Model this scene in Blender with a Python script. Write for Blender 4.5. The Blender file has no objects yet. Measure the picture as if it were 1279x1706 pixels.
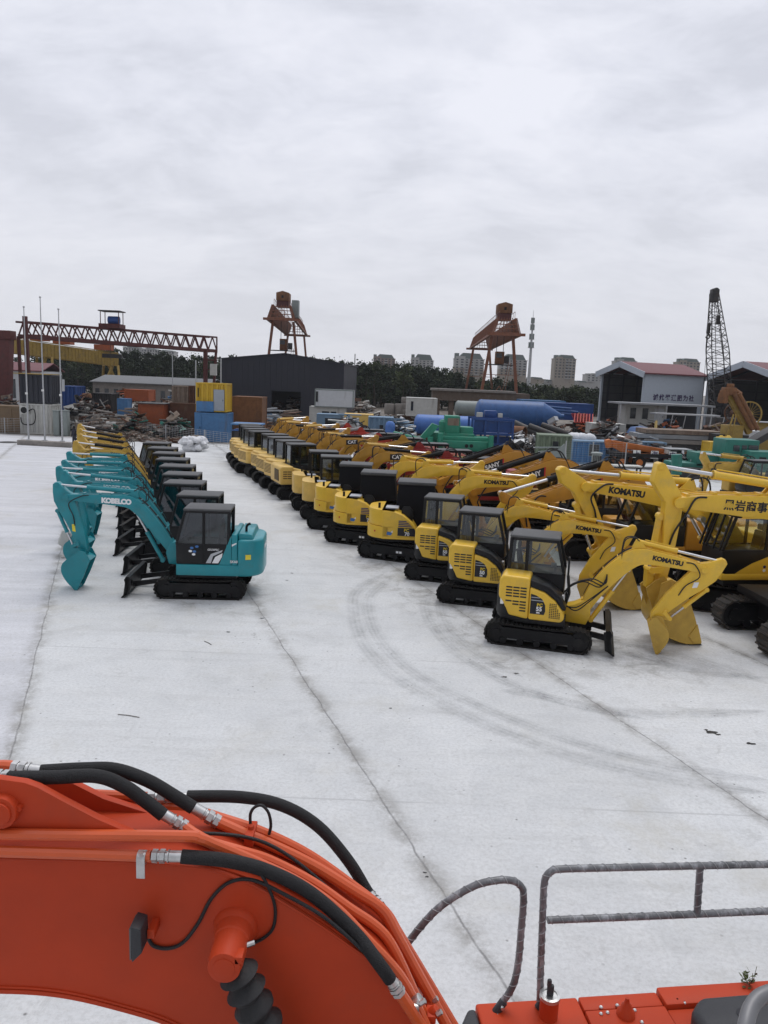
import bpy, bmesh, math, random
from mathutils import Vector, Matrix
random.seed(7)
R=math.radians
SC=bpy.context.scene; COL=SC.collection
# ---------------------------------------------------------------- camera
F=1280.;CX=639.5;CY=853.;CAMH=6.2
PITCH=math.atan((CY-635.)/F); RHO=0.04
cam=bpy.data.cameras.new("camera"); cam_o=bpy.data.objects.new("camera",cam); COL.objects.link(cam_o)
cam.sensor_fit='VERTICAL'; cam.sensor_height=36; cam.sensor_width=27; cam.lens=36*F/1706.
cam.clip_start=.1; cam.clip_end=6000
cam_o.matrix_world=Matrix.Translation((0,0,CAMH))@Matrix.Rotation(R(90)-PITCH,4,'X')@Matrix.Rotation(RHO,4,'Z')
SC.camera=cam_o
def ray(px,py):
    u=(px-CX)/F; v=(CY-py)/F
    c,s=math.cos(RHO),math.sin(RHO); x=u*c-v*s; y=u*s+v*c
    cp,sp=math.cos(PITCH),math.sin(PITCH)
    return (x,cp+y*sp,-sp+y*cp)
def G(px,py,z=0.):            # where a measured image point meets the level z
    d=ray(px,py); t=(z-CAMH)/d[2]; return Vector((d[0]*t,d[1]*t,z))
def P(px,py,Y):               # a measured image point at distance Y
    d=ray(px,py); t=Y/d[1]; return Vector((d[0]*t,Y,CAMH+d[2]*t))
# ---------------------------------------------------------------- object helpers
def prop(o,label=None,cat=None,group=None,kind=None):
    if label:o['label']=label
    if cat:o['category']=cat
    if group:o['group']=group
    if kind:o['kind']=kind
    return o
def thing(name,label,cat,loc=(0,0,0),rz=0.,group=None):
    o=bpy.data.objects.new(name,None); COL.objects.link(o); o.empty_display_size=.3
    o.location=loc; o.rotation_euler=(0,0,rz); return prop(o,label,cat,group)
class MB:
    def __init__(s): s.v=[];s.f=[]
    def add(s,vs,fs):
        n=len(s.v); s.v+=[tuple(v) for v in vs]; s.f+=[tuple(i+n for i in f) for f in fs]; return s
    def box(s,x0,x1,y0,y1,z0,z1,M=None):
        vs=[(x,y,z) for z in (z0,z1) for y in (y0,y1) for x in (x0,x1)]
        if M is not None: vs=[M@Vector(v) for v in vs]
        return s.add(vs,[(0,2,3,1),(4,5,7,6),(0,1,5,4),(2,6,7,3),(0,4,6,2),(1,3,7,5)])
    def cbox(s,c,d,rz=0,M=None):
        m=Matrix.Translation(c)@Matrix.Rotation(rz,4,'Z')
        if M is not None:m=M@m
        return s.box(-d[0]/2,d[0]/2,-d[1]/2,d[1]/2,-d[2]/2,d[2]/2,m)
    def prism(s,poly,y0,y1):              # polygon in x,z extruded along y
        a=sum(poly[i][0]*poly[(i+1)%len(poly)][1]-poly[(i+1)%len(poly)][0]*poly[i][1] for i in range(len(poly)))
        if a<0: poly=poly[::-1]
        n=len(poly)
        return s.add([(x,y0,z) for x,z in poly]+[(x,y1,z) for x,z in poly],
            [tuple(range(n)),tuple(range(2*n-1,n-1,-1))]+[(i,i+n,(i+1)%n+n,(i+1)%n) for i in range(n)])
    def prismz(s,poly,z0,z1,M=None):
        a=sum(poly[i][0]*poly[(i+1)%len(poly)][1]-poly[(i+1)%len(poly)][0]*poly[i][1] for i in range(len(poly)))
        if a<0: poly=poly[::-1]
        n=len(poly); vs=[(x,y,z0) for x,y in poly]+[(x,y,z1) for x,y in poly]
        if M is not None: vs=[M@Vector(v) for v in vs]
        return s.add(vs,[tuple(range(n-1,-1,-1)),tuple(range(n,2*n))]+[(i,(i+1)%n,(i+1)%n+n,i+n) for i in range(n)])
    def tube(s,pts,r,n=8,cap=True):
        pts=[Vector(p) for p in pts]; rr=r if isinstance(r,(list,tuple)) else [r]*len(pts)
        base=len(s.v); t0=(pts[1]-pts[0]).normalized()
        up=Vector((0,0,1)) if abs(t0.z)<.9 else Vector((1,0,0))
        a=t0.cross(up).normalized()
        for i,p in enumerate(pts):
            t=((pts[min(i+1,len(pts)-1)]-pts[max(i-1,0)])).normalized()
            a=(a-t*a.dot(t)).normalized(); b=t.cross(a)
            for k in range(n):
                q=2*math.pi*k/n; s.v.append(tuple(p+(a*math.cos(q)+b*math.sin(q))*rr[i]))
        for i in range(len(pts)-1):
            for k in range(n):
                s.f.append((base+i*n+k,base+i*n+(k+1)%n,base+(i+1)*n+(k+1)%n,base+(i+1)*n+k))
        if cap:
            s.f.append(tuple(base+k for k in range(n-1,-1,-1))); e=base+(len(pts)-1)*n
            s.f.append(tuple(e+k for k in range(n)))
        return s
    def cyl(s,p0,p1,r,r1=None,n=12): return s.tube([p0,p1],[r,r if r1 is None else r1],n)
    def bar(s,p0,p1,w,h=None):
        h=h or w; p0=Vector(p0);p1=Vector(p1);t=(p1-p0); L=t.length
        if L<1e-6:return s
        q=t.to_track_quat('X','Z').to_matrix().to_4x4(); m=Matrix.Translation(p0)@q
        return s.box(0,L,-w/2,w/2,-h/2,h/2,m)
    def lathe(s,prof,n=16,M=None):        # prof (r,z)
        b=len(s.v)
        for r,z in prof:
            for k in range(n):
                q=2*math.pi*k/n; v=Vector((r*math.cos(q),r*math.sin(q),z)); s.v.append(tuple(M@v if M is not None else v))
        for i in range(len(prof)-1):
            for k in range(n): s.f.append((b+i*n+k,b+i*n+(k+1)%n,b+(i+1)*n+(k+1)%n,b+(i+1)*n+k))
        s.f.append(tuple(b+k for k in range(n-1,-1,-1))); e=b+(len(prof)-1)*n; s.f.append(tuple(e+k for k in range(n)))
        return s
    def build(s,name,mat,parent=None,bevel=0,seg=2,ang=35,loc=None):
        me=bpy.data.meshes.new(name); me.from_pydata(s.v,[],s.f)
        if bevel:
            bm=bmesh.new(); bm.from_mesh(me)
            ed=[e for e in bm.edges if len(e.link_faces)==2 and e.calc_face_angle(0)>R(28)]
            try: bmesh.ops.bevel(bm,geom=ed,offset=bevel,segments=seg,profile=.5,affect='EDGES',clamp_overlap=True)
            except Exception: pass
            bm.to_mesh(me); bm.free()
        for p in me.polygons:p.use_smooth=True
        me.set_sharp_from_angle(angle=R(ang))
        if isinstance(mat,(list,tuple)):
            for m in mat: me.materials.append(m)
        else: me.materials.append(mat)
        o=bpy.data.objects.new(name,me); COL.objects.link(o)
        if parent: o.parent=parent
        if loc is not None:o.location=loc
        return o
def clone(o,parent=None):
    c=o.copy(); COL.objects.link(c)
    if parent:
        c.parent=parent
    for ch in list(o.children): clone(ch,c)
    return c
def cr(pts,k=5):                          # Catmull-Rom through points of any dimension
    out=[];n=len(pts)
    for i in range(n-1):
        p0,p1,p2,p3=pts[max(i-1,0)],pts[i],pts[i+1],pts[min(i+2,n-1)]
        for j in range(k):
            t=j/k
            out.append(tuple(.5*(2*b+(c-a)*t+(2*a-5*b+4*c-d)*t*t+(3*b-a-3*c+d)*t**3) for a,b,c,d in zip(p0,p1,p2,p3)))
    out.append(tuple(pts[-1])); return out
# ---------------------------------------------------------------- materials
def M(name,col,rough=.5,metal=0.,var=.12,scale=2.5,dirt=None,damt=.3,dscale=1.2,bump=0.,bscale=30,streak=None,spec=.4,coat=0.):
    m=bpy.data.materials.new(name); m.use_nodes=True; nt=m.node_tree; N=nt.nodes; L=nt.links
    b=N['Principled BSDF']; b.inputs['Metallic'].default_value=metal; b.inputs['Specular IOR Level'].default_value=spec
    b.inputs['Coat Weight'].default_value=coat
    tc=N.new('ShaderNodeTexCoord'); no=N.new('ShaderNodeTexNoise'); no.inputs['Scale'].default_value=scale; no.inputs['Detail'].default_value=6; no.inputs['Roughness'].default_value=.62
    L.new(tc.outputs['Object'],no.inputs['Vector'])
    mx=N.new('ShaderNodeMix'); mx.data_type='RGBA'
    mr=N.new('ShaderNodeMapRange'); mr.inputs[1].default_value=.3; mr.inputs[2].default_value=.7; L.new(no.outputs['Fac'],mr.inputs[0]); L.new(mr.outputs[0],mx.inputs[0])
    c=lambda k:(min(1,col[0]*k),min(1,col[1]*k),min(1,col[2]*k),1)
    mx.inputs[6].default_value=c(1-var); mx.inputs[7].default_value=c(1+var); out=mx.outputs[2]
    if dirt:
        n2=N.new('ShaderNodeTexNoise'); n2.inputs['Scale'].default_value=dscale; n2.inputs['Detail'].default_value=8; n2.inputs['Roughness'].default_value=.7
        if streak:
            mp=N.new('ShaderNodeMapping'); mp.inputs['Scale'].default_value=streak; L.new(tc.outputs['Object'],mp.inputs[0]); L.new(mp.outputs[0],n2.inputs['Vector'])
        else: L.new(tc.outputs['Object'],n2.inputs['Vector'])
        r2=N.new('ShaderNodeMapRange'); r2.inputs[1].default_value=.62-.3*damt; r2.inputs[2].default_value=.80-.25*damt; r2.inputs[4].default_value=min(1,.35+damt); L.new(n2.outputs['Fac'],r2.inputs[0])
        m2=N.new('ShaderNodeMix'); m2.data_type='RGBA'; L.new(r2.outputs[0],m2.inputs[0]); L.new(out,m2.inputs[6]); m2.inputs[7].default_value=(*dirt,1); out=m2.outputs[2]
    L.new(out,b.inputs['Base Color'])
    rr=N.new('ShaderNodeMapRange'); rr.inputs[3].default_value=max(0.03,rough-.1); rr.inputs[4].default_value=min(1,rough+.12); L.new(no.outputs['Fac'],rr.inputs[0]); L.new(rr.outputs[0],b.inputs['Roughness'])
    if bump:
        n3=N.new('ShaderNodeTexNoise'); n3.inputs['Scale'].default_value=bscale; n3.inputs['Detail'].default_value=4; L.new(tc.outputs['Object'],n3.inputs['Vector'])
        bp=N.new('ShaderNodeBump'); bp.inputs['Strength'].default_value=bump; bp.inputs['Distance'].default_value=.02; L.new(n3.outputs['Fac'],bp.inputs['Height']); L.new(bp.outputs[0],b.inputs['Normal'])
    return m
def glass(name,tint,gl=.08):
    m=bpy.data.materials.new(name); m.use_nodes=True; N=m.node_tree.nodes; L=m.node_tree.links; N.remove(N['Principled BSDF'])
    t=N.new('ShaderNodeBsdfTransparent'); t.inputs[0].default_value=(*tint,1); g=N.new('ShaderNodeBsdfGlossy'); g.inputs['Roughness'].default_value=.04; g.inputs[0].default_value=(.8,.85,.9,1)
    f=N.new('ShaderNodeFresnel'); f.inputs[0].default_value=1.45; a=N.new('ShaderNodeMath'); a.operation='ADD'; a.inputs[1].default_value=gl; L.new(f.outputs[0],a.inputs[0])
    x=N.new('ShaderNodeMixShader'); L.new(a.outputs[0],x.inputs[0]); L.new(t.outputs[0],x.inputs[1]); L.new(g.outputs[0],x.inputs[2]); L.new(x.outputs[0],N['Material Output'].inputs[0]); return m
DUST=(.30,.27,.22); RUSTC=(.10,.038,.018)
MT={}
MT['teal']=M('teal paint',(.011,.228,.268),.38,var=.12,dirt=(.06,.17,.17),damt=.25,coat=.2)
MT['yellow']=M('yellow paint',(.76,.475,.042),.38,var=.07,dirt=(.50,.34,.10),damt=.26,coat=.15)
MT['yellow_worn']=M('worn yellow paint',(.52,.33,.055),.5,var=.14,dirt=(.28,.17,.05),damt=.3)
MT['tan']=M('tan yellow paint',(.68,.445,.11),.42,var=.1,dirt=(.42,.28,.09),damt=.15)
MT['ochre']=M('ochre yellow paint',(.44,.23,.025),.45,var=.1,dirt=(.26,.15,.04),damt=.2)
MT['sany']=M('amber paint',(.48,.23,.025),.45,var=.1,dirt=(.3,.16,.05),damt=.2)
MT['red']=M('red paint',(.42,.035,.018),.42,var=.12,dirt=(.25,.06,.04),damt=.2)
MT['darkred']=M('dark red paint',(.25,.016,.014),.42,var=.12,dirt=(.16,.04,.03),damt=.2)
MT['orange']=M('orange red paint',(.46,.049,.014),.5,var=.10,scale=1.6,dirt=(.34,.055,.025),damt=.22,spec=.2,bump=.05,bscale=9)
MT['black']=M('black paint',(.010,.010,.011),.42,spec=.2,var=.2,dirt=(.05,.047,.042),damt=.2)
MT['cabblack']=M('cab black',(.011,.011,.012),.35,spec=.25,var=.15,dirt=(.04,.04,.038),damt=.15)
MT['roofgrey']=M('dusty cab roof',(.07,.072,.074),.6,var=.2,dirt=(.2,.19,.18),damt=.2,dscale=4)
MT['rubber']=M('track rubber',(.014,.0135,.013),.8,spec=.15,var=.25,dirt=(.10,.088,.07),damt=.22,dscale=6)
MT['steeltrack']=M('track steel',(.042,.040,.038),.55,.3,var=.3,dirt=(.14,.10,.07),damt=.35,dscale=8)
MT['blackhose']=M('hose rubber',(.014,.014,.015),.55,var=.3,scale=20,bump=.3,bscale=120)
MT['cloth']=M('black cover cloth',(.009,.009,.011),.7,spec=.12,var=.2,bump=.6,bscale=6)
MT['chrome']=M('chrome rod',(.62,.62,.63),.28,1.,var=.05)
MT['zinc']=M('zinc fitting',(.55,.55,.54),.35,.9,var=.15,scale=20)
MT['white']=M('white paint',(.72,.72,.70),.5,var=.06)
MT['letter_black']=M('black lettering',(.012,.012,.018),.5,var=.05)
MT['letter_white']=M('white lettering',(.8,.8,.8),.5,var=.03)
MT['letter_yellow']=M('yellow lettering',(.7,.5,.03),.5,var=.03)
MT['navy']=M('navy sticker',(.02,.03,.12),.45,var=.05)
MT['bluestick']=M('blue sticker',(.05,.16,.42),.45,var=.05)
MT['redstick']=M('red sticker',(.5,.03,.03),.45,var=.05)
MT['greystick']=M('grey swoosh',(.45,.46,.48),.45,var=.05)
MT['yellstick']=M('yellow sticker',(.75,.62,.05),.45,var=.1)
MT['seat']=M('seat fabric',(.03,.03,.032),.8,var=.2)
MT['greyin']=M('cab interior grey',(.16,.16,.155),.7,var=.15)
MT['gl_dark']=glass('dark cab glass',(.20,.23,.23),.06)
MT['gl_clear']=glass('cab glass',(.74,.78,.74),.05)
MT['mirror']=M('mirror back',(.6,.6,.58),.3,.6)
MT['lamp']=M('lamp lens',(.6,.6,.55),.15,.2)
# ---------------------------------------------------------------- lettering
_tx={}
def lettering(body,size,mat,parent,mtx,name='lettering',bold=.012,shear=0.,align='CENTER',spacing=1.,ext=.002):
    k=(body,round(size,3),bold,shear,align,spacing,mat.name)
    if k not in _tx:
        c=bpy.data.curves.new('lettering','FONT'); c.body=body; c.size=size; c.align_x=align; c.align_y='CENTER'; c.offset=bold*size; c.shear=shear; c.space_character=spacing; c.extrude=ext; c.resolution_u=3
        o=bpy.data.objects.new('lettering',c); COL.objects.link(o); dg=bpy.context.evaluated_depsgraph_get()
        me=bpy.data.meshes.new_from_object(o.evaluated_get(dg)); bpy.data.objects.remove(o); bpy.data.curves.remove(c)
        me.materials.clear(); me.materials.append(mat); me.name='lettering'; _tx[k]=me
    o=bpy.data.objects.new(name,_tx[k]); COL.objects.link(o)
    if parent:o.parent=parent
    o.matrix_local=mtx; return o
def side_mtx(x,y,z,side,tilt=0.):         # lettering on the left (+1) or right (-1) flank; tilt = slope dz/dx angle
    if side>0: m=Matrix(((-1,0,0),(0,0,1),(0,1,0))).transposed()
    else: m=Matrix(((1,0,0),(0,0,1),(0,-1,0))).transposed()
    return Matrix.Translation((x,y,z))@Matrix.Rotation(-tilt,4,'Y')@m.to_4x4()
# ---------------------------------------------------------------- excavators
def stadium(L,r,n=8,sag=0):
    a=L/2-r; pts=[]
    for i in range(n+1):
        q=-math.pi/2+math.pi*i/n; pts.append((a+r*math.cos(q),r+r*math.sin(q)))
    for i in range(1,6): pts.append((a-2*a*i/6,2*r-sag*math.sin(math.pi*i/6)))
    for i in range(n+1):
        q=math.pi/2+math.pi*i/n; pts.append((-a+r*math.cos(q),r+r*math.sin(q)))
    return pts
def tracks(root,L,th,gauge,tw,steel=False,swing=0.,marks=False,frame_mat='black'):
    Mx=Matrix.Rotation(swing,4,'Z')
    for s in (1,-1):
        yc=s*gauge
        r=th/2; out=stadium(L,r,8,.03); inn=[(x*(1-.045/(L/2)),(z-r)*(1-.04/r)+r) for x,z in out]
        b=MB(); n=len(out); y0,y1=yc-tw/2,yc+tw/2
        vs=[(x,y0,z) for x,z in out]+[(x,y1,z) for x,z in out]+[(x,y0,z) for x,z in inn]+[(x,y1,z) for x,z in inn]
        fs=[]
        for i in range(n):
            j=(i+1)%n; fs+= [(i,j,j+n,i+n),(i+2*n,i+3*n,j+3*n,j+2*n),(i,i+2*n,j+2*n,j),(i+n,j+n,j+3*n,i+3*n)]
        b.add(vs,fs)
        # grousers spread along the belt
        per=[0]
        for i in range(n): per.append(per[-1]+math.dist(out[i],out[(i+1)%n]))
        ns=int(per[-1]/(.105 if not steel else .16))
        for k in range(ns):
            d=per[-1]*k/ns; i=max(j for j in range(n) if per[j]<=d); t=(d-per[i])/max(1e-6,per[i+1]-per[i])
            p=Vector(out[i]).lerp(Vector(out[(i+1)%n]),t); tg=(Vector(out[(i+1)%n])-Vector(out[i])).normalized(); nr=Vector((tg.y,-tg.x))
            h=.022 if not steel else .035; w=.035 if not steel else .03
            q=[p-tg*w+nr*-.005,p+tg*w+nr*-.005,p+tg*w*.6+nr*h,p-tg*w*.6+nr*h]
            b.prism([(v.x,v.y) for v in q],y0-.004,y1+.004)
        b.v=[tuple(Mx@Vector(v)) for v in b.v]
        tr=b.build('track',MT['steeltrack' if steel else 'rubber'],root)
        f=MB(); a=L/2-r
        f.prism([(-a,r*.62),(a*.98,r*.62),(a*1.02,r*1.1),(a*.8,r*1.62),(-a*.8,r*1.62),(-a*1.02,r*1.1)],yc-tw*.36,yc+tw*.40)
        nr_=5 if L<3 else 8
        for k in range(nr_):
            x=-a*.82+a*1.64*k/(nr_-1); f.cyl((x,yc-tw*.4,r*.42),(x,yc+tw*.4,r*.42),r*.30,n=10)
        f.cyl((0,yc-tw*.2,2*r-.09),(0,yc+tw*.2,2*r-.09),.05,n=8)
        f.v=[tuple(Mx@Vector(v)) for v in f.v]; f.build('track_frame',MT[frame_mat],tr,bevel=.012,seg=1)
        for nm,x in (('idler',a),('sprocket',-a)):
            w=MB(); w.cyl((x,yc-tw*.33,r),(x,yc+tw*.33,r),r*.80,n=18); w.cyl((x,yc-tw*.42,r),(x,yc+tw*.42,r),r*.42,n=14)
            if nm=='sprocket':
                for k in range(10):
                    q=2*math.pi*k/10; w.cyl((x+r*.33*math.cos(q),yc-tw*.43,r+r*.33*math.sin(q)),(x+r*.33*math.cos(q),yc+tw*.43,r+r*.33*math.sin(q)),.018,n=5)
            w.v=[tuple(Mx@Vector(v)) for v in w.v]; w.build(nm,MT[frame_mat],tr)
        if marks:
            m=MB(); 
            for dx in (.02,.14): m.box(dx,dx+.09,yc-tw*.41 if s<0 else yc+tw*.41,yc-tw*.415-.004 if s<0 else yc+tw*.415+.004,r*.95,r*1.18)
            m.v=[tuple(Mx@Vector(v)) for v in m.v]; m.build('sticker',MT['letter_white'],tr)
    c=MB(); w=gauge-tw*.3
    c.box(-L*.28,L*.28,-w,w,th*.42,th*.95); c.cyl((0,0,th*.9),(0,0,th*1.32),min(w,.62),n=24)
    c.v=[tuple(Mx@Vector(v)) for v in c.v]; c.build('undercarriage',MT['black'],root,bevel=.02,seg=1)
def blade(root,x0,x1,W,mat,lift=.0,swing=0.,mlabel=None):
    Mx=Matrix.Rotation(swing,4,'Z')
    b=MB(); prof=[(x1-.16,.60+lift),(x1-.06,.62+lift),(x1+.0,.52+lift),(x1-.06,.33+lift),(x1-.02,.12+lift),(x1+.09,.02+lift),(x1+.05,-.0+lift),(x1-.08,.10+lift),(x1-.12,.32+lift)]
    b.prism(prof,-W/2,W/2); b.prism([(x1-.2,.56+lift),(x1-.05,.6+lift),(x1+.03,.05+lift),(x1-.14,.12+lift)],-W/2-.0,-W/2+.03); b.prism([(x1-.2,.56+lift),(x1-.05,.6+lift),(x1+.03,.05+lift),(x1-.14,.12+lift)],W/2-.03,W/2)
    b.v=[tuple(Mx@Vector(v)) for v in b.v]; bl=b.build('dozer_blade',mat,root)
    for s in (1,-1):
        a=MB(); a.prism([(x0,.34),(x0,.46),(x1-.12,.34+lift),(x1-.12,.2+lift)],s*.42-.04,s*.42+.04); a.v=[tuple(Mx@Vector(v)) for v in a.v]; a.build('blade_arm',mat,bl)
def hyd(name,p0,p1,y,r,frac,mat,parent,gap=0.):
    p0=Vector((p0[0],y,p0[1]));p1=Vector((p1[0],y,p1[1])); q=p0.lerp(p1,frac)
    b=MB(); b.cyl(p0,q,r,n=12); d=(p1-p0).normalized(); b.cyl(q-d*.06,q,r*1.14,n=12); b.cyl((p0.x,y-r*1.1,p0.z),(p0.x,y+r*1.1,p0.z),r*1.05,n=10)
    b.tube([p0.lerp(p1,.08)+Vector((0,0,r*1.35)),q-d*.1+Vector((0,0,r*1.35))],r*.22,6)
    o=b.build(name,mat,parent)
    c=MB(); c.cyl(q,p1,r*.52,n=10); c.cyl((p1.x,y-r,p1.z),(p1.x,y+r,p1.z),r*.85,n=10); c.build('rod',MT['chrome'],o); return o
def frame2(o,t):                          # 2-D frame: u along o->t, v towards the front
    o=Vector(o);t=Vector(t);u=(t-o);L=u.length;u/=L;v=Vector((-u.y,u.x))
    return lambda a,b:(o.x+(u.x*a+v.x*b)*L,o.y+(u.y*a+v.y*b)*L),L
ARM=[(-.27,.07),(-.25,.15),(-.15,.205),(.02,.225),(.22,.19),(.45,.13),(.8,.075),(1.03,.05),(1.06,-.01),(1.04,-.055),(.98,-.09),(.63,-.13),(.15,-.12),(-.02,-.105),(-.10,-.035)]
BSIDE=[(.16,-.25),(-.04,-.12),(-.07,.05),(.08,.2),(.2,.33),(.345,.44),(.52,.455),(.68,.39),(.88,.215),(1,0),(.62,-.13)]
BSHELL=[(.16,-.25),(.07,-.08),(.09,.12),(.2,.31),(.345,.44),(.52,.455),(.68,.39),(.88,.215),(1,0)]
def front(root,boom,A,C,tip,bw,mats,sc=1.,btxt=None,side=1,hoses=True,blabel=None,foot_cyl=(1.25,.85),bucket_w=.62,depth=1.,text_at=(.62,.0),arm_txt=None,cyl_up=None,rodfrac=.6,panel=None,armv=1.):
    """boom, arm, bucket with cylinders, links and hoses, posed from its pins; bw = half width"""
    pm,bm_,cm=mats                        # boom paint, bucket paint, cylinder paint
    B=boom[-1][:2]
    s=cr(boom,6); up=[];dn=[]
    for i,p in enumerate(s):
        a=Vector(s[max(i-1,0)][:2]);b=Vector(s[min(i+1,len(s)-1)][:2]);t=(b-a).normalized();n=Vector((-t.y,t.x))
        up.append((p[0]+n.x*p[2],p[1]+n.y*p[2]));dn.append((p[0]-n.x*p[2],p[1]-n.y*p[2]))
    t=(Vector(s[-1][:2])-Vector(s[-2][:2])).normalized(); e=Vector(s[-1][:2])+t*s[-1][2]
    t0=(Vector(s[1][:2])-Vector(s[0][:2])).normalized(); f=Vector(s[0][:2])-t0*s[0][2]
    m=MB(); m.prism(up+[(e.x,e.y)]+dn[::-1]+[(f.x,f.y)],-bw*.92,bw*.92)
    bo=m.build('boom',pm,root,bevel=.014*sc,seg=2,ang=25)
    k=len(s); iK=int(k*.52); K=Vector(s[iK][:2]); Kn=(Vector(up[iK])-K).normalized()
    iM=int(k*.40)
    # flange plates and welded brackets
    for i in range(2,k-1,max(2,k//9)):
        q=Vector(up[i]); m=MB(); m.cbox((q.x,0,q.y+.01*sc),(.05*sc,bw*1.2,.05*sc)); m.build('pipe_bracket',pm,bo)
    for yy in (bw*.95,-bw*.95):
        m=MB(); m.cyl((B[0],yy-.02*sc,B[1]),(B[0],yy+.02*sc,B[1]),.075*sc,n=12); m.build('pin_boss',pm,bo); m=MB(); m.cyl((s[iM][0],yy-.02*sc,s[iM][1]),(s[iM][0],yy+.02*sc,s[iM][1]),.05*sc,n=12); m.build('pin_boss',pm,bo)
    cb=K+Kn*(s[iK][2]+.15*sc)             # arm cylinder bracket on top of the knee
    m=MB()
    for yy in (.06*sc,-.06*sc): m.prism([(K.x-.22*sc,K.y+s[iK][2]*.8),(cb.x-.05*sc,cb.y+.05*sc),(cb.x+.05*sc,cb.y+.04*sc),(K.x+.18*sc,K.y+s[iK][2]*.8)],yy-.016*sc,yy+.016*sc)
    m.build('cylinder_bracket',pm,bo,bevel=.006)
    fa,La=frame2(B,C)
    # horn point from A given
    hyd('arm_cylinder',(cb.x,cb.y),A,0,.062*sc,rodfrac,cm,root)
    # boom cylinders
    bp=Vector(s[iM][:2])-(Vector(up[iM])-Vector(s[iM][:2])).normalized()*s[iM][2]*.9
    for yy in ((0,) if sc<1.3 else (bw*1.25,-bw*1.25)):
        hyd('boom_cylinder',foot_cyl,(bp.x,bp.y),yy,.06*sc,.58,cm,root)
    # arm
    q_=(Vector(A)-Vector(B)); uv_=(Vector(C)-Vector(B)).normalized(); ua=q_.dot(uv_)/La; va=q_.dot(Vector((-uv_.y,uv_.x)))/La
    armp=[(ua-.035,va-.05),(ua-.05,va+.005),(ua-.025,va+.05),(min(-.13,ua*.5),max(.2*armv,va+.06))]+ARM[3:]
    m=MB(); m.prism([fa(u,v if i<4 else v*armv) for i,(u,v) in enumerate(armp)],-bw*.62,bw*.62); ar=m.build('arm',pm,root,bevel=.012*sc,seg=2,ang=25)
    for yy in (bw*.64,-bw*.64):
        for q in ((0,0),(ua,va),(1.0,0),(.82,.03)):
            x,z=fa(*q); m=MB(); m.cyl((x,yy-.012*sc,z),(x,yy+.012*sc,z),.05*sc,n=10); m.build('pin_boss',pm,ar)
    fb,Lb=frame2(C,tip)
    E0=fa(.2,.235*armv); E1=fa(.86,.155); Kp=fb(-.03,.2*depth)
    hyd('bucket_cylinder',E0,E1,0,.052*sc,.62,cm,root)
    m=MB()
    for yy in (bw*.72,-bw*.72):
        m.bar((fa(.84,.02)[0],yy,fa(.84,.02)[1]),(E1[0],yy,E1[1]),.03*sc,.09*sc)
    m.bar((E1[0],0,E1[1]),(Kp[0],0,Kp[1]),bw*.9,.10*sc); m.cyl((E1[0],-bw*.8,E1[1]),(E1[0],bw*.8,E1[1]),.045*sc,n=10)
    m.build('bucket_link',pm,ar)
    # bucket
    W=bucket_w/2; T=.022*sc/Lb
    sh=[(u,v*depth) for u,v in BSHELL]; sh=cr(sh,3); inn=[]
    for i,p in enumerate(sh):
        a=Vector(sh[max(i-1,0)]);b=Vector(sh[min(i+1,len(sh)-1)]);t=(b-a).normalized();n=Vector((t.y,-t.x)); inn.append((p[0]+n.x*T,p[1]+n.y*T))
    m=MB(); m.prism([fb(*p) for p in sh]+[fb(*p) for p in inn[::-1]],-W,W)
    sp=[fb(u,v*depth) for u,v in BSIDE]
    for yy in (-W,W-.022*sc): m.prism(sp,yy-.002,yy+.024*sc)
    for yy in (bw*.74,-bw*.74-.025*sc): m.prism([fb(-.07,-.07),fb(-.09,.06),fb(-.07,.26*depth),fb(.02,.30*depth),fb(.24,.35*depth),fb(.14,-.1)],yy,yy+.025*sc)
    # side cutter and wear strips
    for yy in (-W-.016*sc,W): m.prism([fb(.80,.10),fb(.72,-.09),fb(.98,-.01),fb(.93,.09)],yy,yy+.016*sc)
    bk=m.build('bucket',bm_,root,bevel=0,ang=30)
    nt=5
    for k_ in range(nt):
        y=-W+.06*sc+(2*W-.12*sc)*k_/(nt-1); x=MB()
        x.prism([fb(.9,.10),fb(.94,.16),fb(1.12,-.03),fb(.92,.03)],y-.032*sc,y+.032*sc); x.build('tooth',bm_ if sc<1.3 else MT['steeltrack'],bk)
    # hoses along the boom and over the knee
    if hoses:
        hb=lambda: h.build('hydraulic_hose',MT['blackhose'],bo)
        for yy in (-.05*sc,.05*sc):
            h=MB(); h.tube([(up[i][0],yy,up[i][1]+.03*sc) for i in range(3,int(k*.55))],.016*sc,6); hb()
        for yy,hh in ((bw*.75,.16),(-bw*.75,.2)):
            p=[(cb.x+.05*sc,yy*.4,cb.y),(cb.x-.10*sc,yy,cb.y+hh*.55*sc),(cb.x-.3*sc,yy*1.1,cb.y+hh*.2*sc),(K.x-.42*sc,yy*1.15,K.y+.05*sc),(s[iM][0]-.05,yy*1.1,s[iM][1]+.1)]
            h=MB(); h.tube(cr(p,5),.015*sc,6); hb()
        q=Vector(s[int(k*.9)][:2]); x1=fa(.34,-.03*armv); x2=fa(.52,.0)
        for yy in (bw*.8,-bw*.8):
            h=MB(); h.tube(cr([(q.x-.16*sc,yy*1.1,q.y+.09*sc),(q.x+.02*sc,yy*1.45,q.y+.07*sc),(B[0]-.10*sc,yy*1.5,B[1]-.16*sc),(x1[0],yy*1.1,x1[1]),(x2[0],yy*.8,x2[1])],5),.015*sc,6); hb()
        for yy in (bw*.55,-bw*.55): pp=MB(); pp.tube([(up[i][0],yy,up[i][1]+.02*sc) for i in range(int(k*.1),int(k*.95))],.012*sc,6); pp.build('hydraulic_pipe',pm,bo)
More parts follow.
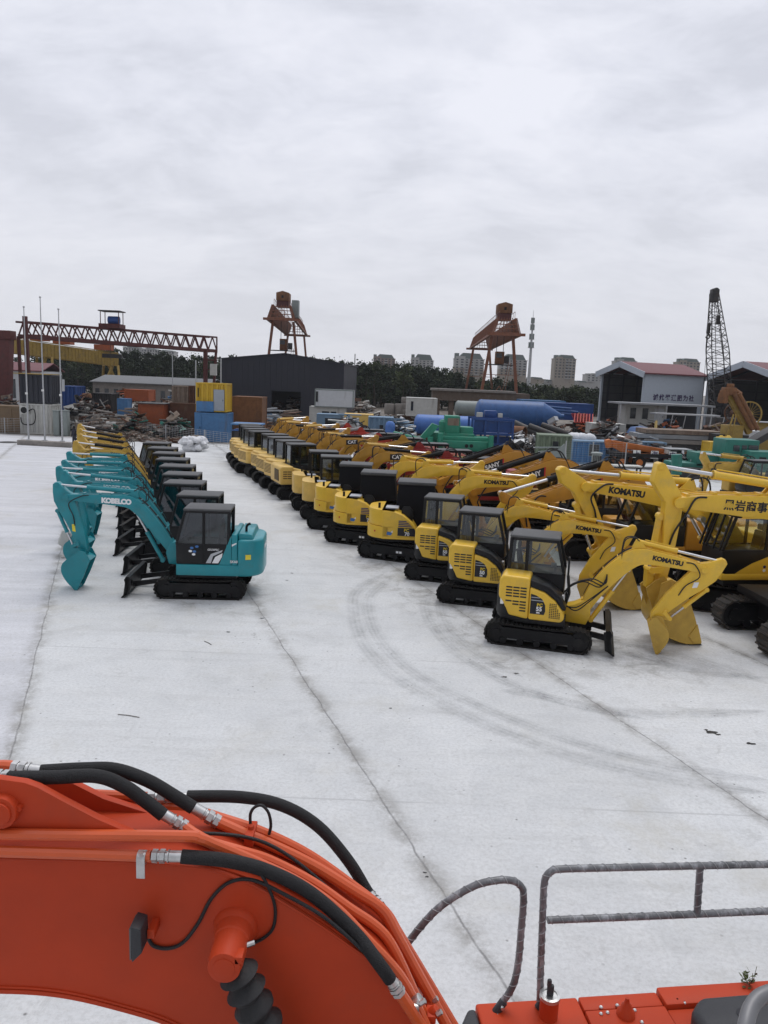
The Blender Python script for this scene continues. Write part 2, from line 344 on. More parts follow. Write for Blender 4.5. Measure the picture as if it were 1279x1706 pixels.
    if btxt:
        body,size,mt,kw=btxt
        i=int(k*text_at[0]); a=Vector(s[i-2][:2]);b=Vector(s[min(i+2,k-1)][:2]); tl=math.atan2(b.y-a.y,b.x-a.x)
        if b.x<a.x: tl=math.atan2(a.y-b.y,a.x-b.x)
        if panel:
            pl=MB(); q=side_mtx(s[i][0],side*(bw*.92+.002),s[i][1]+text_at[1],side,tl); w,hh,slant,mt2=panel
            pl.add([q@Vector(v) for v in ((-w,-hh,0),(w,-hh,0),(w+slant,hh,0),(-w,hh,0))],[(0,1,2,3)]); pl.build('name_plate',MT['letter_black'],bo)
            if mt2:
                pl=MB(); pl.add([q@Vector(v) for v in ((w,-hh,.001),(w+.035*sc,-hh,.001),(w+slant+.035*sc,hh,.001),(w+slant,hh,.001))],[(0,1,2,3)]); pl.build('name_plate',mt2,bo)
        lettering(body,size,mt,bo,side_mtx(s[i][0],side*(bw*.92+.005),s[i][1]+text_at[1],side,tl),**kw)
    return bo,ar,bk,fa
def cab(root,prof,y0,y1,belt,glass_m,roofm,lean=0,name='cab',mullions=(),seat=True,closed=False,fx=None):
    """prof: side outline (x,z) anticlockwise from bottom rear"""
    zb=min(z for x,z in prof); zt=max(z for x,z in prof)
    def clip(z0,z1,ins):
        o=[]; n=len(prof)
        for i in range(n):
            a=prof[i];b=prof[(i+1)%n]
            if z0<=a[1]<=z1:o.append(a)
            for z in (z0,z1):
                if (a[1]-z)*(b[1]-z)<0: t=(z-a[1])/(b[1]-a[1]); o.append((a[0]+t*(b[0]-a[0]),z))
        cx=sum(p[0] for p in o)/len(o)
        o.sort(key=lambda p:math.atan2(p[1]-(z0+z1)/2,p[0]-cx))
        return [(x+(ins if x<cx else -ins),z) for x,z in o]
    low=clip(zb,belt,0); m=MB(); m.prism(low,y0,y1); c=m.build(name,MT['cabblack'],root,bevel=.03,seg=2)
    top=zt-.09
    gp=clip(belt-.01,top+.01,.03)
    g=MB(); g.prism(gp,y0+.03,y1-.03); g.build('window',glass_m,c,bevel=.02,seg=1)
    fr=MB(); pf=clip(belt,top,.03)
    lo=[p for p in pf if p[1]<belt+.01]; hi=[p for p in pf if p[1]>top-.01]
    xr0,xr1=min(p[0] for p in lo),min(p[0] for p in hi); xf0,xf1=max(p[0] for p in lo),max(p[0] for p in hi)
    for y in (y0+.035,y1-.035):
        fr.bar((xr0,y,belt-.02),(xr1,y,top+.02),.075,.085); 
        mid=[p for p in pf if p not in lo and p not in hi and p[0]>(xf0+xr0)/2]
        pts=[(xf0,belt-.02)]+sorted(mid,key=lambda p:p[1])+[(xf1,top+.02)]
        for a,b in zip(pts,pts[1:]): fr.bar((a[0],y,a[1]),(b[0],y,b[1]),.07,.075)
        fr.bar((xr0,y,belt),(xf0,y,belt),.06,.06); fr.bar((xr1,y,top),(xf1,y,top),.06,.08)
        for mx in mullions: fr.bar((mx,y,belt),(mx,y,top),.065,.085)
    for x0_,x1_,z in ((xr1,xr1,top),(xf1,xf1,top),(xr0,xr0,belt),(xf0,xf0,belt)): fr.bar((x0_,y0+.03,z),(x1_,y1-.03,z),.06,.06)
    fr.build('cab_frame',MT['cabblack'],c,bevel=.012,seg=1)
    rf=MB(); rp=[(xr1-.05,y0-.01),(xf1+.06,y0-.01),(xf1+.06,y1+.01),(xr1-.05,y1+.01)]; rf.prismz(rp,top+.02,zt); rf.build('roof',roofm,c,bevel=.045,seg=3)
    if seat and not closed:
        s=MB(); ym=(y0+y1)/2; xm=(xr0+xf0)/2-.12
        s.box(xm-.25,xm+.2,ym-.24,ym+.24,belt-.32,belt-.12); s.prism([(xm-.32,belt-.2),(xm-.2,belt-.2),(xm-.32,belt+.5),(xm-.42,belt+.48)],ym-.22,ym+.22); s.box(xm-.4,xm-.32,ym-.13,ym+.13,belt+.5,belt+.68)
        s.build('seat',MT['seat'],c,bevel=.04,seg=2)
        s=MB(); s.bar((xf0-.2,ym,belt-.1),(xf0-.25,ym,belt+.12),.05); s.box(xf0-.34,xf0-.2,ym-.2,ym+.2,belt+.1,belt+.16); s.build('console',MT['greyin'],c,bevel=.01,seg=1)
    return c
def mirror(root,x,y,z,y2):
    m=MB(); m.tube([(x-.2,y,z-.35),(x,(y+y2)/2,z-.1),(x,y2,z)],.012,6); m.cbox((x,y2,z+.02),(.05,.16,.26)); m.build('mirror',MT['cabblack'],root,bevel=.02,seg=1)
def rounded_tail(x0,x1,w,r,n=7):         # plan outline: rear at x0 rounded, front edge straight at x1
    pts=[(x1,-w),(x1,w)]
    for i in range(n+1):
        q=math.pi/2+math.pi/2*i/n; pts.append((x0+r+r*math.cos(q)*1.,w-r+r*math.sin(q)))
    for i in range(n+1):
        q=math.pi+math.pi/2*i/n; pts.append((x0+r+r*math.cos(q),-w+r+r*math.sin(q)))
    return pts
def slats(root_part,x0,x1,y,z0,z1,nz,nx,mat,side,clipf=None,axis='x',name='grille'):
    m=MB(); 
    for i in range(nz):
        for j in range(nx):
            a0=x0+(x1-x0)*j/nx+.015;a1=x0+(x1-x0)*(j+1)/nx-.008; z=z0+(z1-z0)*(i+.5)/nz; h=(z1-z0)/nz*.23
            if clipf and not clipf((a0+a1)/2,z): continue
            if axis=='x': m.box(a0,a1,y-.006,y+.006,z-h,z+h)
            else: m.box(y-.006,y+.006,a0,a1,z-h,z+h)
    return m.build(name,mat,root_part)
def pose(p,dx=0,dz=0,sc=1.,rot=0.,piv=None):
    """scale a front-end pose and swing it about the boom foot"""
    px,pz=p['boom'][0][:2]; c,s=math.cos(rot),math.sin(rot)
    def T(x,z): x,z=(x-px)*sc,(z-pz)*sc; return (px*sc+x*c-z*s+dx,pz*sc+x*s+z*c+dz)
    o=dict(p); o['boom']=[(*T(x,z),h*sc) for x,z,h in p['boom']]
    for k in('A','C','tip'): o[k]=T(*p[k])
    return o
KOBP=dict(boom=[(.9,1.2,.13),(1.25,1.70,.17),(1.62,2.17,.18),(1.90,2.45,.18),(2.15,2.57,.17),(2.6,2.60,.14),(3.1,2.625,.118),(3.83,2.65,.085)],A=(4.10,2.98),C=(3.41,1.09),tip=(3.54,0.02))
PC5P=dict(boom=[(1.05,.92,.13),(1.3,1.42,.19),(1.72,1.96,.21),(2.15,2.30,.20),(2.6,2.31,.165),(3.1,2.25,.13),(3.67,2.15,.085)],A=(4.06,2.35),C=(2.69,.85),tip=(2.77,.02))
def swing_bracket(root,mat,pts,w=.16):
    m=MB(); m.prism(pts,-w,w); m.build('swing_bracket',mat,root,bevel=.02,seg=2)
def plate(root,name,mat,pts,y,side):        # flat sticker on a flank
    m=MB(); vs=[(x,y,z) for x,z in pts]; f=tuple(range(len(pts))); m.add(vs,[f if side<0 else f[::-1]]); return m.build(name,mat,root)
def kob(loc,hd,label,group,rot=0.,txt='KOBELCO',swing=0.,paint='teal',armrot=0.,short=False):
    r=thing('mini_excavator',label,'excavator',loc,R(hd),group); pm=MT[paint]
    tracks(r,2.5,.57,.78,.36,swing=swing); blade(r,1.1,2.06,1.9,MT['black'],swing=swing)
    m=MB(); m.prismz([(-1.1,-.92),(.65,-.92),(.65,.92),(-1.1,.92)],.68,.99); dk=m.build('deck',pm,r,bevel=.02)
    m=MB(); m.prismz(rounded_tail(-1.72,-1.02,.93,.55) if not short else rounded_tail(-1.12,-.86,.93,.5),.66,1.72 if not short else 1.45); m.build('counterweight',pm,r,bevel=.09 if not short else .05,seg=4)
    m=MB()
    if short: m.prism([(-.82,.985),(-1.0,.985),(-.98,1.5),(-.82,1.62)],-.9,.88); m.prism([(-.6,.985),(-.3,.985),(-.45,1.5),(-.8,1.6)],-.9,-.15)
    else: m.prism([(-.86,.985),(-1.02,.985),(-1.02,1.78),(-.98,1.86),(-.86,1.86)],-.9,.9); m.prism([(-1.04,1.70),(-1.46,1.70),(-1.4,1.86),(-1.04,1.88)],-.8,.8); m.prism([(-.87,.985),(-.4,.985),(-.55,1.75),(-.87,1.80)],-.9,-.1); m.prism([(-.86,.985),(-.50,.985),(-.80,1.76),(-.86,1.76)],.55,.905)
    hd_=m.build('engine_hood',pm,r,bevel=.03,seg=2)
    m=MB(); m.prismz([(-.4,-.92),(.55,-.92),(.55,-.35),(-.4,-.35)],.985,1.5); m.build('side_cover',pm,r,bevel=.05,seg=2)
    m=MB(); m.tube(cr([(-.95,-.5,1.40),(-.95,-.5,1.5),(-.95,-.5,1.62),(-.97,-.5,1.7)],4) if short else cr([(-1.22,.45,1.80),(-1.22,.45,1.98),(-1.25,.45,2.06),(-1.33,.45,2.10)],4),.035,8); m.build('exhaust_pipe',MT['black'],hd_)
    c=cab(r,[(-.80,.995),(.65,.995),(.66,1.62),(.40,2.56),(-.82,2.56)],-.12,.90,1.55,MT['gl_dark'],MT['roofgrey'],mullions=(-.10,))
    m=MB(); m.bar((-.10,.905,1.02),(-.10,.905,2.45),.012,.012); m.cbox((.02,.91,1.42),(.10,.03,.03)); m.build('door_handle',MT['black'],c)
    if txt=='KOBELCO' and not short:
        plate(c,'sticker',MT['greystick'],[(-.16,1.04),(-.30,1.30),(-.62,1.42),(-.60,1.36),(-.36,1.24),(-.30,1.04)],.908,1)
        plate(c,'sticker',MT['letter_white'],[(-.33,1.04),(-.42,1.22),(-.62,1.33),(-.60,1.22),(-.50,1.04)],.908,1)
        plate(hd_,'sticker',MT['letter_white'],[(-.87,1.52),(-.87,1.58),(-1.0,1.63),(-1.0,1.60)],.908,1)
        for x,z,q in ((.15,1.36,'bluestick'),(.22,1.46,'bluestick'),(.08,1.50,'bluestick'),(.26,1.37,'letter_white'),(.17,1.28,'letter_white')):
            plate(c,'sticker',MT[q],[(x+.05*math.cos(t*.785),z+.035*math.sin(t*.785)) for t in range(8)],.909,1)
        plate(r,'sticker',MT['yellstick'],[(-1.25,1.16),(-1.25,1.30),(-1.40,1.31),(-1.40,1.17)],.936,1)
        lettering('SK60',.10,MT['letter_white'],dk,side_mtx(-.93,.909,1.09,1),bold=.02)
        lettering('GEOSPEC',.075,MT['letter_white'],c,side_mtx(-.36,.909,1.42,1),bold=.01,shear=.2)
        b=lettering('KOBELCO',.16,MT['letter_white'],r,Matrix.Translation((-1.726,0,1.42))@Matrix(((0,0,-1,0),(-1,0,0,0),(0,1,0,0),(0,0,0,1))),bold=.03)
    swing_bracket(r,pm,[(.6,.78),(1.0,.82),(1.08,1.15),(.95,1.42),(.78,1.48),(.6,1.35)],.2)
    m=MB(); m.box(-1.0,.62,-.85,.85,.60,.69); m.build('frame',MT['black'],r)
    p=pose(KOBP,rot=rot)
    if armrot:
        B=Vector(p['boom'][-1][:2]); cs,sn=math.cos(armrot),math.sin(armrot)
        for k in('A','C','tip'): q=Vector(p[k])-B; p[k]=(B.x+q.x*cs-q.y*sn,B.y+q.x*sn+q.y*cs)
    cm=pm if paint=='teal' else MT['black']
    bt=('KOBELCO',.19,MT['letter_white'],dict(bold=.07,spacing=.92)) if txt=='KOBELCO' else ('YANMAR',.17,MT['letter_black'],dict(bold=.03))
    bo,ar,bk,fa=front(r,p['boom'],p['A'],p['C'],p['tip'],.17,(pm,pm,cm),1.,bt,1,foot_cyl=(1.2,.88),text_at=(.66,-.02) if txt=='KOBELCO' else (.6,0),rodfrac=.62)
    if paint=='teal':
        x,z=fa(.55,.03); plate(ar,'sticker',MT['yellstick'],[(x-.05,z-.12),(x+.04,z-.1),(x+.05,z+.1),(x-.03,z+.1)],.109,1)
    else:
        x,z=fa(.1,.1)
    return r
def pc55(loc,hd,label,group,num='55',rot=0.,swing=0.,bt=True,armrot=0.,bare=False):
    r=thing('mini_excavator',label,'excavator',loc,R(hd),group); pm=MT['yellow']
    tracks(r,2.52,.56,.78,.38,swing=swing); blade(r,1.1,1.72,1.9,MT['black'],lift=.05,swing=swing)
    m=MB(); m.prismz(rounded_tail(-1.06,.62,.90,.72),.60,.74); m.build('deck',MT['black'],r,bevel=.02)
    m=MB(); pl=rounded_tail(-1.08,-.80,.90,.62); m.prismz([(x,y) for x,y in pl],.70,1.32); m.prismz(rounded_tail(-1.02,-.86,.80,.6),1.32,1.58); cwt=m.build('counterweight',MT['black'],r,bevel=.05,seg=3)
    plate(cwt,'sticker',MT['letter_white'],[(-.93,1.02),(-.85,1.02),(-.85,1.16),(-.93,1.16)],-.905,-1)
    # yellow engine cover with a cut lower rear corner
    m=MB(); m.prism([(-.72,.76),(-.25,.70),(-.25,1.72),(-.90,1.74),(-.98,1.62),(-.98,1.20),(-.84,1.02)],-.925,-.12); hd_=m.build('engine_cover',pm,r,bevel=.06,seg=3)
    m=MB(); m.prism([(-.245,.70),(.52,.70),(.60,.80),(.55,.98),(.36,1.22),(.10,1.40),(-.245,1.50)],-.92,-.36); sc_=m.build('side_cover',pm,r,bevel=.05,seg=3)
    m=MB(); m.prism([(-.245,1.50),(.10,1.41),(.36,1.23),(.57,.98),(.63,1.02),(.50,1.30),(.22,1.54),(-.245,1.68)],-.88,-.30); m.build('side_trim',MT['cabblack'],r,bevel=.03,seg=2)
    fn=lambda x,z: not (x<-.62 and z<1.12) and not(x<-.48 and z<.98)
    slats(hd_,-.82,-.31,-.927,1.21,1.50,4,3,MT['letter_black'],-1); slats(hd_,-.82,-.31,-.927,.87,1.16,4,3,MT['letter_black'],-1,fn)
    plate(sc_,'badge',MT['letter_black'],[(-.21,.86),(.12,.86),(.15,.95),(.14,1.10),(.06,1.24),(-.08,1.32),(-.21,1.35)],-.9225,-1)
    for z,w in ((1.26,.2),(1.19,.30)): plate(sc_,'badge',MT['greystick'],[(-.20,z),(-.20+w,z),(-.20+w,z+.016),(-.20,z+.016)],-.9245,-1)
    lettering('PC',.11,MT['letter_yellow'],sc_,side_mtx(.01,-.926,1.09,-1),bold=.03); lettering(num,.14,MT['letter_white'],sc_,side_mtx(.0,-.926,.99,-1),bold=.035); lettering('MR',.06,MT['letter_white'],sc_,side_mtx(-.02,-.926,.90,-1),bold=.03)
    m=MB()
    for i in range(9):
        for j in range(6):
            if j>3+ (8-i)*.4: continue
            m.box(.24+j*.045,.268+j*.045,-.928,-.918,.80+i*.042,.822+i*.042)
    m.build('grille',MT['letter_black'],sc_)
    c=cab(r,[(-.88,.76),(.38,.76),(.52,1.0),(.52,1.75),(.30,2.60),(-.84,2.60),(-.88,1.6)],-.20,.82,1.68,MT['gl_clear'],MT['roofgrey'],mullions=(-.42,))
    m=MB(); m.bar((.58,-.36,1.0),(.66,-.36,1.32),.10,.07); m.bar((.66,-.36,1.3),(.60,-.34,1.75),.09,.06); m.cbox((.60,-.36,1.98),(.05,.16,.46)); m.build('mirror',MT['cabblack'],r,bevel=.02)
    m=MB(); m.cbox((.50,-.5,1.22),(.14,.14,.16)); m.build('valve_box',MT['zinc'],r,bevel=.02)
    swing_bracket(r,pm,[(.55,.55),(1.10,.52),(1.20,.75),(1.18,1.05),(1.0,1.12),(.8,1.0),(.55,.92)],.2)
    p=pose(PC5P,rot=rot)
    if armrot:
        B=Vector(p['boom'][-1][:2]); cs,sn=math.cos(armrot),math.sin(armrot)
        for k in('A','C','tip'): q=Vector(p[k])-B; p[k]=(B.x+q.x*cs-q.y*sn,B.y+q.x*sn+q.y*cs)
    bo,ar,bk,fa=front(r,p['boom'],p['A'],p['C'],p['tip'],.16,(pm,MT['yellow_worn'],pm),1.,('KOMATSU',.15,MT['letter_black'],dict(bold=.055,spacing=.98)) if bt else None,-1,foot_cyl=(1.22,.62),text_at=(.755,.0),bucket_w=.5,depth=.8,rodfrac=.47)
    x,z=fa(.25,.06); plate(ar,'sticker',MT['letter_white'],[(x-.06,z-.08),(x+.05,z-.06),(x+.08,z+.07),(x-.03,z+.06)],-.102,-1)
    for k in range(3): h=MB(); h.tube(cr([(.62,-.2-.05*k,1.05),(.55+.05*k,-.34-.04*k,1.35+.08*k),(.95+.1*k,-.30-.02*k,1.62+.05*k),(1.35+.06*k,-.21,1.5+.05*k),(1.5,-.19,1.75+.04*k)],5),.016,6); h.build('hydraulic_hose',MT['blackhose'],r)
    for k in range(2): h=MB(); h.tube(cr([(.6,-.25,.98-.03*k),(.85,-.36,.9+.08*k),(1.15,-.3,1.15+.05*k),(1.55,-.2,1.55)],5),.015,6); h.build('hydraulic_hose',MT['blackhose'],r)
    return r
def pc70(loc,hd,label,group,rot=.12,swing=0.,style='pc70',paint='yellow',bt=None,armrot=0.):
    r=thing('mini_excavator',label,'excavator',loc,R(hd),group); pm=MT[paint]
    tracks(r,2.85,.64,.92,.42,swing=swing,marks=(style=='pc70')); 
    if style!='cat': blade(r,1.3,2.0,2.2,MT['black'],lift=.05,swing=swing)
    W=1.08
    m=MB(); m.prismz(rounded_tail(-1.25,.70,W-.04,.7),.70,.82); m.build('deck',MT['black'],r,bevel=.02)
    cov=MT['cabblack']
    if style=='pc70':
        m=MB(); m.prismz(rounded_tail(-1.40,-.82,W,.80),.80,1.22); cw=m.build('counterweight',pm,r,bevel=.10,seg=4)
        m=MB(); m.prismz(rounded_tail(-1.36,-.84,W-.03,.78),1.235,1.80); m.build('rear_hood',pm,r,bevel=.14,seg=4)
        m=MB(); m.prism([(-.825,.84),(.36,.84),(.42,.96),(.38,1.14),(.20,1.42),(-.08,1.64),(-.40,1.76),(-.825,1.80)],-W,-.25); m.prism([(-.825,.84),(-.3,.84),(-.3,1.8),(-.825,1.8)],-.25,W); m.box(-.825,.40,-W-.012,-W+.1,.79,.86); sd=m.build('side_cover',pm,r,bevel=.05,seg=3)
        m=MB(); m.cyl((-.98,-.55,1.78),(-.98,-.55,1.98),.045,n=10); m.build('exhaust_pipe',MT['black'],sd)
        m=MB(); m.box(-.75,-.3,-.75,-.2,1.80,1.86); m.build('hood_lid',MT['greystick'],sd,bevel=.02)
        plate(sd,'badge',MT['letter_black'],[(-.28,.93),(.34,.93),(.36,1.0),(.33,1.14),(.29,1.22),(-.28,1.22)],-W-.0035,-1)
        for z,w in ((1.25,.50),(1.31,.44),(1.37,.38),(1.43,.30)): plate(sd,'badge',MT['navy'],[(-.26,z),(-.26+w,z),(-.26+w-.04,z+.038),(-.26,z+.038)],-W-.0035,-1)
        lettering('PC',.15,MT['letter_yellow'],sd,side_mtx(.03,-W-.007,1.13,-1),bold=.03); lettering('70',.17,MT['letter_white'],sd,side_mtx(.05,-W-.007,1.0,-1),bold=.03)
        plate(sd,'sticker',MT['bluestick'],[(-.66,.95),(-.52,.93),(-.46,1.0),(-.52,1.05),(-.64,1.06)],-W-.0035,-1); plate(sd,'sticker',MT['letter_white'],[(-.52,1.04),(-.44,1.03),(-.46,1.11)],-W-.003,-1)
        plate(cw,'sticker',MT['redstick'],[(-1.1,1.04),(-1.05,1.04),(-1.05,1.1),(-1.1,1.1)],-W-.006,-1)
    elif style=='tan':
        m=MB(); m.prismz(rounded_tail(-1.36,-.80,W-.02,.66),.80,1.66); cw=m.build('counterweight',pm,r,bevel=.10,seg=4)
        m=MB(); m.prism([(-.79,1.24),(.0,1.24),(.0,1.52),(-.25,1.62),(-.79,1.66)],-W,-.25); m.box(-.79,.30,-W+.01,-.4,.80,.9); m.box(-.79,-.3,-.25,W-.04,.8,1.63); sd=m.build('side_cover',pm,r,bevel=.06,seg=3)
        m=MB(); m.prism([(-.79,.9),(.34,.9),(.30,1.1),(.0,1.235),(-.79,1.235)],-W+.015,-.4); m.build('side_panel',MT['black'],r,bevel=.02)
        m=MB(); m.cyl((-.95,-.5,1.8),(-.95,-.5,2.02),.045,n=10); m.build('exhaust_pipe',MT['black'],sd)
        m=MB(); m.box(-.7,-.3,-.9,-.35,1.655,1.69);m.build('hood_lid',MT['greystick'],sd)
        lettering('302',.13,MT['letter_white'],sd,side_mtx(-.5,-W-.004,1.06,-1),bold=.03) if False else None
    elif style=='cat':
        m=MB(); m.prism([(-1.30,.78),(-.62,.78),(-.62,1.72),(-1.22,1.72),(-1.32,1.60)],-W,W); cw=m.build('counterweight',pm,r,bevel=.08,seg=3)
        m=MB(); m.prism([(-.61,.78),(.45,.78),(.45,1.25),(.40,1.38),(-.61,1.62)],-W,-.22); sd=m.build('side_cover',pm,r,bevel=.04,seg=2)
        plate(sd,'badge',MT['letter_black'],[(-.05,1.02),(.42,1.02),(.42,1.34),(-.05,1.44)],-W-.003,-1); lettering('CAT',.24,MT['letter_white'],sd,side_mtx(.19,-W-.006,1.15,-1),bold=.03)
        plate(sd,'sticker',MT['letter_black'],[(-.42,1.15),(-.34,1.15),(-.34,1.26),(-.42,1.26)],-W-.003,-1)
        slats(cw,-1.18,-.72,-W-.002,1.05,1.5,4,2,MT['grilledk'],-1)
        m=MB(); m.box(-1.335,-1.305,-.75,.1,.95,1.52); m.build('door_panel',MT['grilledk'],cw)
    else:                                   # grille rear
        m=MB(); m.prismz(rounded_tail(-1.30,.0,W-.02,.45),.80,1.58); m.prismz(rounded_tail(-1.22,.0,W-.1,.4),1.575,1.72); cw=m.build('counterweight',pm,r,bevel=.07,seg=3)
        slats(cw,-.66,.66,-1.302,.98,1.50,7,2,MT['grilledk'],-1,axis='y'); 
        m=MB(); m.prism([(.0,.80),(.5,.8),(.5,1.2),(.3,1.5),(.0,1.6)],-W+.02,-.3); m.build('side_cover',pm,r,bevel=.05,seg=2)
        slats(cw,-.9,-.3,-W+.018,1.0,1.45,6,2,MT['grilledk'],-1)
    if style=='pc70':                       # cab wrapped in black sheeting
        m=MB(); m.prism([(-.40,.9),(.98,.9),(1.02,1.7),(.92,2.62),(-.36,2.66),(-.42,1.8)],-.16,.98)
        c=m.build('cab_cover',MT['cloth'],r,bevel=.05,seg=3)
        m=MB(); m.prismz([(-.40,-.2),(.98,-.2),(.98,1.02),(-.40,1.02)],2.60,2.72); m.build('roof',MT['roofgrey'],c,bevel=.04)
        m=MB(); m.tube([(.2,-.2,1.5),(.1,-.75,1.55),(.1,-.75,1.7)],.02,6); m.prism([(-.18,1.36),(.22,1.36),(.22,1.78),(.10,1.92),(-.12,1.92),(-.18,1.8)],-.80,-.74); m.build('mirror',MT['cabblack'],r,bevel=.03)
    else:
        zt=2.74 if style!='cat' else 2.78
        c=cab(r,[(-.55,.82),(.95,.82),(1.0,1.6),(.82,zt),(-.52,zt)],-.12,.98,1.66,MT['gl_mid'],MT['roofgrey'],mullions=(-.02,))
    swing_bracket(r,pm,[(.6,.70),(1.15,.62),(1.30,.9),(1.28,1.2),(1.05,1.3),(.8,1.2),(.6,1.1)],.22)
    p=pose(PC5P,rot=rot,sc=1.16,dx=-.12,dz=-.05)
    if armrot:
        B=Vector(p['boom'][-1][:2]); cs,sn=math.cos(armrot),math.sin(armrot)
        for k in('A','C','tip'): q=Vector(p[k])-B; p[k]=(B.x+q.x*cs-q.y*sn,B.y+q.x*sn+q.y*cs)
    dz=p['tip'][1]-.02
    kw=dict(bold=.055,spacing=.98)
    if bt=='CAT': front(r,p['boom'],p['A'],p['C'],p['tip'],.18,(MT['ochre'],MT['ochre'],MT['black']),1.16,('CAT',.24,MT['letter_white'],dict(bold=.03)),-1,foot_cyl=(1.3,.8),text_at=(.72,.0),panel=(.33,.13,0,None),bucket_w=.7)
    else: front(r,p['boom'],p['A'],p['C'],p['tip'],.18,(pm if paint=='yellow' else MT['ochre'],)*2+(pm,),1.16,('KOMATSU',.185,MT['letter_black'],kw) if bt else None,-1,foot_cyl=(1.3,.8),text_at=(.76,.0),bucket_w=.7,rodfrac=.5)
    return r
BIGP=dict(boom=[(.35,1.75,.2),(.7,2.55,.26),(1.25,3.16,.31),(1.95,3.46,.31),(2.7,3.50,.27),(3.6,3.55,.22),(4.53,3.55,.13)],A=(5.03,4.42),C=(4.74,1.52),tip=(3.70,.06))
KM2P=dict(boom=[(.4,1.7,.2),(.9,2.2,.26),(1.6,2.75,.30),(2.3,3.12,.30),(3.1,3.22,.25),(4.3,3.38,.19),(5.55,3.52,.12)],A=(6.22,3.95),C=(4.66,1.5),tip=(3.6,.05))
def big(loc,hd,label,group,paint='yellow',p=BIGP,text=None,swing=0.,cabm='cabblack',sidestripe=True,sc=1.,cat_='excavator',guard=False,arm_rot=0.,rot=0.,plate_=None,cylm=None,text_at=(.66,0.),tl=3.9,pdx=0.,rx=1.7):
    r=thing('crawler_excavator',label,cat_,loc,R(hd),group); pm=MT[paint]
    tracks(r,tl,.82,1.12,.55,steel=True,swing=swing,marks=sidestripe,frame_mat='black')
    m=MB(); m.prismz(rounded_tail(-2.3,1.75,1.32,.5),.96,1.16); m.build('deck',MT['black'],r,bevel=.02)
    m=MB(); m.prismz(rounded_tail(-2.75,-1.9,1.35,.6),1.05,2.1); m.build('counterweight',pm,r,bevel=.12,seg=4)
    m=MB(); m.box(-1.89,-.1,-1.33,1.33,1.16,2.15); m.box(-.1,rx,-1.33,-.55,1.16,1.85); hb=m.build('engine_hood',pm,r,bevel=.06,seg=3)
    m=MB(); m.box(-.1,1.85,.35,1.35,1.12,1.30); m.build('sill',pm,r,bevel=.03)
    c=cab(r,[(-.05,1.28),(1.75,1.28),(1.9,1.5),(1.88,2.0),(1.55,3.0),(-.05,3.0)],.33,1.33,1.95,MT['gl_clear'],MT[cabm],mullions=(.55,))
    if paint=='yellow':
        plate(c,'side_panel',pm,[(-.04,1.30),(1.45,1.30),(1.30,1.40),(.95,1.60),(.4,1.82),(-.04,1.93)],1.335,1)
        plate(c,'side_panel',pm,[(.05,2.86),(1.45,2.86),(1.38,2.95),(.05,2.95)],1.341,1)
        for x,z,q in ((.55,1.5,'navy'),(.55,1.4,'letter_white')): plate(c,'sticker',MT[q],[(x+.05*math.cos(t*.785),z+.045*math.sin(t*.785)) for t in range(8)],1.3375,1)
    if guard:
        g=MB(); 
        for y in (.36,1.30): g.bar((.0,y,3.06),(1.62,y,3.10),.06,.06)
        for x,z in ((.0,3.06),(.8,3.08),(1.62,3.1)): g.bar((x,.36,z),(x,1.3,z),.06,.06)
        for y in (.36,.67,.99,1.30): g.bar((1.66,y,3.05),(1.98,y,1.95),.045,.045)
        for x,y in ((.0,.36),(.0,1.3),(1.6,.36),(1.6,1.3)): g.bar((x,y,2.95),(x,y,3.08),.05,.05)
        g.build('cab_guard',MT['cabblack'],c)
    m=MB(); m.prism([(.25,1.1),(.75,1.1),(.65,1.9),(.45,2.0),(.25,1.9)],-.3,-.24); m.prism([(.25,1.1),(.75,1.1),(.65,1.9),(.45,2.0),(.25,1.9)],.24,.3); m.build('boom_bracket',pm,r)
    p=pose(p,rot=rot,sc=sc,dx=pdx)
    if arm_rot:
        B=Vector(p['boom'][-1][:2]); cs,sn=math.cos(arm_rot),math.sin(arm_rot)
        for k in('A','C','tip'): q=Vector(p[k])-B; p[k]=(B.x+q.x*cs-q.y*sn,B.y+q.x*sn+q.y*cs)
    return r,front(r,p['boom'],p['A'],p['C'],p['tip'],.235,(pm,MT['yellow_worn'] if paint=='yellow' else pm,cylm or pm),1.7,text,1,foot_cyl=(.95,1.2),bucket_w=.92,depth=.85,armv=.66,text_at=text_at,rodfrac=.55,panel=plate_,hoses=True),p
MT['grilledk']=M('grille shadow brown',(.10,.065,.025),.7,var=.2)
MT['silverpaint']=M('grey cylinder paint',(.32,.32,.32),.5,var=.15)
MT['gl_mid']=glass('tinted cab glass',(.55,.60,.58),.07)
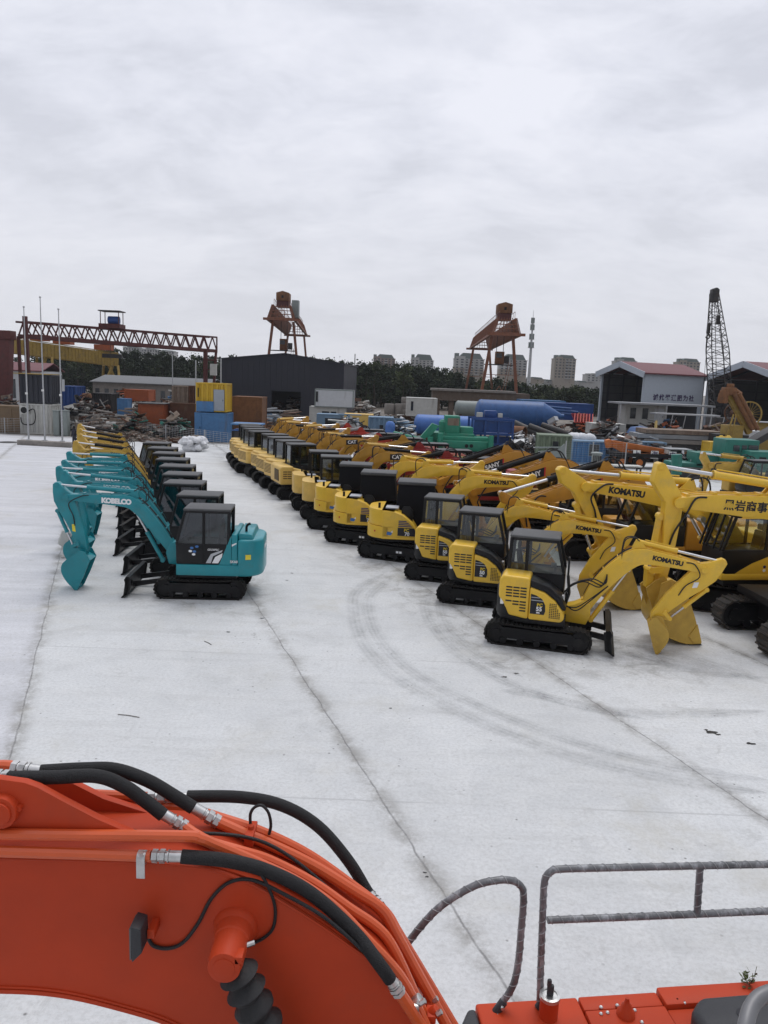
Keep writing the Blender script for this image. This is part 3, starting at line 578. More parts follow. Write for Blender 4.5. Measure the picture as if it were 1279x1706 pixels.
# ---- left row, facing left
GL='excavators parked in the left row'
KL=['teal mini excavator at the near end of the left row, whole side in view',
 'teal mini excavator second in the left row, its cab roof right behind the nearest one',
 'teal mini excavator third in the left row, behind the second teal one',
 'teal mini excavator fourth in the left row, just before the last teal one',
 'last teal mini excavator of the left row, right in front of the yellow booms',
 'yellow mini excavator first behind the last teal one in the left row',
 'yellow mini excavator second behind the last teal one in the left row',
 'yellow mini excavator second from the far end of the left row',
 'yellow mini excavator at the far end of the left row']
pos=[(0,0,0),(-.82,2.35,.0),(-1.92,4.75,-.05),(-2.62,7.0,-.05),(-3.45,9.4,-.03),(-4.3,11.8,.02),(-5.15,14.2,.05),(-6.1,16.5,.07),(-7.2,19.2,.09)]
for k,(dx,dy,rt) in enumerate(pos):
    if k<5: kob((-5.1+dx,21.6+dy,0),184+random.uniform(-1.5,1.5)*(k>0),KL[k],GL,rot=rt,armrot=0 if k==0 else random.uniform(-.12,.16),short=k>0)
    else: kob((-5.1+dx,21.6+dy,0),184+random.uniform(-2,2),KL[k],GL,rot=rt,txt='YANMAR',paint='yellow_worn',armrot=.1,short=True)
# ---- right row, facing right
GR='excavators parked in the right row'
pc55((4.02,18.57,0),-15,'yellow mini excavator with 55 badge at the near end of the right row',GR,'55')
pc55((3.05,21.95,0),-14,'yellow mini excavator with 50 badge second in the right row',GR,'50',rot=.03,armrot=.05)
pc55((2.15,24.45,0),-12,'yellow mini excavator third in the right row, just before the black wrapped cabs',GR,'50',rot=.0,bt=False,armrot=.1)
pc70((.85,27.2,0),-4,'rounded yellow excavator with white 70 badge and black wrapped cab, nearest of three',GR,swing=-.3,bt='KOMATSU')
pc70((-.55,29.6,0),-3,'rounded yellow excavator with black wrapped cab, middle one of three',GR,swing=-.3,bt=None,rot=.15,armrot=.2)
pc70((-1.55,32.2,0),-2,'rounded yellow excavator with black wrapped cab, farthest of three',GR,swing=-.2,bt=None,rot=.06,armrot=-.1)
def rear_at(px,py,Y,hd): 
    q=P(px,py,Y); a=R(hd); return (q.x+1.3*math.cos(a)-.5*math.sin(a)*.0+.15,q.y+1.3*math.sin(a)+.35,0)
TL=['tan excavator with dark lower side panel, next behind the black wrapped cabs','tan excavator with dark lower side panel, just in front of the boxy one']
for k,(px,py,Y) in enumerate(((498,835,34.3),(482,820,36.6))): pc70(rear_at(px,py,Y,6),6+4*k,TL[k],GR,style='tan',paint='tan',bt='CAT' if k==0 else None,rot=.1)
pc70(rear_at(452,803,39.4,22),22,'boxy tan excavator with black and white badge on its flank',GR,style='cat',paint='tan',bt='CAT',rot=.16)
EL=['tan excavator with slatted rear right behind the boxy one','tan slatted rear excavator, second behind the boxy one','tan slatted rear excavator, third behind the boxy one','tan slatted rear excavator, fourth from the far end of the right row','tan slatted rear excavator, third from the far end of the right row','tan slatted rear excavator, second from the far end of the right row','tan slatted rear excavator at the far end of the right row']
for k,(px,py,Y) in enumerate(((441,796,41.6),(427,787,43.7),(418,779,45.9),(397,771,48.0),(390,763,50.2),(385,757,52.5),(382,752,54.6))):
    pc70(rear_at(px,py,Y,30),30+random.uniform(-3,3),EL[k],GR,style='grille',paint='tan',bt=None if k not in(1,3) else 'CAT',rot=.1+.05*(k%3),armrot=.12*((k*7)%4-1.5))
# ---- third row, large machines facing left
G3='large excavators parked in the third row'
YB=('KOMATSU',.24,MT['letter_black'],dict(bold=.055,spacing=.98))
r,f,p=big((11.5,19.1,0),184,'yellow crawler excavator with black chinese lettering on its raised boom',G3,'yellow',BIGP,('黑岩商事',.28,MT['letter_black'],dict(bold=.022,spacing=1.02)),text_at=(.70,-.01),tl=4.7,pdx=-.2,rx=.5)
lettering('株式\n會社',.125,MT['letter_black'],f[0],side_mtx(1.86,.235*.92+.005,3.455,1,0.03),bold=.008)
big((11.0,22.4,0),190,'yellow crawler excavator with black guarded cab beside the upright digging arm',G3,'yellow',KM2P,YB,guard=True,swing=R(-26),text_at=(.815,0),rx=.5)
SB=('SANY',.25,MT['letter_white'],dict(bold=.04)); SP=dict(boom=[(.4,1.7,.2),(.8,2.5,.3),(1.4,3.1,.36),(2.1,3.25,.34),(2.9,3.02,.28),(3.9,2.72,.22),(5.1,2.36,.12)],A=(5.75,2.7),C=(4.6,.55+.4),tip=(3.6,.05))
for k,(x,y,h,l) in enumerate(((9.55,25.7,186,'amber crawler excavator with slanted black name plate, nearest of three'),(8.35,28.9,186,'amber crawler excavator with slanted black name plate, middle one of three'),(7.3,32.2,187,'amber crawler excavator with slanted black name plate, farthest of three'))):
    big((x,y,0),h,l,G3,'sany',SP,SB,plate_=(.40,.16,.10,MT['redstick']),cylm=MT['black'],text_at=(.66,0.0),rot=-.02*k)
RP=dict(boom=[(.4,1.5,.17),(.9,2.0,.24),(1.6,2.45,.27),(2.3,2.6,.26),(3.0,2.45,.22),(3.8,2.25,.17),(4.6,2.05,.1)],A=(5.1,2.45),C=(4.3,.7),tip=(3.5,.05))
for k,(x,y,pt,l) in enumerate(((5.2,35.4,'darkred','dark red crawler excavator behind the amber ones, black cab roof showing'),(4.0,39.0,'darkred','dark red crawler excavator farther back, with a black cab roof'),(3.2,42.6,'ochre','ochre crawler excavator between the dark red and the bright red ones'),(1.9,46.,'red','bright red crawler excavator, nearest of the bright red group'),(.7,49.2,'red','bright red crawler excavator in the middle of the bright red group'),(-.4,52.4,'red','bright red crawler excavator, farthest of the bright red group'))):
    big((x,y,0),184+3*(k%2),l,G3,pt,RP,None,cylm=MT['silverpaint'] if pt=='red' else MT['black'],rot=.04*(k%3),arm_rot=-.25*(k%2),sidestripe=False)
# ---------------------------------------------------------------- ground
def ground_mat():
    m=bpy.data.materials.new('concrete yard'); m.use_nodes=True; nt=m.node_tree; N=nt.nodes; L=nt.links; b=N['Principled BSDF']
    def mth(op,a,b_=None,c=None):
        n=N.new('ShaderNodeMath'); n.operation=op
        for i,v in enumerate((a,b_,c)):
            if v is None: continue
            if isinstance(v,(int,float)): n.inputs[i].default_value=v
            else: L.new(v,n.inputs[i])
        return n.outputs[0]
    def nz(sc,det=6,ro=.6,vec=None,dist=0.):
        n=N.new('ShaderNodeTexNoise'); n.inputs['Scale'].default_value=sc; n.inputs['Detail'].default_value=det; n.inputs['Roughness'].default_value=ro; n.inputs['Distortion'].default_value=dist; L.new(vec or tc.outputs['Object'],n.inputs['Vector']); return n.outputs['Fac']
    def rng(v,a,b_,c=0.,d=1.):
        n=N.new('ShaderNodeMapRange'); n.interpolation_type='SMOOTHSTEP'
        for i,q in enumerate((a,b_,c,d)): n.inputs[i+1].default_value=q
        L.new(v,n.inputs[0]); return n.outputs[0]
    def mix(f,a,b_):
        n=N.new('ShaderNodeMix'); n.data_type='RGBA'
        for i,v in ((0,f),(6,a),(7,b_)):
            if isinstance(v,tuple): n.inputs[i].default_value=(*v,1)
            elif isinstance(v,(int,float)): n.inputs[i].default_value=v
            else: L.new(v,n.inputs[i])
        return n.outputs[2]
    tc=N.new('ShaderNodeTexCoord'); sp=N.new('ShaderNodeSeparateXYZ'); L.new(tc.outputs['Object'],sp.inputs[0]); X,Y=sp.outputs[0],sp.outputs[1]
    wob=mth('MULTIPLY',mth('SUBTRACT',nz(.9,5),.5),.16)
    u=mth('ADD',mth('ADD',X,mth('MULTIPLY',Y,.366)),wob)
    col=mix(rng(nz(.22,8,.62),.3,.7),(.535,.547,.552),(.665,.68,.687))
    col=mix(mth('MULTIPLY',rng(nz(1.6,9,.7),.35,.75),.5),col,(.70,.705,.695))
    # broad brushed laying streaks across the bays
    mp=N.new('ShaderNodeMapping'); mp.inputs['Scale'].default_value=(.12,1.6,1); L.new(tc.outputs['Object'],mp.inputs[0])
    col=mix(mth('MULTIPLY',rng(nz(1.1,7,.65,mp.outputs[0]),.48,.72),.40),col,(.44,.445,.44))
    # the left bay is newer and bluer
    newb=rng(u,-1.70,-1.60,1.,0.)
    col=mix(mth('MULTIPLY',newb,.85),col,mix(rng(nz(.8,7,.6,mp.outputs[0]),.35,.68),(.53,.535,.565),(.65,.655,.69)))
    # mottling: damp patches, cement dust, fine grain
    col=mix(mth('MULTIPLY',rng(nz(.75,10,.72,None,.6),.50,.70),.32),col,(.38,.385,.38))
    col=mix(mth('MULTIPLY',rng(nz(1.9,10,.75,None,.8),.54,.68),.34),col,(.35,.35,.34))
    col=mix(mth('MULTIPLY',rng(nz(.5,9,.7,None,1.),.55,.72),.5),col,(.72,.725,.72))
    col=mix(mth('MULTIPLY',rng(nz(16,8,.8),.40,.66),.42),col,(.33,.33,.32))
    # each bay was poured on its own day
    cb_=N.new('ShaderNodeCombineXYZ'); L.new(mth('FLOOR',mth('DIVIDE',mth('ADD',u,1.63),5.68)),cb_.inputs[0]); L.new(mth('FLOOR',mth('DIVIDE',mth('SUBTRACT',Y,10.62),11.9)),cb_.inputs[1]); wn=N.new('ShaderNodeTexWhiteNoise'); wn.noise_dimensions='2D'; L.new(cb_.outputs[0],wn.inputs['Vector']); col=mix(mth('MULTIPLY',wn.outputs['Value'],.16),col,(.40,.405,.40))
    # drips and track dirt where the two rows stand
    def lane(c,w,y0,y1): return mth('MULTIPLY',rng(mth('ABSOLUTE',mth('SUBTRACT',u,c)),w*.55,w,1.,0.),mth('MULTIPLY',rng(Y,y0-1.5,y0+.5),rng(Y,y1,y1+3,1.,0.)))
    ln=mth('MAXIMUM',lane(2.7,2.6,20.,43.),lane(10.9,3.4,16.5,60.)); col=mix(mth('MULTIPLY',mth('MULTIPLY',ln,rng(nz(1.25,10,.78,None,.5),.44,.68)),.75),col,(.20,.19,.17))
    # joints
    def joint(off,per,w,src): 
        q=mth('PINGPONG',mth('SUBTRACT',src,off),per/2) ; return q
    ju=joint(-1.63,5.68,0,u)
    jl=mth('MULTIPLY',rng(ju,.004,.026,1.,0.),rng(nz(3.,6,.7),.25,.6,.25,1.)); jd=mth('MULTIPLY',mth('POWER',rng(ju,.0,.42,1.,0.),1.7),rng(nz(1.3,10,.80),.38,.62))
    v=mth('ADD',Y,mth('MULTIPLY',wob,.3)); jv=joint(10.62,5.95,0,v); jvl=mth('MULTIPLY',rng(jv,.006,.03,1.,0.),rng(nz(.35,3),.35,.6))
    col=mix(mth('MULTIPLY',jd,.85),col,(.24,.232,.215)); col=mix(mth('MULTIPLY',jl,mth('ADD',.45,mth('MULTIPLY',nz(2.),.5))),col,(.15,.148,.145)); col=mix(mth('MULTIPLY',jvl,.45),col,(.3,.3,.3))
    # dirt: ochre mud film, dark specks and scuffs
    col=mix(mth('MULTIPLY',rng(nz(.33,9,.68,None,.4),.52,.74),.5),col,(.43,.41,.345))
    vo=N.new('ShaderNodeTexVoronoi'); vo.inputs['Scale'].default_value=4.5; L.new(tc.outputs['Object'],vo.inputs['Vector'])
    sk=mth('MULTIPLY',rng(vo.outputs['Distance'],.03,.13,1.,0.),rng(nz(.55,4),.48,.60)); col=mix(mth('MULTIPLY',sk,.8),col,(.10,.095,.09))
    mp2=N.new('ShaderNodeMapping'); mp2.inputs['Scale'].default_value=(1.,5.,1); mp2.inputs['Rotation'].default_value=(0,0,R(35)); L.new(tc.outputs['Object'],mp2.inputs[0])
    sc=mth('MULTIPLY',rng(nz(2.4,10,.8,mp2.outputs[0],.3),.62,.71),rng(nz(.4,3,.5),.5,.7)); col=mix(mth('MULTIPLY',sc,.6),col,(.17,.165,.155))
    # beyond the slab: bare trodden earth
    far=rng(mth('ADD',Y,mth('ADD',mth('MULTIPLY',X,.06),mth('MULTIPLY',wob,12.))),67.,70.)
    earth=mix(rng(nz(.35,9,.7),.35,.65),(.075,.065,.055),(.20,.175,.145)); col=mix(far,col,earth)
    L.new(col,b.inputs['Base Color']); L.new(rng(nz(1.2),.3,.7,.62,.85),b.inputs['Roughness']); b.inputs['Specular IOR Level'].default_value=.35
    bp=N.new('ShaderNodeBump'); bp.inputs['Strength'].default_value=.35; bp.inputs['Distance'].default_value=.012; L.new(mth('SUBTRACT',mth('ADD',nz(9,8,.7),mth('MULTIPLY',nz(.8),1.)),mth('MULTIPLY',jl,1.2)),bp.inputs['Height']); L.new(bp.outputs[0],b.inputs['Normal'])
    return m
m=MB(); m.add([(-1500,-400,0),(1500,-400,0),(1500,2500,0),(-1500,2500,0)],[(0,1,2,3)])
prop(m.build('ground',ground_mat()),kind='structure')
# tyre marks: thin dusty films pressed on the slab
def tyre_mat():
    m=bpy.data.materials.new('tyre dust'); m.use_nodes=True; N=m.node_tree.nodes; L=m.node_tree.links; b=N['Principled BSDF']; b.inputs['Base Color'].default_value=(.20,.205,.21,1); b.inputs['Roughness'].default_value=.8
    uv=N.new('ShaderNodeUVMap'); sp=N.new('ShaderNodeSeparateXYZ'); L.new(uv.outputs[0],sp.inputs[0])
    tc=N.new('ShaderNodeTexCoord'); n=N.new('ShaderNodeTexNoise'); n.inputs['Scale'].default_value=1.7; n.inputs['Detail'].default_value=9; n.inputs['Roughness'].default_value=.7; L.new(tc.outputs['Object'],n.inputs['Vector'])
    def mth(op,a,c):
        q=N.new('ShaderNodeMath'); q.operation=op
        for i,v in enumerate((a,c)):
            if isinstance(v,(int,float)): q.inputs[i].default_value=v
            else: L.new(v,q.inputs[i])
        return q.outputs[0]
    e=mth('MULTIPLY',mth('MULTIPLY',sp.outputs[1],mth('SUBTRACT',1.,sp.outputs[1])),4.)
    rib=mth('ADD',.8,mth('MULTIPLY',mth('SINE',mth('MULTIPLY',sp.outputs[1],26.),0),.2))
    lug=mth('ADD',.92,mth('MULTIPLY',mth('SINE',mth('MULTIPLY',sp.outputs[0],42.),0),.08))
    mr=N.new('ShaderNodeMapRange'); mr.inputs[1].default_value=.32; mr.inputs[2].default_value=.66; L.new(n.outputs['Fac'],mr.inputs[0])
    en=mth('MULTIPLY',mth('MINIMUM',1.,mth('MULTIPLY',sp.outputs[2],1.)),1.)
    a=mth('MULTIPLY',mth('MULTIPLY',mth('MULTIPLY',mth('POWER',e,.9),rib),mth('MULTIPLY',mr.outputs[0],lug)),.30)
    L.new(a,b.inputs['Alpha']); return m
TM=tyre_mat()
def tyre(pts,w,z=.004):
    q=cr([tuple(G(*p)) for p in pts],10); v=[];f=[];uv=[];d=0
    for i,p in enumerate(q):
        a=Vector(q[max(i-1,0)]);b=Vector(q[min(i+1,len(q)-1)]);t=(b-a).normalized();n=Vector((-t.y,t.x,0))
        if i:d+=(Vector(p)-Vector(q[i-1])).length
        k=min(1,i/6,(len(q)-1-i)/6)*w*.68+.02
        v+=[Vector(p)+n*k+Vector((0,0,z)),Vector(p)-n*k+Vector((0,0,z))]; uv+=[(d,0),(d,1)]
        if i:f.append((2*i-2,2*i-1,2*i+1,2*i))
    me=bpy.data.meshes.new('tyre_mark'); me.from_pydata([tuple(x) for x in v],[],f); l=me.uv_layers.new()
    for lp in me.loops: l.data[lp.index].uv=uv[lp.vertex_index]
    me.materials.append(TM); o=bpy.data.objects.new('tyre_mark',me); COL.objects.link(o); prop(o,kind='structure')
tyre([(640,955),(595,985),(590,1020),(605,1070),(650,1120),(715,1160),(820,1212),(960,1262),(1130,1300),(1279,1322)],.34)
tyre([(655,962),(618,990),(614,1020),(632,1065),(680,1115),(745,1152),(850,1198),(985,1245),(1140,1282),(1279,1300)],.30)
tyre([(720,985),(708,1010),(722,1045),(765,1090),(840,1135),(940,1170),(1080,1200)],.30,.008)
tyre([(738,990),(733,1012),(748,1050),(800,1095),(870,1128)],.28,.008)
tyre([(985,1068),(1080,1100),(1180,1122),(1279,1130)],.30,.008)
tyre([(830,1150),(900,1160),(1010,1185),(1140,1190),(1279,1185)],.32,.012)
tyre([(1010,1070),(1100,1080),(1200,1112),(1279,1140)],.5,.012)
# oil stains and litter on the slab
OIL=M('oil stain',(.018,.018,.018),.35,var=.2)
def blot(px,py,r,seed):
    random.seed(seed); c=G(px,py); m=MB(); n=16; k=[random.uniform(.45,1.1) for _ in range(n)]
    m.add([(c.x+r*1.3*k[i]*math.cos(6.283*i/n),c.y+r*.8*k[i]*math.sin(6.283*i/n),.005) for i in range(n)],[tuple(range(n))])
    prop(m.build('oil_stain',OIL),kind='structure')
for i,(a,b,c) in enumerate(((1185,1220,.10),(1196,1224,.05),(1250,1239,.07),(1176,1216,.04),(708,1454,.025),(711,1461,.02),(436,1030,.05),(486,955,.06),(478,967,.05),(380,1053,.05),(706,1428,.012),(840,1128,.06),(860,1122,.05),(650,1180,.03))): blot(a,b,c,i)
random.seed(11)
STK=M('twig',(.10,.085,.07),.8,var=.3)
for i,(a,b,c,d) in enumerate(((196,1190,232,1195),(340,1068,352,1074))):
    p,q=G(a,b,.012),G(c,d,.012); mm=(p+q)/2+Vector((0,.02,.0)); t=MB(); t.tube([p,mm,q],.007,5)
    prop(t.build('twig',STK),'thin dry stick lying on the concrete, %s'%['near the left slab joint','beside the nearest teal machine','by the 50 badge machine tracks','above the long handrail','in the middle of the empty slab'][i],'stick')
# ---------------------------------------------------------------- the orange machine the photo is taken from
FG=thing('crawler_excavator','large orange red crawler excavator in the foreground with hoses over its curved boom','excavator',(2.2,3.6,0))
_l=Vector((-2.2,-3.6,0))
def fgb(m,name,mat,parent=None,**k):
    o=m.build(name,mat,parent or FG,**k)
    if parent is None:o.location=_l
    return o
OR=MT['orange']
MT['sleeve']=M('braided hose sleeve',(.013,.013,.014),.7,var=.4,scale=40,bump=.5,bscale=160)
MT['pipe_orange_toplit']=M('orange pipe paint with top light',(.60,.098,.026),.36,var=.06,dirt=(.5,.12,.07),damt=.1,coat=.2)  # lighter than the boom's orange, painting in the light from above
MT['rail']=M('rail in clear wrap',(.13,.132,.138),.28,var=.4,scale=4,dirt=(.45,.46,.48),damt=.42,dscale=14,streak=(1.,1,.35))
MT['railg']=M('dull grey rail',(.17,.17,.175),.45,.4,var=.2)
MT['boot']=M('rubber boot',(.02,.02,.021),.65,var=.4,scale=5,bump=.4,bscale=25,dirt=(.07,.065,.06),damt=.2)
MT['plastic']=M('black plastic cover',(.035,.036,.04),.5,var=.1,bump=.15,bscale=60)
top=cr([(-2.9,3.56),(-2.3,3.62),(-1.15,3.64),(-.72,3.575),(-.36,3.38),(-.1,3.2),(.08,3.06),(.23,2.84),(.34,2.55),(.46,2.15),(.55,1.8)],5)
bot=cr([(-2.9,2.74),(-2.4,2.81),(-2.,2.84),(-1.67,2.83),(-1.34,2.76),(-1.04,2.66),(-.78,2.48),(-.55,2.2),(-.42,1.8)],5)
m=MB(); m.prism(top+bot[::-1],3.70,4.19); BO=fgb(m,'boom',OR,bevel=.008,seg=2,ang=20)
# lips where the flange plates overhang the side plates
def strip(poly,y0,y1,t,up):
    m=MB(); o=[(x,z+t*up) for x,z in poly]; m.prism(poly+o[::-1],y0,y1); return m
m=strip(top[1:],3.715,4.175,.012,1); m.add(*(lambda q:(q.v,q.f))(strip(bot,3.685,4.205,.025,-1))); fgb(m,'flange_plate',OR,BO,bevel=.004,seg=1)
xz=lambda a,b,Y:(P(a,b,Y).x,P(a,b,Y).z)
for yy in (3.697,4.193):
    m=MB(); m.tube([(x,yy,z-.008) for x,z in top[1:]],.007,6); fgb(m,'weld_bead',OR,BO); m=MB(); m.tube([(x,yy,z+.008) for x,z in bot],.008,6); fgb(m,'weld_bead',OR,BO)
for Y,pts in ((3.71,[(-260,1270),(-60,1290),(40,1304),(62,1312),(110,1338),(160,1364),(222,1391),(150,1400),(-260,1400)]),(4.13,[(-160,1270),(60,1290),(105,1298),(122,1306),(172,1331),(225,1348),(285,1366),(300,1375),(200,1385),(-160,1390)])):
    q=[xz(a,b,Y) for a,b in pts]; m=MB(); m.prism(q,Y,Y+.05); fgb(m,'cylinder_bracket',OR,BO,bevel=.006,seg=2)
c=P(6,1347,3.71); m=MB(); m.cyl((c.x,3.66,c.z),(c.x,3.86,c.z),.088,n=28); m.cyl((c.x,3.645,c.z),(c.x,3.67,c.z),.064,n=28); fgb(m,'pin_boss',OR,BO,bevel=.006)
m=MB(); q=P(33,1345,3.7); m.cyl((q.x,3.68,q.z),(q.x,3.71,q.z),.016,n=6); fgb(m,'bolt',OR,BO)
# pin boss with stop, and rubber boot of the boom cylinder
c=P(392,1545,3.7); m=MB(); m.lathe([(.125,0),(.115,.03),(.100,.05),(.096,.12),(.089,.125),(.089,.26),(.083,.275),(.083,.305)],32,Matrix.Translation((c.x,3.71,c.z))@Matrix.Rotation(R(90),4,'X')); PB=fgb(m,'pin_boss',OR,BO,bevel=.004)
m=MB(); m.lathe([(.055,0),(.055,.006)],32,Matrix.Translation((c.x,3.406,c.z))@Matrix.Rotation(R(90),4,'X')); m.cbox((c.x+.072,3.44,c.z+.045),(.04,.07,.04)); fgb(m,'pin_cap',OR,PB,bevel=.004)
b0=Vector((c.x+.05,3.50,c.z-.09)); b1=Vector((c.x+.42,3.5,c.z-.95)); pr=[]
for i in range(40):
    t=i/39; pr.append((.082+.022*math.sin(t*56+.8*math.sin(t*9))+.02*t,t*(b1-b0).length))
m=MB(); m.lathe([(.05,-.03)]+pr,24,Matrix.Translation(b0)@(b1-b0).to_track_quat('Z','Y').to_matrix().to_4x4()); fgb(m,'rubber_boot',MT['boot'],ang=60)
MT['win_fg']=M('lamp lens dark',(.10,.10,.10),.15,var=.2)
# work lamp
m=MB(); a=P(233,1560,3.58); m.prism([(a.x-.030,a.z+.10),(a.x+.024,a.z+.085),(a.x+.028,a.z-.05),(a.x-.026,a.z-.11)],3.52,3.64); LP=fgb(m,'work_lamp',MT['plastic'],BO,bevel=.006)
m=MB(); m.box(a.x-.038,a.x-.029,3.525,3.635,a.z-.095,a.z+.085); fgb(m,'lens',MT['win_fg'],LP) ; LP.children[0].parent=BO
m=MB(); m.box(a.x+.03,a.x+.07,3.60,3.71,a.z-.03,a.z+.02); fgb(m,'lamp_bracket',OR,BO,bevel=.004)
def topz(x):
    for a,b in zip(top,top[1:]):
        if a[0]<=x<=b[0]: return a[1]+(b[1]-a[1])*(x-a[0])/max(1e-6,b[0]-a[0])
    return -9
def clear(px,py,Y,r):                     # keep pipes and hoses lying on the boom's plates, never sunk into them
    while Y>3.70-r*1.15:
        p=P(px,py,Y)
        if not(3.70-r<Y<4.19+r) or p.z>topz(p.x)+.012+r*1.15: return Y
        Y-=.004
    return 3.70-r*1.15
def line(name,pts,r,mat,n=10,k=6,parent=None):
    q=cr([tuple(P(a,b,clear(a,b,Y,r))) for a,b,Y in pts],k); m=MB(); m.tube(q,r,n); return fgb(m,name,mat,parent)
def fitting(a,b,r,parent=None):
    a=P(a[0],a[1],clear(*a,r));b=P(b[0],b[1],clear(*b,r));d=(b-a); m=MB(); t=[(0,.95),(.45,.95),(.46,1.08),(.5,1.08),(.51,.85),(.58,.85),(.59,1.15),(.76,1.15),(.77,.9),(.82,.9),(.83,1.12),(1,1.12)]
    for (u0,k0),(u1,k1) in zip(t,t[1:]):
        if u1-u0<.02: continue
        m.cyl(a+d*u0,a+d*u1,r*k0,n=6 if k0>1.1 else 14)
    return fgb(m,'hose_fitting',MT['zinc'],parent)
HR=.036; PR=.030
# near pipe and hose
line('hydraulic_pipe',[(-60,1417,3.66),(120,1422,3.66),(236,1426,3.66),(252,1426,3.66)],PR,MT['pipe_orange_toplit'])
fitting((306,1427,3.66),(254,1426,3.66),.031)
line('hydraulic_hose',[(302,1427,3.66),(380,1434,3.68),(450,1453,3.72),(520,1490,3.74),(590,1553,3.74),(630,1604,3.73),(650,1632,3.72)],HR,MT['sleeve'],12)
fitting((646,1626,3.72),(666,1655,3.71),.034)
line('hydraulic_pipe',[(664,1652,3.71),(690,1692,3.71),(712,1730,3.71),(735,1790,3.72)],PR*1.1,MT['pipe_orange_toplit'])
line('hydraulic_pipe',[(-60,1389,3.69),(120,1391,3.69),(300,1393,3.70),(330,1396,3.72),(360,1408,3.76),(430,1438,3.80),(500,1472,3.82),(560,1514,3.82),(610,1565,3.80),(665,1625,3.78),(700,1690,3.76),(735,1770,3.76)],PR,MT['pipe_orange_toplit'])
# hose pair from the bracket
fitting((-34,1294,3.80),(14,1296,3.80),.038)
line('hydraulic_hose',[(8,1296,3.80),(90,1295,3.82),(160,1293,3.86),(205,1309,3.9),(240,1333,3.92),(272,1358,3.92)],HR*1.02,MT['sleeve'],12)
fitting((268,1354,3.92),(309,1378,3.92),.032)
line('hydraulic_pipe',[(305,1376,3.92),(345,1401,3.92),(400,1418,3.92),(450,1434,3.92),(520,1470,3.92),(580,1512,3.92),(628,1545,3.91),(655,1580,3.9),(690,1655,3.88),(730,1740,3.86)],PR,MT['pipe_orange_toplit'])
fitting((74,1286,3.95),(20,1279,3.95),.038)
line('hydraulic_hose',[(68,1285,3.95),(140,1281,3.98),(192,1282,4.0),(245,1300,4.02),(290,1326,4.04),(322,1346,4.04)],HR*1.02,MT['sleeve'],12)
fitting((318,1343,4.04),(364,1370,4.04),.034)
line('hydraulic_pipe',[(360,1368,4.04),(400,1386,4.04),(450,1407,4.04),(520,1441,4.04),(590,1484,4.04),(634,1513,4.04),(658,1553,4.03),(700,1630,4.0),(750,1720,3.98)],PR*1.1,MT['pipe_orange_toplit'])
line('hydraulic_pipe',[(-30,1280,3.95),(5,1277,3.95),(24,1279,3.95)],PR*1.2,MT['pipe_orange_toplit'])
# far side
line('hydraulic_pipe',[(60,1318,4.24),(150,1323,4.24),(245,1328,4.24)],PR,MT['pipe_orange_toplit'])
fitting((316,1328,4.26),(246,1328,4.24),.031)
line('hydraulic_hose',[(312,1327,4.26),(400,1328,4.27),(470,1342,4.28),(530,1377,4.28),(580,1434,4.26),(612,1486,4.24),(620,1494,4.24)],HR,MT['sleeve'],12)
fitting((616,1490,4.24),(634,1512,4.22),.034)
line('hydraulic_pipe',[(150,1339,4.24),(240,1342,4.24),(310,1347,4.24),(370,1364,4.22),(440,1388,4.2),(515,1425,4.18),(590,1478,4.16),(640,1518,4.14),(664,1556,4.12),(710,1632,4.1),(768,1730,4.08)],PR*1.05,MT['pipe_orange_toplit'])
# cables
CB=.010
line('cable',[(84,1330,3.95),(120,1342,3.93),(165,1362,3.92),(215,1382,3.9),(260,1389,3.9),(330,1388,3.9),(400,1393,3.92),(450,1408,3.94),(500,1440,3.95),(560,1492,3.95)],CB,MT['blackhose'],8)
line('cable',[(417,1374,4.05),(417,1356,4.05),(424,1345,4.05),(436,1342,4.05),(447,1354,4.05),(451,1374,4.05),(448,1390,4.05)],CB*.9,MT['blackhose'],8)
line('cable',[(246,1562,3.6),(256,1576,3.6),(280,1580,3.62),(305,1570,3.64),(330,1538,3.67),(352,1497,3.68),(382,1470,3.68),(420,1466,3.69),(470,1488,3.69),(540,1528,3.69),(600,1580,3.69),(645,1625,3.69)],CB,MT['blackhose'],8)
line('cable',[(428,1447,3.68),(446,1476,3.66),(458,1512,3.64),(455,1545,3.62),(440,1562,3.6),(420,1572,3.58)],CB*.9,MT['blackhose'],8)
m=MB(); m.cyl(P(424,1570,3.58),P(404,1577,3.56),.014,n=8); fgb(m,'hose_fitting',MT['zinc'])
line('cable',[(440,1422,3.9),(470,1450,3.86),(500,1474,3.84)],CB,MT['blackhose'],8)
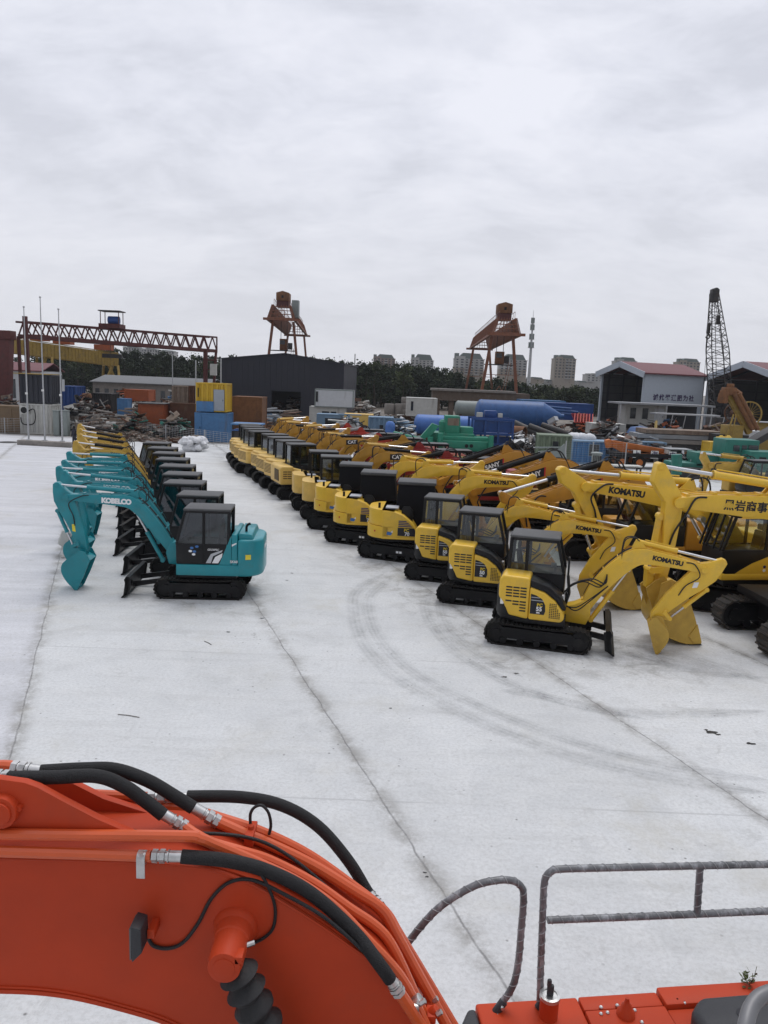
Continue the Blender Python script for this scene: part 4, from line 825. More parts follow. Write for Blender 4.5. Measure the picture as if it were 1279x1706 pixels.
# clamps
for a,b,Y,mt in ((237,1428,3.66,'zinc'),):
    p=P(a,b,Y); m=MB(); m.cyl((p.x-.022,Y,p.z),(p.x+.022,Y,p.z),.036,n=14); m.box(p.x-.022,p.x+.022,Y-.035,Y-.028,p.z-.10,p.z+.0); m.cyl((p.x,Y-.03,p.z+.03),(p.x,Y-.03,p.z+.05),.016,n=6); fgb(m,'pipe_clamp',MT[mt])
for pts,Y in (([(418,1384),(416,1404)],4.02),([(424,1436),(418,1428)],3.86)):
    p=P(*pts[0],Y); m=MB(); m.cbox((p.x,Y,p.z-.02),(.05,.16,.07)); m.cyl((p.x,Y,p.z),(p.x,Y,p.z+.035),.02,n=6); fgb(m,'pipe_clamp',OR,bevel=.006)
for px,py,Y in ((690,1632,4.05),(712,1668,4.0),(690,1672,3.72),(718,1690,3.85)):
    p=P(px,py,Y); m=MB(); m.cbox((p.x,Y,p.z),(.05,.09,.05)); m.cyl((p.x,Y,p.z),(p.x+.035,Y,p.z+.035),.034,n=10); o=fgb(m,'pipe_clamp',MT['zinc'] if px==690 and py==1672 else OR,bevel=.006)
    m=MB(); m.cyl((p.x+.03,Y-.03,p.z+.03),(p.x+.055,Y-.03,p.z+.05),.016,n=6); fgb(m,'bolt',MT['zinc'])
# deck and handrails
DZ=2.05
e0=G(815,1669,DZ);e1=G(1279,1640,DZ); ed=(e1-e0).normalized(); en=Vector((-ed.y,ed.x,0)); ang=math.atan2(ed.y,ed.x)
DM=Matrix.Translation(e0)@Matrix.Rotation(ang,4,'Z')      # local x along the far deck edge, y outwards
def dbox(x0,x1,y0,y1,z0,z1): return MB().box(x0,x1,y0,y1,z0,z1,DM)
def dl(px,py,z=DZ): return DM.inverted()@G(px,py,z)
fgb(dbox(-.10,.62,-1.0,-.0,-.85,0),'tank_cover',OR,bevel=.02,seg=3)
a=dl(985,1690).x
fgb(dbox(.628,1.2,-1.0,-.13,-.85,.008),'deck_panel',OR,bevel=.012,seg=2); fgb(dbox(.628,1.2,-.122,0,-.85,.0),'deck_edge',OR,bevel=.015,seg=2)
fgb(dbox(1.208,3.2,-.14,0.02,-.85,.02),'deck_edge',OR,bevel=.015,seg=2); fgb(dbox(1.208,3.2,-1.0,-.148,-.85,-.01),'deck_panel',OR,bevel=.012,seg=2)
fgb(dbox(-.5,3.2,-2.6,-.05,-1.1,-.86),'deck_frame',MT['black'])
m=MB(); m.prismz([(-.27,-.6),(-.105,-.6),(-.105,-.04),(-.16,-.04),(-.27,-.22)],-.5,-.0,DM); fgb(m,'lamp_housing',MT['plastic'],bevel=.03,seg=3)
m=MB(); m.tube(cr([DM@Vector(v) for v in ((-.40,-.28,-.25),(-.41,-.27,-.02),(-.36,-.26,.05),(-.28,-.25,.03),(-.2,-.24,-.06))],5),.028,10); fgb(m,'grab_handle',MT['plastic'])
# filler neck
p=DM.inverted()@G(916,1658,DZ+.16); c=DM@Vector((p.x,p.y,0)); m=MB(); m.lathe([(.062,-.02),(.062,.13),(.066,.14)],24,Matrix.Translation(c)); fn_=fgb(m,'filler_neck',OR)
m=MB(); m.lathe([(.068,.14),(.068,.165),(.05,.168),(.048,.160),(.03,.160)],24,Matrix.Translation(c)); fgb(m,'filler_cap',MT['zinc'])
m=MB(); m.cbox((c.x,c.y,c.z+.20),(.045,.03,.08)); m.cbox((c.x-.01,c.y,c.z+.25),(.03,.025,.06),.3); fgb(m,'cap_latch',MT['plastic'],bevel=.01)
c=G(1042,1692,DZ); m=MB(); m.lathe([(.062,.0),(.06,.03),(.04,.05),(.034,.08),(.02,.095),(.014,.12),(.012,.135)],20,Matrix.Translation(c)); fgb(m,'breather_cap',OR,ang=50)
for px,py in ((1001,1679),(1012,1688),(1028,1676),(1057,1684),(1069,1704),(1128,1667),(1140,1672),(1001,1690)):
    c=G(px,py,DZ+.006); m=MB(); m.lathe([(.013,0),(.013,.008),(.007,.014)],10,Matrix.Translation(c)); fgb(m,'bolt',MT['zinc'])
# black cover
m=MB(); q=[dl(1128,1706,DZ+.0),dl(1150,1672,DZ+.0),dl(1200,1662,DZ)]; x0=dl(1135,1690).x
m.prismz([(x0,-1.0),(x0+.0,-.30),(x0+.12,-.20),(x0+1.6,-.17),(x0+1.6,-1.0)],-.05,.14,DM); fgb(m,'engine_cover',MT['plastic'],bevel=.06,seg=4)
c=G(1240,1690,DZ+.14); m=MB(); m.lathe([(.05,-.0),(.05,.004)],18,Matrix.Translation(c)); fgb(m,'cover_opening',MT['letter_black'])
# grab rail end close to the camera
m=MB(); m.tube(cr([tuple(P(*v)) for v in ((1228,1800,2.5),(1240,1720,2.6),(1255,1672,2.7),(1290,1652,2.75),(1360,1650,2.8))],6),.030,14); fgb(m,'grab_rail',MT['railg'])
MT['wrap']=M('clear wrap edge',(.28,.285,.29),.35,var=.4,scale=9)
def rail(pts,r=.0235,name='handrail',k=5):
    q=cr([tuple(G0(*p)) for p in pts],k); m=MB(); m.tube(q,r,12); ra=fgb(m,name,MT['rail'])
    # film wound round the bar: its overlapping edge shows as a spiral
    Q=[Vector(p) for p in q]; D=[0]
    for a,b in zip(Q,Q[1:]): D.append(D[-1]+(b-a).length)
    sp_=[]; n=int(D[-1]/.006); i=0; up=Vector((0.3,.9,.2)).normalized()
    for j in range(n):
        d=D[-1]*j/n
        while D[i+1]<d: i+=1
        t=(Q[i+1]-Q[i]).normalized(); a=t.cross(up).normalized(); b=t.cross(a); ph=d*6.283/.085; sp_.append(Q[i]+t*(d-D[i])+(a*math.cos(ph)+b*math.sin(ph))*(r+.001))
    m=MB(); m.tube(sp_,.0032,5); fgb(m,'wrap_edge',MT['wrap'],ra); return ra
def G0(px,py,off=0.):                     # on the upright plane over the deck edge
    d=ray(px,py); o=e0-en*.06; t=((o.x)*en.x+(o.y)*en.y)/(d[0]*en.x+d[1]*en.y); return Vector((d[0]*t,d[1]*t,CAMH+d[2]*t))
rail([(899,1668),(901,1600),(904,1520),(906,1475),(910,1460),(918,1452),(932,1448),(1000,1446),(1140,1443),(1279,1440),(1420,1437),(1560,1434)])
rail([(912,1533),(1040,1528),(1161,1523),(1279,1518),(1420,1513),(1560,1508)])
rail([(1166,1446),(1163,1490),(1161,1522)])
rail([(650,1640),(668,1592),(686,1562),(730,1513),(785,1478),(825,1467),(852,1467),(868,1477),(872,1497),(868,1550),(863,1605),(853,1645),(830,1678)])
for px,py in ((830,1678),(903,1668)):
    c=G0(px,py); m=MB(); m.cyl(c+Vector((-.03,-.02,-.04)),c+Vector((.035,.0,.05)),.03,n=10); f_=fgb(m,'rail_foot',MT['plastic'],bevel=.006)
    m=MB(); m.cyl(c+Vector((-.01,-.05,-.02)),c+Vector((-.01,-.02,-.02)),.012,n=8); m.cyl(c+Vector((.02,-.05,.03)),c+Vector((.02,-.02,.03)),.012,n=8); fgb(m,'bolt',MT['zinc'])
# leafy sprig caught on the deck edge
MT['leaf']=M('sprig leaf',(.09,.11,.04),.6,var=.35,scale=20)
c=G(1248,1640,DZ+.02); sp=thing('leaf_sprig','small wilted green sprig caught on the orange deck edge','plant',c); random.seed(5)
m=MB(); 
for k in range(4):
    a=random.uniform(0,6.28); m.tube(cr([(0,0,0),(.02*math.cos(a),.02*math.sin(a),.04),(.06*math.cos(a)-.03,.05*math.sin(a),.07+.03*k)],4),.002,5)
m.build('stem',MT['leaf'],sp)
m=MB()
for k in range(46):
    o=Vector((random.gauss(0,.028),random.gauss(0,.02),abs(random.gauss(.03,.022)))) if k<42 else Vector((-.06+.01*k%3,0,.09+.012*(k-42)))
    d=Vector((random.uniform(-1,1),random.uniform(-1,1),random.uniform(-.3,1))).normalized(); s=d.cross(Vector((.3,.2,1))).normalized(); L_=random.uniform(.028,.052)
    m.add([o,o+d*L_*.5+s*L_*.28,o+d*L_,o+d*L_*.5-s*L_*.28],[(0,1,2,3)])
m.build('leaf_cluster',MT['leaf'],sp)
# carrier below, out of sight from here
tracks(FG,5.0,1.05,1.25,.65,steel=True)
fgb(dbox(-.2,3.0,-3.4,-2.6,-1.1,.0),'cab_base',OR,bevel=.02)
# ---------------------------------------------------------------- yard behind the fleet
random.seed(21)
MT['ybl']=M('faded blue sheet',(.055,.16,.33),.55,var=.15,dirt=(.10,.09,.08),damt=.25,streak=(1,1,.15))
MT['ybld']=M('deep blue paint',(.012,.055,.21),.5,var=.15,dirt=(.06,.05,.05),damt=.2)
MT['silo']=M('blue silo paint',(.028,.095,.26),.45,var=.14,dirt=(.05,.06,.09),damt=.25,streak=(1,1,.2))
MT['silo2']=M('light blue tank paint',(.06,.16,.45),.45,var=.1,dirt=(.12,.13,.2),damt=.2)
MT['pbl']=M('pale blue container',(.17,.27,.38),.6,var=.12,dirt=(.12,.10,.09),damt=.22,streak=(1,1,.15))
MT['cream']=M('dirty white sheet',(.50,.50,.47),.6,var=.1,dirt=(.16,.12,.09),damt=.2,streak=(1,1,.12))
MT['wht']=M('white cabin panel',(.58,.60,.62),.5,var=.06,dirt=(.25,.22,.2),damt=.1,streak=(1,1,.15))
MT['olive']=M('bronze sheet',(.16,.105,.055),.5,var=.15,dirt=(.07,.05,.04),damt=.3)
MT['anth']=M('anthracite sheet',(.022,.025,.035),.5,var=.12)
MT['hall']=M('dark hall cladding',(.022,.024,.035),.55,var=.10,scale=.4)
MT['sage']=M('sage green sheet',(.15,.19,.13),.6,var=.12,dirt=(.10,.08,.06),damt=.25,streak=(1,1,.15))
MT['ggrey']=M('grey green steel',(.22,.25,.24),.5,var=.08)
MT['rgreen']=M('rig green paint',(.015,.20,.125),.45,var=.15,dirt=(.06,.08,.06),damt=.25)
MT['tgreen']=M('truck green paint',(.018,.15,.115),.45,var=.15,dirt=(.07,.08,.07),damt=.25)
MT['yshed']=M('yellow cabin sheet',(.52,.33,.02),.5,var=.08,dirt=(.3,.2,.06),damt=.15)
MT['rustp']=M('rusted plate',(.095,.042,.024),.85,var=.3,scale=1.2,dirt=(.17,.13,.10),damt=.35,streak=(1,1,.2))
MT['rustl']=M('bleached rusty plate',(.20,.155,.12),.85,var=.25,dirt=(.10,.05,.03),damt=.4,streak=(2,2,.12))
MT['rustt']=M('brown rusty box',(.17,.075,.03),.8,var=.25,dirt=(.07,.04,.03),damt=.35,streak=(1.5,1.5,.2))
MT['oshed']=M('orange shed paint',(.30,.07,.02),.6,var=.2,dirt=(.12,.06,.04),damt=.3)
MT['ocran']=M('orange crane paint',(.45,.13,.025),.5,var=.15,dirt=(.2,.1,.05),damt=.3)
MT['gredr']=M('maroon gantry paint',(.085,.020,.018),.6,var=.25,dirt=(.05,.03,.02),damt=.3)
MT['gyel']=M('faded yellow gantry',(.30,.20,.04),.6,var=.2,dirt=(.13,.09,.05),damt=.35)
MT['gor']=M('rusty orange gantry',(.22,.085,.045),.65,var=.2,dirt=(.12,.05,.03),damt=.4)
MT['conc']=M('old concrete',(.24,.22,.20),.85,var=.15,dirt=(.10,.08,.07),damt=.35)
MT['brownc']=M('stained concrete beam',(.12,.09,.07),.85,var=.2,dirt=(.22,.19,.16),damt=.3)
MT['galv']=M('galvanised steel',(.42,.43,.44),.4,.6,var=.12)
MT['pipe']=M('black steel pipe',(.035,.034,.034),.55,.2,var=.3,dirt=(.10,.06,.04),damt=.3)
MT['dark']=M('dark interior',(.012,.012,.013),.8,var=.2)
MT['win']=M('dark window pane',(.03,.035,.04),.12,var=.2,spec=.6)
MT['redroof']=M('maroon roof sheet',(.13,.032,.038),.6,var=.1)
MT['hang']=M('hangar sheet pale blue grey',(.44,.49,.55),.5,var=.05)
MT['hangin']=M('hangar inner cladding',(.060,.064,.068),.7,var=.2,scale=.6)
MT['roofg']=M('grey sheet roof',(.26,.27,.28),.6,var=.12,dirt=(.12,.10,.09),damt=.3)
MT['bag']=M('white plastic sacks',(.62,.63,.65),.45,var=.15,bump=.9,bscale=4,dirt=(.25,.25,.26),damt=.25,dscale=3)
MT['door']=M('grey steel door',(.30,.33,.36),.5,var=.06)
MT['wood']=M('weathered timber',(.19,.155,.125),.85,var=.3,dirt=(.08,.065,.055),damt=.3)
def bb(a,t,b,d,Y):
    mx,my=(a+b)/2,(t+d)/2; return P(a,my,Y).x,P(b,my,Y).x,P(mx,d,Y).z,P(mx,t,Y).z
def corr_outline(x0,x1,y0,y1,p=.42,d=.10):
    pts=[];n=max(2,int((x1-x0)/p))
    for i in range(n):
        a=x0+(x1-x0)*i/n;w=(x1-x0)/n; pts+=[(a,y0),(a+w*.35,y0),(a+w*.5,y0+d),(a+w*.85,y0+d)]
    pts.append((x1,y0)); n=max(2,int((y1-y0)/p))
    for i in range(n):
        a=y0+(y1-y0)*i/n;w=(y1-y0)/n; pts+=[(x1,a+.001),(x1,a+w*.35),(x1-d,a+w*.5),(x1-d,a+w*.85)]
    pts+=[(x1,y1),(x0,y1)]
    for i in range(n):
        a=y1-(y1-y0)*i/n;w=(y1-y0)/n; pts+=[(x0,a-.001),(x0,a-w*.35),(x0+d,a-w*.5),(x0+d,a-w*.85)]
    return pts
def container(name,label,cat,px,Y,depth,mat,z0=None,rz=0.,frame=None,windows=(),doors=(),corr=True,group=None,roof=None,wm='win'):
    """corrugated steel box whose camera-facing side spans the measured outline"""
    x0,x1,za,zb=bb(*px,Y); z0=0. if z0 is None else (za if z0=='px' else z0)
    xc=(x0+x1)/2; w=(x1-x0)/2; h=zb-z0; r=thing(name,label,cat,(xc,Y,z0),rz,group)
    m=MB()
    if corr: m.prismz(corr_outline(-w+.05,w-.05,.03,depth-.03),.08,h-.08)
    else: m.box(-w+.04,w-.04,.03,depth-.03,.08,h-.06)
    m.build('body',MT[mat],r,ang=20)
    m=MB()
    for x in(-w+.06,w-.06):
        for y in (.06,depth-.06): m.box(x-.07,x+.07,y-.07,y+.07,.0,h)
    for z in (.07,h-.06):
        for y in (.05,depth-.05): m.box(-w+.13,w-.13,y-.05,y+.05,z-.06,z+.06)
        for x in (-w+.05,w-.05): m.box(x-.05,x+.05,.13,depth-.13,z-.06,z+.06)
    m.box(-w+.1,w-.1,.1,depth-.1,h-.05,h-.015)
    m.build('frame',MT[frame or mat],r)
    for a,b,c,d in windows:
        x0_,x1_,z0_,z1_=-w+a*2*w,-w+b*2*w,c*h,d*h; m=MB(); m.box(x0_-.05,x1_+.05,-.03,.05,z0_-.05,z1_+.05); wf=m.build('window_frame',MT[frame or mat],r)
        m=MB(); m.box(x0_,x1_,-.035,-.02,z0_,z1_); m.build('pane',MT[wm],wf)
        m=MB()
        for k in range(5): m.cyl((x0_+(x1_-x0_)*(k+.5)/5,-.05,z0_),(x0_+(x1_-x0_)*(k+.5)/5,-.05,z1_),.012,n=5)
        m.build('grating',MT['dark'],wf)
    for a,b,c,d,dm in doors:
        x0_,x1_,z0_,z1_=-w+a*2*w,-w+b*2*w,c*h,d*h; m=MB(); m.box(x0_,x1_,-.025,.04,z0_,z1_); dd=m.build('door',MT[dm],r,bevel=.01,seg=1)
        m=MB(); m.cbox((x1_-.12,-.05,(z0_+z1_)/2),(.04,.05,.16)); m.build('handle',MT['dark'],dd)
    if roof:
        m=MB(); m.box(-w-.15,w+.15,-.25,depth+.15,h+.004,h+.07); m.build('roof',MT[roof],r)
    return r
def solid(name,label,cat,m,mat,parent=None,group=None,**k):
    o=m.build(name,MT[mat],parent,**k)
    if not parent: prop(o,label,cat,group)
    return o
def tankh(name,label,px,Y,mat,cone=0.,bands=5,lift=0.,rz=0.):
    """cylinder lying on its side"""
    x0,x1,za,zb=bb(*px,Y); r=(zb-za)/2; L=x1-x0; t=thing(name,label,'tank',((x0+x1)/2,Y,za),rz)
    Mx=Matrix.Translation((-L/2,0,r))@Matrix.Rotation(R(90),4,'Y')
    pr=[(r*.30,0),(r*.75,r*.12),(r*.97,r*.28),(r,r*.4)]
    pr+=[(r,L-r*.4),(r*.97,L-r*.28),(r*.75,L-r*.12),(r*.3,L)] if not cone else [(r,L*(1-cone)),(r*.18,L*.97),(r*.18,L)]
    m=MB(); m.lathe(pr,32,Mx); m.build('shell',MT[mat],t,ang=30)
    m=MB()
    for k in range(bands):
        q=r*.45+(L*(1-cone)-r*.9)*k/max(1,bands-1); m.lathe([(r*1.0,q-.05),(r*1.022,q-.045),(r*1.022,q+.045),(r*1.0,q+.05)],32,Mx)
    m.build('band',MT[mat],t)
    m=MB()
    for k in (.2,.7): m.prismz([(-L/2+L*k-.15,-r*.7),(-L/2+L*k+.15,-r*.7),(-L/2+L*k+.15,r*.7),(-L/2+L*k-.15,r*.7)],-za if za>0 else 0,r*.35)
    m.build('cradle',MT['rustp'],t)
    return t
def scrap(name,label,px,Y,depth,mats,n,size=1.,flat=.3,long=.5):
    """a heap nobody could count: bars, plates, tubes and boxes thrown together; one object"""
    x0,x1,za,zb=bb(*px,Y); H=zb; m=MB(); mi=[]
    for k in range(n):
        u=random.uniform(0,1);v=random.uniform(0,1); x=x0+(x1-x0)*u; y=Y+depth*v
        env=max(.12,H*(.55+.45*math.sin(u*9+px[0]))*(1-abs(v-.5)*.9)); z=random.uniform(0,1)**.7*env; f0=len(m.f)
        q=random.random(); a=random.uniform(0,6.28); s=random.uniform(.25,.8)*size
        T=Matrix.Translation((x,y,z))@Matrix.Rotation(a,4,'Z')@Matrix.Rotation(random.gauss(0,flat),4,'X')@Matrix.Rotation(random.gauss(0,flat),4,'Y')
        if q<long: L=random.uniform(.8,2.6)*size; w=random.uniform(.04,.12)*size; m.box(-L/2,L/2,-w,w,-w*.7,w*.7,T)
        elif q<long+.22: m.box(-s,s,-s*.7,s*.7,-.03,.03,T)
        elif q<long+.36: m.tube([T@Vector((-s,0,0)),T@Vector((s,0,0))],random.uniform(.06,.2)*size,8)
        else: m.box(-s*.6,s*.6,-s*.4,s*.4,-s*.3,s*.3,T)
        mi+=[random.randrange(len(mats))]*(len(m.f)-f0)
    o=m.build(name,[MT[q] for q in mats]); 
    for p,i in zip(o.data.polygons,mi): p.material_index=i
    return prop(o,label,None,kind='stuff')
# ---- far left
container('storage_cabin','bronze storage cabin with pale roof strip at the left frame edge','cabin',(-30,676,41,722),72.6,2.5,'olive',corr=False,frame='olive',doors=((.42,.70,.1,.9,'olive'),))
c=container('sea_container','white corrugated container with an air conditioner on its side','container',(33,673,85,723),72.2,2.45,'cream',frame='cream')
q=bb(36,676,49,690,72.1); a=thing('air_conditioner','white air conditioner unit with black fan on the white container','air conditioner',((q[0]+q[1])/2,72.05,q[2]))
w=(q[1]-q[0])/2;h=q[3]-q[2]; m=MB(); m.box(-w,w,-.28,.10,0,h); b_=m.build('casing',MT['cream'],a,bevel=.02)
m=MB(); m.cyl((-.02,-.285,h*.5),(-.02,-.30,h*.5),h*.38,n=20); m.build('fan_grille',MT['dark'],a)
m=MB(); m.tube(cr([(w,-.2,.3),(w+.5,-.15,.5),(w+.6,-.15,-.4),(w+.3,-.15,-.9),(-.2,-.15,-.9),(-.4,-.15,-.3)],5),.05,8); prop(m.build('flexible_duct',MT['dark'],a))
container('site_cabin','dark grey ribbed box stacked on top of the white container','container',(33,624,85,672),72.4,2.4,'anth',z0='px',frame='anth')
q=bb(33,616,85,624,72.2); m=MB(); m.box(q[0]-.5,q[1]-.2,71.9,74.6,q[3]-.42,q[3]-.35); solid('roof_board','yellow edged board lying on top of the dark grey ribbed box','board',m,'gyel')
for k,(a,b) in enumerate(((88,98),(101,112))):
    x=bb(a,684,b,721,71.2); m=MB(); r=thing('switch_cabinet','grey green steel cabinet, %s of the pair right of the white container'%('left' if k==0 else 'right'),'cabinet',((x[0]+x[1])/2,71.2,0),0,'grey green steel cabinets')
    w=(x[1]-x[0])/2; m.box(-w,w,0,.6,0,x[3]-.05); m.build('body',MT['ggrey'],r,bevel=.02); m=MB(); m.box(-w-.03,w+.03,-.05,.65,x[3]-.05,x[3]+.02); m.build('top',MT['ggrey'],r); m=MB(); m.box(-w+.05,w-.05,-.02,.0,.1,x[3]-.15); m.build('door',MT['ggrey'],r)
container('sea_container','blue container between the grey cabinets and the scrap lane','container',(98,643,127,674),84,2.5,'ybld')
container('white_panel_box','small white box beside the dark grey ribbed box','box',(84,632,97,652),80,1.5,'wht',z0='px',corr=False)
tankh('oil_tank','small rust orange tank with white end beside the blue container','' or (127,655,152,667),86,'rustt',bands=3)
container('skip_bin','dark green skip with blue sheeting heaped over it','skip',(152,655,186,676),88,2.5,'pipe'); 
container('sea_container','red orange box container above the blue crates','container',(207,649,247,668),86,2.6,'oshed',z0='px',corr=False)
s=container('work_shed','orange shed with white figures painted on its front','shed',(230,673,272,704),76,2.6,'oshed',corr=False,roof='pipe')
for k,x in enumerate((-.30,.0,.30)): 
    m=MB(); m.box(x-.11,x+.11,-.012,.03,.45,1.15); m.build('notice',MT['cream'],s)
container('steel_crate','blue steel crate left of the orange shed','crate',(195,664,212,682),79,1.4,'ybl',corr=False)
container('scrap_tank','bleached rusty tank with vertical streaks, upper of the rusty stack','tank',(286,643,313,672),79,3,'rustl',z0='px')
container('scrap_tank','dark brown ribbed tank next to the yellow cabin','tank',(314,643,328,672),79,3,'rustp',z0='px')
container('scrap_tank','dark rusty plate tank at the foot of the rusty stack','tank',(283,672,325,718),77.5,3,'rustp',corr=False)
container('site_cabin','yellow upper cabin with a grey door, stacked on the blue container','cabin',(326,638,377,686),71.6,2.5,'yshed',z0='px',windows=((.06,.10,.5,.82),),doors=((.58,.93,.04,.78,'door'),))
q=bb(326,669,377,687,71.4); m=MB(); m.box(q[0]+.02,q[0]+(q[1]-q[0])*.57,71.45,71.62,q[2]+.05,q[3]); solid('band_panel','blue band panel across the lower half of the yellow cabin','panel',m,'ybl')
container('sea_container','blue container carrying the yellow cabin','container',(324,688,379,736),71.2,2.6,'ybl',corr=False,doors=((.02,.2,.03,.95,'ybl'),))
container('scrap_tank','large brown rusty box with a pale upper corner right of the yellow cabin','tank',(386,661,436,708),76,3.2,'rustt',corr=False)
q=bb(374,662,386,708,77); m=MB(); m.box(q[0],q[1]-.05,76.6,79.6,0,q[3]); solid('scrap_tank','narrow dark rusty box beside the yellow cabin','tank',m,'pipe',bevel=.05)
# sack heap: separate bulging sacks in one wrapped pile
m=MB()
for k in range(46):
    c=G(random.uniform(343,376),738); r_=random.uniform(.18,.42); Mx=Matrix.Translation((c.x,61.5+random.uniform(0,1.6),r_*.6+random.uniform(0,.75)))@Matrix.Rotation(random.uniform(0,3),4,'Z')@Matrix.Diagonal((1.25,.9,.75,1))
    m.lathe([(r_*.2,-r_),(r_*.75,-r_*.72),(r_*random.uniform(.8,1.1),-r_*.2),(r_*random.uniform(.75,1.1),.2*r_),(r_*.6,r_*.74),(r_*.2,r_)],7,Mx)
prop(m.build('sack_pile',MT['bag'],ang=25),'pile of crumpled white plastic sacks in front of the blue container',None,kind='stuff')
DEB=['rustp','rustl','wood','pipe','conc','cream','rustt']
scrap('scrap_heap','dark scrap heap behind the bronze storage cabin',(-40,655,35,700),78,5,['rustp','pipe','dark','rustl'],260)
scrap('scrap_heap','scrap metal heap around the blue container',(86,655,150,715),77,8,['pipe','dark','rustp','conc','cream'],420)
scrap('timber_heap','pale planks and sheets strewn along the scrap lane',(128,680,232,728),72,14,['wood','rustl','cream','wood','rustp','conc'],620,1.1,.10,.55)
scrap('scrap_heap','mixed scrap in front of the orange shed',(195,690,290,722),71.5,6,['rustp','tgreen','pipe','conc','rustl','dark'],420,.9)
scrap('scrap_heap','brown scrap and rubble along the left fence',(150,722,330,741),68.5,3,['rustl','wood','rustp','conc'],360,.7,.15,.5)
scrap('scrap_heap','scrap piled behind the red orange box',(150,645,285,672),92,8,DEB+['oshed','ybl'],520)
scrap('timber_heap','dark timber and beams stacked in front of the dark hall',(424,684,520,712),84,8,['wood','rustp','pipe','rustt'],420,1.2,.12,.7)
scrap('pipe_heap','bluish pipes bundled at the hall door',(432,676,474,692),92,4,['galv','pbl','galv'],120,1.3,.06,.9)
# ---- long low shed and white house behind
def gable(name,label,px,Y,depth,wall,roof,eave_px,rz=0,wins=0,cat='building'):
    x0,x1,za,zb=bb(*px,Y); he=P((px[0]+px[2])/2,eave_px,Y).z; L=x1-x0; r=thing(name,label,cat,((x0+x1)/2,Y,0),rz)
    m=MB(); m.prismz([(-L/2,0),(L/2,0),(L/2,depth),(-L/2,depth)],0,he); m.build('wall',MT[wall],r)
    m=MB(); d=depth/2; m.add([(-L/2-.3,-.4,he-.05),(L/2+.3,-.4,he-.05),(L/2+.3,d,zb),(-L/2-.3,d,zb),(-L/2-.3,depth+.4,he-.05),(L/2+.3,depth+.4,he-.05),(-L/2-.3,-.4,he+.08),(L/2+.3,-.4,he+.08),(L/2+.3,d,zb+.13),(-L/2-.3,d,zb+.13),(-L/2-.3,depth+.4,he+.08),(L/2+.3,depth+.4,he+.08)],
        [(0,3,2,1),(3,4,5,2),(6,7,8,9),(9,8,11,10),(0,1,7,6),(4,10,11,5),(0,6,9,3),(3,9,10,4),(1,2,8,7),(2,5,11,8)]); m.build('roof',MT[roof],r)
    for k in range(wins):
        x=-L/2+L*(k+.5)/wins; m=MB(); m.box(x-L/wins*.22,x+L/wins*.22,-.04,.02,he*.35,he*.8); m.build('window',MT['win'],r)
    return r
MT['shedroof']=M('dull shed roof',(.13,.135,.14),.7,var=.15)
gable('low_shed','long low shed with grey sheet roof behind the scrap lane',(150,629,345,668),112,9,'conc','shedroof',640,R(-6),12)
gable('white_house','white site house with maroon roof at the left frame edge',(-25,604,67,652),104,8,'wht','redroof',617,R(4),5,'house')
# ---- flagpoles on their plinth
a=G(28,741);b=G(118,746); r=thing('plinth','long low concrete plinth carrying the three bare poles','plinth',(0,0,0)); m=MB(); d=(b-a).normalized(); n=Vector((-d.y,d.x,0))
m.prismz([(a.x,a.y),(b.x,b.y),(b.x+n.x*.9,b.y+n.y*.9),(a.x+n.x*.9,a.y+n.y*.9)],0,.38); o=m.build('slab',MT['conc'],r,bevel=.02)
for k,(bx,by,tx,ty,l) in enumerate(((48,741,43,513,'shorter bare metal pole at the left of the plinth'),(75,742,73,497,'tallest bare metal pole in the middle of the plinth'),(104,743,103,517,'shorter bare metal pole at the right of the plinth'))):
    c=P(bx,by,61.9); t=P(tx,ty,61.9); fp=thing('flagpole',l,'pole',(c.x,61.9,.38),0,'bare poles on the concrete plinth'); H=t.z-.38
    m=MB(); m.tube([(0,0,0),(0,0,H*.35),(0,0,H)],[.07,.06,.035],10); m.build('shaft',MT['galv'],fp); m=MB(); m.lathe([(.03,H),(.08,H+.03),(.08,H+.12),(.03,H+.16)],10); m.build('finial',MT['galv'],fp)
    m=MB(); m.lathe([(.2,0),(.2,.05),(.12,.08)],12); m.build('base_flange',MT['galv'],fp); m=MB(); m.cbox((0,-.11,H*.36),(.16,.1,.16)); m.build('cleat',MT['white'],fp)
# ---- wire fence
def fence(pts,h,label,nw=9,wt=.012):
    r=thing('wire_fence',label,'fence',G(*pts[0])); o=-G(*pts[0]); q=[G(*p)+o for p in pts]
    for p in q:
        m=MB(); m.cyl(p,p+Vector((0,0,h)),.05,n=8); m.build('post',MT['galv'],r)
    m=MB()
    for a,b in zip(q,q[1:]):
        for k in range(nw): z=Vector((0,0,.1+(h-.15)*k/(nw-1))); m.bar(a+z,b+z,wt)
        L=(b-a).length; n=int(L/.45)
        for k in range(n): p=a.lerp(b,(k+.5)/n); m.bar(p+Vector((0,0,.1)),p+Vector((0,0,h-.05)),wt*.8)
    m.build('wire_mesh',MT['galv'],r)
fence([(-120,720),(8,722),(60,723),(140,725),(209,728),(276,734),(341,744),(400,752)],1.45,'galvanised wire mesh fence along the far edge of the slab at left',9,.017)
fence([(940,778),(985,780),(1040,782)],2.1,'tall wire mesh fence panel standing before the pale blue container',12,.006)
